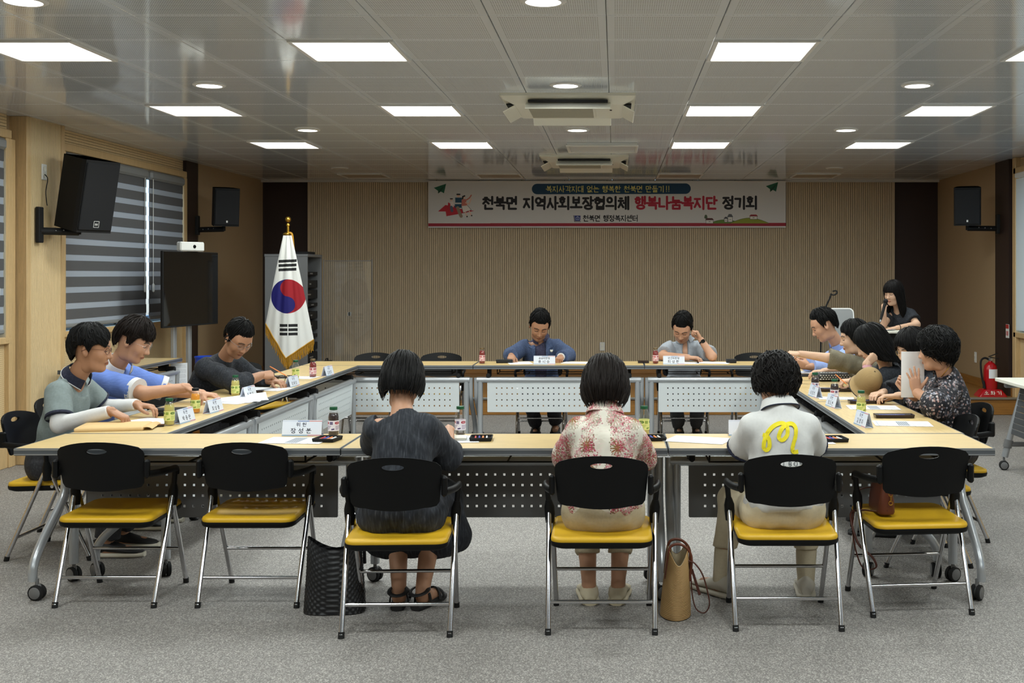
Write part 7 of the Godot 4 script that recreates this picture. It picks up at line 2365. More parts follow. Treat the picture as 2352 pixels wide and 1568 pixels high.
const HAIR := {
	"man_short": {"hairline": 0.85, "t": 0.016, "top": 2.0, "side": 0.55, "ragged": 0.02, "hem": [[0, 0.07], [28, 0.066], [48, 0.072], [62, 0.052], [74, -0.01], [86, -0.012], [92, 0.03], [112, 0.028], [124, -0.03], [180, -0.062]], "tuck": 0.22, "streak": 0.004, "locks": 380, "mess": 16.0, "lift": 1.6},
	"man_fringe": {"hairline": 0.35, "t": 0.02, "top": 1.8, "hem": [[0, 0.046], [35, 0.042], [56, 0.05], [68, 0.03], [76, -0.014], [88, -0.014], [94, 0.03], [112, 0.026], [124, -0.03], [180, -0.066]], "tuck": 0.22, "streak": 0.005, "locks": 420, "mess": 14.0, "lift": 1.6, "ragged": 0.08},
	"man_side": {"hairline": 0.5, "t": 0.02, "top": 1.6, "even": false, "hem": [[0, 0.072], [30, 0.05], [55, 0.052], [68, 0.03], [78, -0.012], [90, 0.03], [112, 0.026], [124, -0.03], [180, -0.065], [236, -0.03], [248, 0.026], [270, 0.03], [282, -0.012], [292, 0.03], [305, 0.04], [330, 0.02], [360, 0.072]], "tuck": 0.22, "streak": 0.004, "locks": 380, "mess": 12.0, "sweep": 12.0},
	"man_back": {"hairline": 0.85, "ragged": 0.02, "side": 0.5, "t": 0.016, "top": 1.8, "hem": [[0, 0.088], [30, 0.082], [52, 0.074], [66, 0.04], [76, -0.01], [88, -0.01], [94, 0.03], [112, 0.028], [124, -0.035], [180, -0.07]], "tuck": 0.22, "streak": 0.004, "locks": 360, "mess": 12.0, "lift": 2.0},
	"bob": {"t": 0.026, "top": 1.2, "hem": [[0, 0.05], [40, 0.04], [58, -0.03], [75, -0.068], [110, -0.085], [180, -0.1]], "tuck": 0.1, "flare": 0.1, "streak": 0.004, "locks": 460, "mess": 7.0, "ragged": 0.1},
	"bob_round": {"t": 0.034, "top": 1.1, "side": 0.9, "hem": [[0, 0.05], [40, 0.04], [58, -0.03], [75, -0.08], [110, -0.1], [180, -0.108]], "tuck": 0.14, "flare": 0.1, "streak": 0.004, "locks": 480, "mess": 6.0, "ragged": 0.1},
	"curly": {"t": 0.034, "top": 1.1, "side": 1.0, "hem": [[0, 0.055], [45, 0.045], [62, -0.02], [80, -0.03], [110, -0.06], [180, -0.088]], "tuck": 0.2, "curl": 0.011, "streak": 0.004, "locks": 520, "mess": 18.0, "lift": 1.5, "ragged": 0.1},
	"short_woman": {"hairline": 0.6, "t": 0.022, "top": 1.4, "hem": [[0, 0.062], [40, 0.056], [60, 0.03], [76, -0.03], [90, -0.01], [115, -0.04], [180, -0.088]], "tuck": 0.22, "streak": 0.004, "locks": 420, "mess": 12.0, "ragged": 0.1, "lift": 1.6},
	"long_side": {"t": 0.024, "top": 1.0, "hem": [[0, 0.055], [25, 0.04], [42, -0.03], [62, -0.1], [90, -0.15], [180, -0.24]], "tuck": 0.03, "flare": 0.04, "back": 0.12, "streak": 0.003, "locks": 460, "mess": 5.0, "ragged": 0.04},
	"long_bangs": {"t": 0.022, "top": 1.1, "hem": [[0, 0.026], [34, 0.022], [46, -0.02], [58, -0.2], [90, -0.3], [180, -0.34]], "tuck": 0.012, "flare": 0.02, "back": 0.1, "streak": 0.003, "locks": 460, "mess": 4.0, "ragged": 0.04},
}

# ------------------------------------------------------------------ shoes
func shoe(kind: String) -> Array:   # [upper, sole], ankle above the origin, toe along z
	var up := MB.new()
	var so := MB.new()
	var secs := [[-0.08, 0.022, 0.06], [-0.072, 0.034, 0.092], [-0.04, 0.043, 0.104], [0.0, 0.044, 0.1], [0.05, 0.044, 0.078], [0.1, 0.048, 0.06], [0.145, 0.046, 0.048], [0.178, 0.038, 0.04], [0.198, 0.018, 0.028]]
	var rows := []
	var sr := []
	for q in secs:
		var l := PackedVector3Array()
		var w: float = q[1]
		var h: float = q[2] * (0.62 if kind == "clog" and q[0] < -0.02 else 1.0)
		for k in 14:
			var g := TAU * k / 14
			var yy := 0.02 + (h - 0.02) * (0.5 + 0.5 * sin(g))
			l.append(Vector3(cos(g) * w * (1.0 - 0.35 * maxf(sin(g), 0.0)), yy, q[0]))
		rows.append(l)
		var l2 := PackedVector3Array()
		for k in 14:
			var g := TAU * k / 14
			l2.append(Vector3(cos(g) * (w + 0.004), 0.013 + 0.013 * signf(sin(g)) * pow(absf(sin(g)), 0.4), q[0] * 1.03))
		sr.append(l2)
	up.loft(rows); so.loft(sr)
	return [up, so]
func sandal() -> Array:
	var so := MB.new()
	var st := MB.new()
	var rows := []
	for q in [[-0.07, 0.022], [-0.06, 0.032], [0.0, 0.036], [0.07, 0.042], [0.13, 0.044], [0.165, 0.034], [0.178, 0.016]]:
		var l := PackedVector3Array()
		for k in 14:
			var g := TAU * k / 14
			l.append(Vector3(cos(g) * q[1], 0.015 + 0.015 * signf(sin(g)) * pow(absf(sin(g)), 0.4), q[0]))
		rows.append(l)
	so.loft(rows)
	for q in [[0.0, 0.095, 0.0], [0.08, 0.07, 0.02], [0.12, 0.06, 0.0]]:
		var pts := PackedVector3Array()
		for k in 13:
			var g := PI * k / 12
			pts.append(Vector3(cos(g) * 0.042, 0.02 + sin(g) * (q[1] - 0.02), q[0] + q[2] * sin(g)))
		st.tube(pts, 0.011, 6, true, 0.35)
	var ring := PackedVector3Array()
	for k in 17: ring.append(Vector3(sin(TAU * k / 16) * 0.04, 0.085 + 0.012 * cos(TAU * k / 16), -0.012 - cos(TAU * k / 16) * -0.046 - 0.02))
	st.tube(ring, 0.0105, 6, false, 0.35)
	return [st, so]

# ------------------------------------------------------------------ joining everything up
func eyeglasses(t: Node3D, hx: Transform3D, mt: String, thick: float, rd := 0.021) -> void:
	var g := Node3D.new()
	g.name = "eyeglasses"
	t.add_child(g, true)
	g.transform = hx
	for s in [-1.0, 1.0]:
		var m := MB.new()
		m.tube(PackedVector3Array(range(25).map(func(k: int) -> Vector3: return Vector3(s * 0.032 + (rd + 0.002) * cos(TAU * k / 24.0), 0.0 + rd * sin(TAU * k / 24.0), 0.098 - 0.006 * absf(cos(TAU * k / 24.0) * s + 1.0)))), thick, 6, false)
		m.tube(PackedVector3Array([Vector3(s * 0.054, 0.006, 0.09), Vector3(s * 0.078, 0.01, 0.05), Vector3(s * 0.084, 0.012, 0.0), Vector3(s * 0.084, -0.004, -0.03)]), thick, 6)
		part(m, "frame", M[mt], g)
		m = MB.new()
		m.lathe([Vector2(0, 0), Vector2(rd, 0.0)], 18, Transform3D(Basis(Vector3.RIGHT, PI / 2), Vector3(s * 0.032, 0, 0.0955)))
		part(m, "lens", M.lens, g)
	var m2 := MB.new()
	m2.rod(Vector3(-0.0095, 0.004, 0.0975), Vector3(0.0095, 0.004, 0.0975), thick, 6)
	part(m2, "bridge", M[mt], g)

func collar_band(s: Dictionary, t: Node3D, mt: String, edge: String, open: float, r := 0.066, hgt := 0.034, point := 0.02) -> void:
	var neck: Vector3 = s.neck
	var nd: Vector3 = (s.hx * Vector3(0, -0.1, -0.03) - neck).normalized()
	nd = (nd + s.up * 0.7).normalized()
	var lf: Vector3 = s.left
	var fw := lf.cross(nd).normalized()
	lf = nd.cross(fw)
	var f := func(u: float, v: float) -> Vector3:
		var g := deg_to_rad(lerpf(open, 360.0 - open, u))
		var tipf := pow(absf(u - 0.5) * 2.0, 6.0)
		var rad := r + 0.02 * v + 0.004 * sin(u * 20.0) * v
		return neck + nd * 0.016 + (lf * sin(g) * rad * 1.06 + fw * cos(g) * rad * 0.98) + nd * (hgt * (1.0 - v) * (1.0 - 0.25 * tipf) - 0.006 - (0.012 + point * tipf) * v) + fw * (0.016 - 0.01 * tipf * v)
	var m := MB.new()
	m.sheet(40, 5, f, 0.004)
	var c := part(m, "collar", M[mt], t)
	if edge:
		m = MB.new()
		m.tube(PackedVector3Array(range(41).map(func(k: int) -> Vector3: return f.call(k / 40.0, 0.97))), 0.0032, 6)
		part(m, "collar_trim", M[edge], c)

func skin_tone(r: int, g: int, b: int) -> Color: return c8(r, g, b).srgb_to_linear()

func assemble() -> void:
	for s in crew:
		var t := thing("person", s.label, "person", s.base)
		s.node = t
		var tone: Color = s.skin
		var pal := [tone, tone * Color(0.82, 0.5, 0.48) if s.get("woman", false) else tone * Color(0.8, 0.6, 0.56), Color(0.025, 0.02, 0.018).lerp(tone, 0.12), Color(0.018, 0.014, 0.012), tone * Color(0.3, 0.16, 0.15)]
		var body: MB = s.body.out
		for k in body.c.size(): body.c[k] = tone
		# head
		var hk: String = s.get("face", "woman" if s.get("woman", false) else "man")
		var hd: MB = heads[hk].out
		var ids: PackedInt32Array = heads[hk].ids
		var first := body.v.size()
		body.add(hd, s.hx, tone)
		for k in hd.v.size(): if ids[k] > 0: body.c[first + k] = pal[ids[k]]
		# hands
		for side in 2:
			var h: Array = s.hand[side]
			var w: Vector3 = s.wl if side == 0 else s.wr
			var f: Vector3 = h[1].normalized()
			var n: Vector3 = (h[2] - f * h[2].dot(f)).normalized()
			var sc := 0.9 if s.get("woman", false) else 1.0
			var hb := Basis(f.cross(n), f, n)
			if side == 0: hb = Basis(-f.cross(n), f, n)
			body.add(hands[h[0]].out, Transform3D(hb.scaled(Vector3.ONE * sc), w), tone, side == 0)
		part(body, "body", M.body, t)
		for c in s.cloth:
			var o := part(c[1].out, c[0].name, M[c[0].mat], t)
			c.append(o)
			if c[0].has("collar"):
				var q: Array = c[0].collar
				collar_band(s, o, q[0], q[1], q[2], q[3] if q.size() > 3 else 0.066, q[4] if q.size() > 4 else 0.034)
		for q in s.get("cuffs", []):
			var m := MB.new()
			m.tube(PackedVector3Array([q[0] - q[1] * q[2][1], q[0] - q[1] * 0.002]), q[3], 22)
			part(m, "cuff", M[q[2][0]], s.cloth[0][2])
		if s.has("hair"):
			part(hair_style(HAIR[s.hair[0]], s.hair[2]), "hair", M[s.hair[1]], t, s.hx)
		if s.has("glasses"): eyeglasses(t, s.hx, s.glasses[0], s.glasses[1], s.glasses[2])
		if s.has("shoes"):
			var sh: Array = sandal() if s.shoes[0] == "sandal" else shoe(s.shoes[0])
			for side in 2:
				var an: Vector3 = s.al if side == 0 else s.ar
				var toe: Vector3 = s.get("toes", [s.fwd, s.fwd])[side]
				var xf := Transform3D(Basis(Vector3.UP, atan2(toe.x, toe.z)), Vector3(an.x, 0.0, an.z))
				var o := part(sh[0], "shoe", M[s.shoes[1]], t, xf)
				part(sh[1], "sole", M[s.shoes[2]], o)
func band(t: Node3D, called: String, a: Vector3, b: Vector3, r: float, mt: String, wide: float, face := false) -> void:   # a watch or bracelet round the wrist
	var d := (b - a).normalized()
	var m := MB.new()
	m.tube(PackedVector3Array([a - d * wide * 0.5, a + d * wide * 0.5]), r, 18, false)
	m.tube(PackedVector3Array([a - d * wide * 0.5, a - d * wide * 0.46]), r + 0.0015, 18)
	var o := part(m, called, M[mt], t)
	if face:
		var q := MB.new()
		var side := d.cross(Vector3.UP).normalized()
		var n := Vector3(0, 0.5, 1).normalized()
		n = (n - d * n.dot(d)).normalized()
		q.box(a + n * (r + 0.003), Vector3(0.03, 0.034, 0.009), 0.003, Basis(d.cross(n), d, n))
		part(q, "watch_case", M.screen_black, o)

func V(x: float, y: float, z: float) -> Vector3: return Vector3(x, y, z)
func make_people() -> void:
	for k in ["man", "broad", "woman"]:
		heads[k] = head_blob(k); jobs.append(heads[k])
	for k in ["flat", "rest", "grip", "fist", "pinch", "spread", "hang"]:
		hands[k] = hand_blob(k); jobs.append(hands[k])
	var tan_ := skin_tone(168, 122, 92)
	var mid := skin_tone(188, 142, 112)
	var fair := skin_tone(206, 166, 138)
	# left column
	person({"label": "man in a grey polo with white sun sleeves, talking, at the left", "yaw": 92, "pel": V(-3.1, 0.5, -6.42), "neck": V(-2.97, 0.975, -6.4), "head": V(-2.865, 1.115, -6.38), "look": [98, 4, 0], "el": V(-2.91, 0.775, -6.63), "wl": V(-2.67, 0.8, -6.52), "er": V(-2.94, 0.735, -6.17), "wr": V(-2.645, 0.81, -6.12),
		"hand": [["rest", V(0.95, -0.12, 0.15), V(-0.1, -1, 0.1)], ["hang", V(0.9, -0.42, 0.05), V(-0.4, -0.9, 0.0)]], "skin": tan_, "hair": ["man_side", "hair_black", 11], "glasses": ["leather_dark", 0.0013, 0.0165],
		"wear": [{"name": "polo_shirt", "kind": "top", "mat": "cloth_grey_polo", "sleeve": 0.8, "loose": 0.012, "fit": 0.014, "cuff": ["cloth_navy", 0.014], "collar": ["cloth_navy", "cloth_white", 24.0]}, {"name": "sun_sleeve", "side": 0, "kind": "arm", "mat": "cloth_white", "fit": 0.004, "wrinkle": 0.003, "cell": 0.006}, {"name": "sun_sleeve", "side": 1, "kind": "arm", "mat": "cloth_white", "fit": 0.004, "wrinkle": 0.003, "cell": 0.006}, {"name": "trousers", "kind": "legs", "mat": "cloth_charcoal"}], "shoes": ["sneaker", "shoe_black", "sole_white"], "shin": -0.05})
	person({"label": "man in a blue polo with white trim leaning over papers", "yaw": 86, "pel": V(-3.27, 0.5, -7.14), "neck": V(-3.0, 0.985, -7.0), "head": V(-2.868, 1.128, -6.95), "look": [92, 24, 0], "el": V(-2.77, 0.8, -7.28), "wl": V(-2.55, 0.79, -7.2), "er": V(-2.735, 0.835, -6.78), "wr": V(-2.5, 0.868, -6.8),
		"hand": [["rest", V(1, -0.1, 0.2), V(0, -1, 0)], ["hang", V(0.86, -0.45, -0.05), V(-0.4, -0.85, 0.1)]], "skin": mid, "hair": ["man_fringe", "hair_brown", 12], "glasses": ["lens", 0.0028, 0.023], "bulk": 1.06,
		"wear": [{"name": "polo_shirt", "kind": "top", "mat": "cloth_blue_polo", "sleeve": 0.86, "loose": 0.014, "fit": 0.014, "cuff": ["cloth_white", 0.034], "collar": ["cloth_white", "cloth_navy", 24.0, 0.07, 0.04]}, {"name": "trousers", "kind": "legs", "mat": "cloth_charcoal"}], "shoes": ["sneaker", "shoe_black", "sole_white"]})
	person({"label": "man in a black long-sleeved shirt writing with a pencil", "yaw": 66, "pel": V(-3.06, 0.5, -8.32), "neck": V(-2.705, 0.95, -8.09), "head": V(-2.588, 1.08, -8.0), "look": [52, 34, -4], "el": V(-2.6, 0.79, -8.36), "wl": V(-2.42, 0.775, -8.25), "er": V(-2.51, 0.795, -7.76), "wr": V(-2.425, 0.835, -7.97),
		"hand": [["rest", V(0.8, -0.1, 0.5), V(0, -1, 0)], ["pinch", V(0.62, 0.05, -0.55), V(-0.45, -0.75, -0.4)]], "skin": tan_, "hair": ["man_short", "hair_black", 13], "face": "broad", "glasses": ["steel", 0.0009, 0.018], "bulk": 1.14,
		"wear": [{"name": "long_sleeved_shirt", "kind": "top", "mat": "cloth_black_tee", "sleeve": [1.8, 1.45], "loose": 0.01, "fit": 0.014, "wrinkle": 0.012, "collar_height": 0.03}, {"name": "trousers", "kind": "legs", "mat": "cloth_charcoal"}], "shoes": ["sneaker", "shoe_black", "sole_white"]})
	# front row, seen from behind
	person({"label": "woman in a loose dark dress seated with her back to the camera", "woman": true, "yaw": 180, "pel": V(-0.935, 0.5, -5.1), "neck": V(-0.945, 0.93, -5.19), "head": V(-0.968, 1.035, -5.3), "look": [180, 34, 0], "el": V(-1.105, 0.765, -5.36), "wl": V(-1.03, 0.785, -5.58), "er": V(-0.765, 0.7, -5.32), "wr": V(-0.8, 0.785, -5.6),
		"kl": V(-1.04, 0.47, -5.54), "kr": V(-0.85, 0.47, -5.54), "al": V(-0.995, 0.09, -5.36), "ar": V(-0.885, 0.09, -5.36), "toes": [V(-0.05, 0, -1), V(0.35, 0, -0.9)],
		"hand": [["rest", V(0.3, -0.1, -1), V(0, -1, 0)], ["rest", V(-0.3, -0.1, -1), V(0, -1, 0)]], "skin": mid, "hair": ["bob", "hair_black", 14], "bulk": 1.04,
		"wear": [{"name": "dress_top", "kind": "top", "mat": "cloth_linen_black", "sleeve": 1.15, "loose": 0.012, "fit": 0.016, "wrinkle": 0.012, "collar_height": -0.035, "scoop": 0.1, "hem": 0.09}, {"name": "skirt", "kind": "skirt", "mat": "cloth_linen_black", "hem": 0.2, "wrinkle": 0.014}], "shoes": ["sandal", "shoe_black", "shoe_black"]})
	person({"label": "woman in a red and olive flowered blouse seated with her back to the camera", "woman": true, "yaw": 180, "pel": V(-0.055, 0.5, -5.13), "neck": V(-0.05, 0.912, -5.2), "head": V(-0.047, 1.014, -5.29), "look": [180, 30, 0], "el": V(-0.228, 0.69, -5.36), "wl": V(-0.16, 0.785, -5.58), "er": V(0.125, 0.69, -5.36), "wr": V(0.06, 0.785, -5.62),
		"kl": V(-0.15, 0.47, -5.6), "kr": V(0.04, 0.47, -5.6), "al": V(-0.125, 0.09, -5.46), "ar": V(0.012, 0.09, -5.46), "toes": [V(-0.12, 0, -1), V(0.12, 0, -1)],
		"hand": [["rest", V(0.3, -0.1, -1), V(0, -1, 0)], ["rest", V(-0.3, -0.1, -1), V(0, -1, 0)]], "skin": mid, "hair": ["bob_round", "hair_brown", 15], "bulk": 1.05,
		"wear": [{"name": "flowered_blouse", "kind": "top", "mat": "cloth_flowers", "sleeve": 1.05, "loose": 0.008, "fit": 0.02, "wrinkle": 0.01, "collar": ["cloth_flowers", "", 30.0, 0.062, 0.036], "hem": 0.03}, {"name": "cropped_trousers", "kind": "legs", "mat": "cloth_beige", "cell": 0.0105, "to": 0.72, "fit": 0.01, "flare": 1.2}], "shoes": ["clog", "shoe_cream", "shoe_cream"]})
	person({"label": "curly-haired woman in a white polo with a yellow scrawl on its back", "woman": true, "yaw": 180, "pel": V(0.745, 0.5, -5.18), "neck": V(0.738, 0.925, -5.25), "head": V(0.733, 1.022, -5.34), "look": [180, 28, 0], "el": V(0.572, 0.715, -5.36), "wl": V(0.62, 0.785, -5.58), "er": V(0.908, 0.73, -5.37), "wr": V(0.87, 0.785, -5.62),
		"kl": V(0.56, 0.46, -5.58), "kr": V(0.915, 0.46, -5.58), "al": V(0.5, 0.09, -5.56), "ar": V(0.905, 0.09, -5.56), "toes": [V(-0.6, 0, -0.8), V(0.1, 0, -1)],
		"hand": [["rest", V(0.3, -0.1, -1), V(0, -1, 0)], ["rest", V(-0.3, -0.1, -1), V(0, -1, 0)]], "skin": mid, "hair": ["curly", "hair_soft", 16], "shoulder": 0.118, "bulk": 1.08,
		"wear": [{"name": "polo_shirt", "kind": "top", "mat": "cloth_polo_white", "sleeve": 0.9, "loose": 0.006, "fit": 0.021, "wrinkle": 0.01, "cuff": ["cloth_navy", 0.008], "collar": ["cloth_polo_white", "cloth_navy", 26.0, 0.066, 0.036], "hem": 0.02}, {"name": "trousers", "kind": "legs", "mat": "cloth_cream", "cell": 0.0105, "to": 0.68, "fit": 0.01, "flare": 1.2}, {"name": "sock", "side": 0, "kind": "socks", "mat": "cloth_cream", "fit": 0.002, "wrinkle": 0.003, "cell": 0.007}, {"name": "sock", "side": 1, "kind": "socks", "mat": "cloth_cream", "fit": 0.002, "wrinkle": 0.003, "cell": 0.007}], "shoes": ["sneaker", "shoe_white", "sole_white"]})
	# far row, facing the camera
	person({"label": "man in a blue blazer looking down at the far table", "yaw": 0, "kl": V(-0.6, 0.47, -10.68), "kr": V(-0.8, 0.47, -10.68), "al": V(-0.57, 0.12, -11.08), "ar": V(-0.76, 0.09, -11.12), "pel": V(-0.7, 0.5, -11.06), "neck": V(-0.7, 0.93, -10.98), "head": V(-0.71, 1.045, -10.87), "look": [8, 32, -6], "head_size": 1.1, "el": V(-0.44, 0.775, -10.82), "wl": V(-0.5, 0.775, -10.6), "er": V(-0.97, 0.775, -10.82), "wr": V(-0.95, 0.785, -10.62),
		"hand": [["fist", V(-0.1, -0.12, 1), V(0, -1, 0)], ["hang", V(0.1, -0.3, 1), V(0, -1, -0.3)]], "skin": tan_, "hair": ["man_short", "hair_black", 17], "shoulder": 0.15,
		"wear": [{"name": "blazer", "kind": "top", "mat": "cloth_blazer", "sleeve": 1.85, "loose": 0.008, "fit": 0.024, "vee": 0.42, "vee_width": 0.06, "collar_height": -0.005, "hem": 0.1}, {"name": "dark_shirt", "kind": "top", "mat": "cloth_dark_shirt", "sleeve": 0.5, "fit": 0.006, "wrinkle": 0.004, "collar": ["cloth_dark_shirt", "", 20.0, 0.06, 0.032]}, {"name": "trousers", "kind": "legs", "mat": "cloth_charcoal"}, {"name": "sock", "side": 0, "kind": "socks", "mat": "cloth_sock", "fit": 0.002, "wrinkle": 0.002, "cell": 0.008}, {"name": "sock", "side": 1, "kind": "socks", "mat": "cloth_sock", "fit": 0.002, "wrinkle": 0.002, "cell": 0.008}], "shoes": ["sneaker", "shoe_black", "shoe_black"]})
	person({"label": "man in a short-sleeved grey shirt touching his ear at the far table", "yaw": 0, "kl": V(0.76, 0.47, -10.68), "kr": V(0.53, 0.47, -10.68), "al": V(0.77, 0.09, -11.12), "ar": V(0.6, 0.09, -11.12), "pel": V(0.645, 0.5, -11.06), "neck": V(0.655, 0.915, -10.98), "head": V(0.622, 1.025, -10.88), "look": [-14, 38, -6], "head_size": 1.1, "el": V(0.885, 0.775, -10.68), "wl": V(0.785, 0.925, -10.74), "er": V(0.43, 0.775, -10.74), "wr": V(0.66, 0.772, -10.6),
		"hand": [["grip", V(-0.45, 0.88, -0.2), V(-0.85, -0.4, 0.1)], ["rest", V(0.95, -0.02, 0.15), V(0, -1, 0)]], "skin": mid, "hair": ["man_short", "hair_black", 18], "bulk": 1.08,
		"wear": [{"name": "grey_shirt", "kind": "top", "mat": "cloth_grey_shirt", "sleeve": 0.78, "loose": 0.014, "fit": 0.014, "wrinkle": 0.01, "vee": 0.13, "vee_width": 0.03, "collar": ["cloth_grey_shirt", "", 26.0, 0.064, 0.032], "hem": 0.09}, {"name": "trousers", "kind": "legs", "mat": "cloth_grey_trousers"}], "shoes": ["sneaker", "shoe_black", "sole_white"]})
	# right column, facing left
	person({"label": "man in a light blue shirt bent over his hands at the right", "yaw": -90, "pel": V(1.97, 0.5, -9.56), "neck": V(1.83, 0.955, -9.5), "head": V(1.68, 1.112, -9.43), "look": [-92, 26, 0], "el": V(1.72, 0.785, -9.27), "wl": V(1.52, 0.8, -9.22), "er": V(1.74, 0.79, -9.74), "wr": V(1.5, 0.8, -9.42),
		"hand": [["grip", V(-0.9, 0.25, -0.2), V(-0.2, 0.3, -0.9)], ["grip", V(-0.85, 0.3, 0.35), V(-0.1, 0.5, 0.9)]], "skin": mid, "hair": ["man_back", "hair_black", 19], "bulk": 1.04,
		"wear": [{"name": "light_blue_shirt", "kind": "top", "mat": "cloth_sky_shirt", "sleeve": 1.8, "loose": 0.008, "fit": 0.014, "wrinkle": 0.01, "cuff": ["cloth_sky_shirt", 0.05], "collar": ["cloth_sky_shirt", "", 22.0, 0.066, 0.042]}, {"name": "trousers", "kind": "legs", "mat": "cloth_charcoal"}], "shoes": ["sneaker", "shoe_black", "shoe_black"]})
	person({"label": "short-haired woman in an olive blouse reaching out her arm", "woman": true, "yaw": -90, "pel": V(2.0, 0.5, -8.8), "neck": V(1.88, 0.92, -8.74), "head": V(1.768, 1.052, -8.66), "look": [-96, 8, 0], "el": V(1.56, 0.915, -8.52), "wl": V(1.35, 0.945, -8.55), "er": V(1.78, 0.79, -8.98), "wr": V(1.58, 0.79, -8.88),
		"hand": [["pinch", V(-1, 0.05, 0.0), V(0.0, -0.9, -0.3)], ["rest", V(-1, -0.05, 0.1), V(0, -1, 0)]], "skin": fair, "hair": ["short_woman", "hair_black", 20], "bulk": 1.06, "fl": 0.03,
		"wear": [{"name": "olive_blouse", "kind": "top", "mat": "cloth_olive", "sleeve": 1.02, "loose": 0.014, "fit": 0.016, "wrinkle": 0.014, "vee": 0.12, "vee_width": 0.03, "collar": ["cloth_olive", "", 34.0, 0.064, 0.03]}, {"name": "trousers", "kind": "legs", "mat": "cloth_charcoal"}], "shoes": ["sneaker", "shoe_black", "shoe_black"]})
	person({"label": "black-haired woman in a black tee resting her chin on her hand", "woman": true, "yaw": -92, "pel": V(2.0, 0.5, -8.1), "neck": V(1.86, 0.93, -8.04), "head": V(1.742, 1.055, -7.96), "look": [-104, 26, 0], "el": V(1.68, 0.78, -7.8), "wl": V(1.685, 0.935, -7.82), "er": V(1.8, 0.79, -8.22), "wr": V(1.62, 0.8, -8.0),
		"hand": [["fist", V(0.72, 0.55, -0.25), V(0.3, 0.5, -0.8)], ["pinch", V(-0.9, -0.05, 0.25), V(0.0, -1, -0.1)]], "skin": fair, "hair": ["long_side", "hair_black", 21], "bulk": 1.02,
		"wear": [{"name": "black_tee", "kind": "top", "mat": "cloth_black_tee", "sleeve": 0.72, "loose": 0.016, "fit": 0.014, "wrinkle": 0.01}, {"name": "trousers", "kind": "legs", "mat": "cloth_charcoal"}], "shoes": ["sneaker", "shoe_black", "shoe_black"]})
	person({"label": "woman in a black cardigan and glasses half hidden behind the held paper", "woman": true, "yaw": -80, "pel": V(2.0, 0.5, -7.44), "neck": V(1.93, 0.93, -7.4), "head": V(1.86, 1.06, -7.34), "look": [-58, 18, 0], "el": V(1.86, 0.785, -7.16), "wl": V(1.72, 0.785, -7.14), "er": V(1.82, 0.785, -7.58), "wr": V(1.66, 0.785, -7.3),
		"hand": [["rest", V(-0.95, -0.05, -0.2), V(0, -1, 0.1)], ["rest", V(-0.7, -0.05, 0.7), V(0, -1, 0.0)]], "skin": fair, "hair": ["long_side", "hair_black", 22], "glasses": ["gold", 0.0009, 0.019],
		"wear": [{"name": "black_cardigan", "kind": "top", "mat": "cloth_black_tee", "sleeve": 1.8, "loose": 0.014, "fit": 0.018, "wrinkle": 0.01, "vee": 0.16, "vee_width": 0.05}, {"name": "trousers", "kind": "legs", "mat": "cloth_charcoal"}], "shoes": ["sneaker", "shoe_black", "shoe_black"]})
	person({"label": "older curly-haired woman in a dark blossom blouse holding up a sheet", "woman": true, "yaw": -105, "pel": V(1.97, 0.5, -6.82), "neck": V(1.925, 0.95, -6.77), "head_size": 0.93, "head": V(1.85, 1.085, -6.74), "look": [-122, 4, 0], "el": V(1.8, 0.79, -6.54), "wl": V(1.735, 0.85, -6.73), "er": V(1.83, 0.785, -7.0), "wr": V(1.725, 0.83, -6.93),
		"hand": [["spread", V(-0.12, 0.98, -0.12), V(-0.1, -0.1, -1)], ["grip", V(-0.5, 0.75, -0.3), V(0.4, 0.4, 0.6)]], "skin": mid, "hair": ["curly", "hair_black", 23], "bulk": 1.14,
		"wear": [{"name": "blossom_blouse", "kind": "top", "mat": "cloth_blossom", "sleeve": 1.35, "loose": 0.02, "fit": 0.02, "wrinkle": 0.012, "collar": ["cloth_blossom", "", 30.0, 0.062, 0.03]}, {"name": "trousers", "kind": "legs", "mat": "cloth_charcoal"}], "shoes": ["sneaker", "shoe_black", "shoe_black"]})
	# the standing speaker
	person({"label": "long-haired woman in black standing and speaking into a microphone", "woman": true, "yaw": -38, "pel": V(2.92, 0.83, -11.82), "neck": V(2.85, 1.2, -11.72), "head": V(2.772, 1.335, -11.65), "look": [-48, 8, 0], "el": V(2.985, 1.03, -11.56), "wl": V(2.77, 1.0, -11.5), "er": V(2.66, 1.03, -11.58), "wr": V(2.645, 1.155, -11.5),
		"kl": V(3.0, 0.46, -11.82), "kr": V(2.85, 0.46, -11.86), "al": V(3.0, 0.09, -11.86), "ar": V(2.86, 0.09, -11.92),
		"hand": [["flat", V(-0.98, -0.1, 0.1), V(0, -1, 0)], ["fist", V(0.05, 0.9, -0.2), V(0.75, 0.1, -0.5)]], "skin": fair, "hair": ["long_bangs", "hair_soft", 24],
		"wear": [{"name": "black_tee", "kind": "top", "mat": "cloth_black_tee", "sleeve": 0.62, "loose": 0.016, "fit": 0.014}, {"name": "trousers", "kind": "legs", "mat": "cloth_charcoal"}], "shoes": ["sneaker", "shoe_black", "shoe_black"]})
	run_jobs()
	for k in heads: heads[k].ids = paint_head(heads[k].out)
	assemble()
	finish_people()

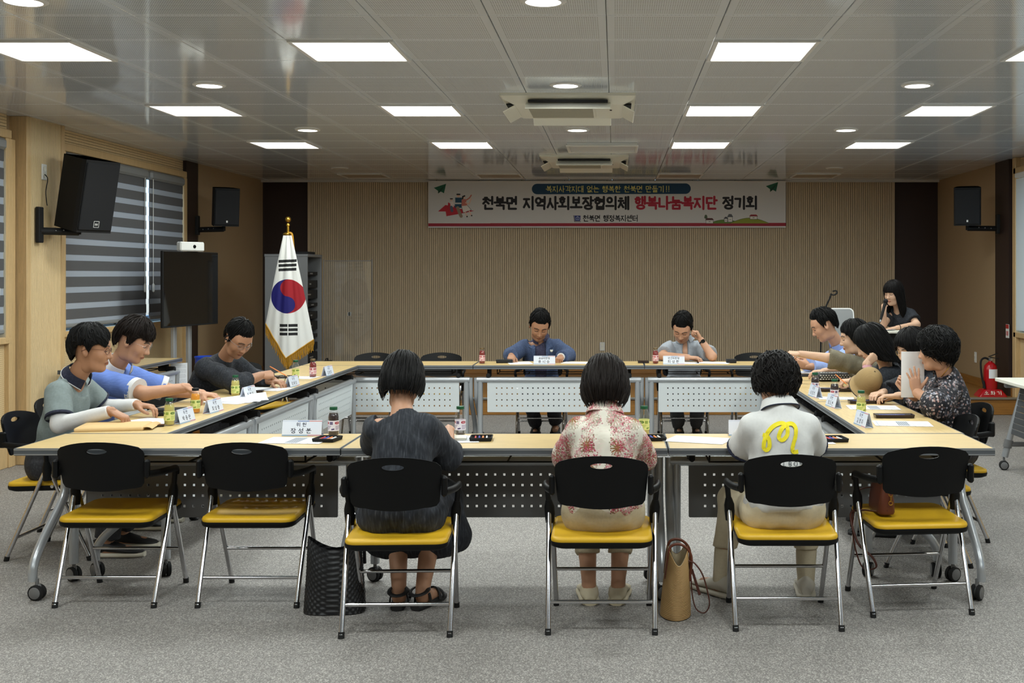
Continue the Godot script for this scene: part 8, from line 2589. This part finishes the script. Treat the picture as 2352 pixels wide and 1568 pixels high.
func on_back(o: MB, x: float, y: float, sg := 1.0) -> Vector3:   # the point of a garment that lies outermost towards +z at x, y
	var best := Vector3(x, y, -9.0)
	var near := 0.03
	var z := -1e9
	for p in o.v:
		if Vector2(p.x - x, p.y - y).length() < 0.009 and p.z * sg > z:
			z = p.z * sg
	return Vector3(x, y, z * sg)
func finish_people() -> void:
	# yellow scrawl and letters on the white polo
	var s := crew[5]
	var shirt: MB = s.cloth[0][1].out
	var node: Node3D = s.cloth[0][2]
	var path := [V(-0.068, 0.062, 0), V(-0.05, 0.052, 0), V(-0.046, 0.02, 0), V(-0.056, 0.004, 0), V(-0.066, 0.016, 0), V(-0.058, 0.056, 0), V(-0.036, 0.09, 0), V(-0.008, 0.106, 0), V(0.014, 0.098, 0), V(0.016, 0.066, 0), V(-0.002, 0.044, 0), V(-0.014, 0.056, 0), V(0.0, 0.09, 0), V(0.028, 0.105, 0), V(0.046, 0.092, 0), V(0.046, 0.06, 0), V(0.034, 0.02, 0), V(0.036, 0.0, 0), V(0.054, 0.0, 0)]
	var line := PackedVector3Array()
	for p in smooth_path(path, 5): line.append(on_back(shirt, p.x * 1.25 - 0.012, 0.752 + p.y * 1.15) + V(0, 0, 0.0015))
	var m := MB.new()
	var wd := 0.0085
	var dirs := []
	for k in line.size():
		var d := (line[mini(k + 1, line.size() - 1)] - line[maxi(k - 1, 0)])
		dirs.append(Vector3(-d.y, d.x, 0).normalized())
	m.sheet(2, line.size() - 1, func(u: float, v: float) -> Vector3:
		var k := int(round(v * (line.size() - 1)))
		var c: Vector3 = line[k] + dirs[k] * (u - 0.5) * 2.0 * wd
		return on_back(shirt, c.x, c.y) + V(0, 0, 0.002), 0.0014)
	part(m, "printed_scrawl", M.yellow_print, node)
	var f := SystemFont.new()
	f.font_names = PackedStringArray(["Droid Sans"])
	var x := -0.062
	for ch in "MALBON":
		var tm := TextMesh.new()
		tm.font = f
		tm.text = ch
		tm.font_size = 32
		tm.pixel_size = 0.00085
		tm.depth = 0.001
		var p := on_back(shirt, x + 0.002, 0.7)
		inst(tm, "printed_letter", M.edge_band, node, Transform3D(Basis(), p + V(0, 0, 0.002)))
		x += 0.0255
	# wrist things, pencils, the sheet, the microphone
	s = crew[7]
	band(s.node, "wrist_watch", s.wl + (s.el - s.wl).normalized() * 0.03, s.el, 0.031, "matte_black", 0.022, true)
	s = crew[6]
	band(s.node, "wrist_watch", s.wl + (s.el - s.wl).normalized() * 0.012, s.el, 0.036, "white_plastic", 0.012)
	m = MB.new()
	m.ball(V(0.085, 0.82, 0.0), V(0.014, 0.012, 0.004), 10)
	m.ball(V(0.075, 0.826, 0.0), V(0.006, 0.008, 0.004), 8)
	m.ball(V(0.095, 0.826, 0.0), V(0.006, 0.008, 0.004), 8)
	var pin := on_back(s.cloth[0][1].out, 0.1, 0.81)
	part(m, "lapel_pin", M.ivory_plastic, s.node, Transform3D(Basis(), pin - V(0.085, 0.82, -0.003)))
	var jk: MB = s.cloth[0][1].out
	for sd in [-1.0, 1.0]:
		m = MB.new()
		m.sheet(4, 14, func(u: float, v: float) -> Vector3:
			var yy := lerpf(0.91, 0.7, v)
			var inner := lerpf(0.052, 0.05, v)
			var outer := lerpf(0.085, 0.056, v) + (0.03 if v > 0.22 and v < 0.3 else 0.0) - (0.02 if v <= 0.22 and v > 0.15 else 0.0) + 0.012 * sin(v * PI)
			var xx: float = sd * lerpf(inner, outer, u)
			return on_back(jk, xx, yy) + V(0, 0, 0.005), 0.004)
		part(m, "lapel", M.cloth_blazer, s.cloth[0][2])
	s = crew[10]
	band(s.node, "wrist_watch", s.wl + (s.el - s.wl).normalized() * 0.025, s.el, 0.031, "strap_pink", 0.02)
	band(s.node, "bracelet", s.wl + (s.el - s.wl).normalized() * 0.06, s.el, 0.033, "gold", 0.006)
	s = crew[13]
	band(s.node, "bracelet", s.wl + (s.el - s.wl).normalized() * 0.03, s.el, 0.028, "matte_black", 0.006)
	s = crew[12]
	m = MB.new()
	var nk: Vector3 = s.neck
	var nd: Vector3 = (s.hx * Vector3(0, -0.1, -0.03) - nk).normalized()
	var nf: Vector3 = s.left.cross(nd).normalized()
	m.tube(PackedVector3Array(range(25).map(func(k: int) -> Vector3: return nk + nd * (0.03 - 0.025 * cos(TAU * k / 24.0)) + nf * (cos(TAU * k / 24.0) * 0.058 + 0.006) + s.left * sin(TAU * k / 24.0) * 0.056)), 0.0022, 6, false)
	part(m, "necklace", M.gold, s.node)
	m = MB.new()
	m.sheet(6, 10, func(u: float, v: float) -> Vector3: return V((u - 0.5) * 0.136, 0.27 * (1.0 - v), 0.008 * sin(u * 2.4) + 0.006 * (1.0 - v)), 0.001)
	single(m, "held_sheet", M.paper, "white folded sheet held upright by the woman in the blossom blouse", "paper", V(1.745, 0.805, -6.86), 0.05)
	var pencil := func(label: String, a: Vector3, b: Vector3) -> void:
		var t := thing("pencil", label, "pencil", a, 0.0, "pencils in hands")
		var d := b - a
		var q := MB.new()
		q.tube(PackedVector3Array([V(0, 0, 0), d * 0.87]), 0.0036, 6)
		part(q, "shaft", M.pen_orange, t)
		q = MB.new()
		q.tube(PackedVector3Array([d * 0.87, d]), PackedFloat32Array([0.0036, 0.0006]), 6)
		part(q, "point", M.manila, t)
	pencil.call("orange pencil in the hand of the man in black", V(-2.395, 0.89, -8.08), V(-2.27, 0.815, -8.1))
	pencil.call("orange pencil in the hand of the woman resting her chin", V(1.5, 0.845, -7.96), V(1.575, 0.775, -7.9))
	m = MB.new()
	m.sheet(6, 6, func(u: float, v: float) -> Vector3: return V((u - 0.5) * 0.09, 0.05 * sin(u * PI) + 0.03 * v, (v - 0.5) * 0.07), 0.002)
	single(m, "paper_tissue", M.paper, "crumpled white tissue held by the man in the light blue shirt", "tissue", V(1.44, 0.835, -9.3), 0.3)
	var mic := thing("microphone", "black hand microphone held to the mouth of the standing woman", "microphone", V(2.658, 1.25, -11.5))
	var ax := V(-0.052, -0.17, 0.03)
	m = MB.new()
	m.tube(PackedVector3Array([V(0, -0.01, 0), ax * 0.3, ax]), PackedFloat32Array([0.019, 0.016, 0.012]), 12)
	part(m, "handle", M.matte_black, mic)
	m = MB.new()
	m.ball(V(0.004, 0.012, -0.002), V(0.024, 0.025, 0.024), 14)
	part(m, "mesh_head", M.speaker_grille, mic)
	m = MB.new()
	m.tube(PackedVector3Array([ax * 0.98, ax * 1.12]), 0.009, 8)
	part(m, "plug", M.steel, mic)
	m = MB.new()
	m.tube(smooth_path([ax * 1.1, ax * 1.1 + V(-0.012, -0.06, 0), ax * 1.1 + V(0.0, -0.18, -0.02), ax * 1.1 + V(0.03, -0.3, -0.02)], 5), 0.003, 6)
	part(m, "cable", M.matte_black, mic)
	# ear hook of the man in black
	s = crew[2]
	m = MB.new()
	m.tube(smooth_path([V(-0.083, 0.03, 0.0), V(-0.09, 0.012, -0.022), V(-0.088, -0.01, -0.024), V(-0.09, 0.0, 0.006), V(-0.088, -0.012, 0.012)], 4), 0.004, 6)
	part(m, "ear_hook", M.matte_black, s.node, s.hx)

# ------------------------------------------------------------------ putting it together
const SKY_ENERGY := 3.0
const EXPOSURE := 1.52
const PANEL_ENERGY := 1.6
func _ready() -> void:
	make_camera()
	make_sky()
	make_materials()
	make_walls()
	make_ceiling()
	make_lamps()
	make_ceiling_things()
	make_banner()
	make_ring()
	make_wall_things()
	make_flag()
	make_back_things()
	make_table_things()
	make_bags()
	make_people()
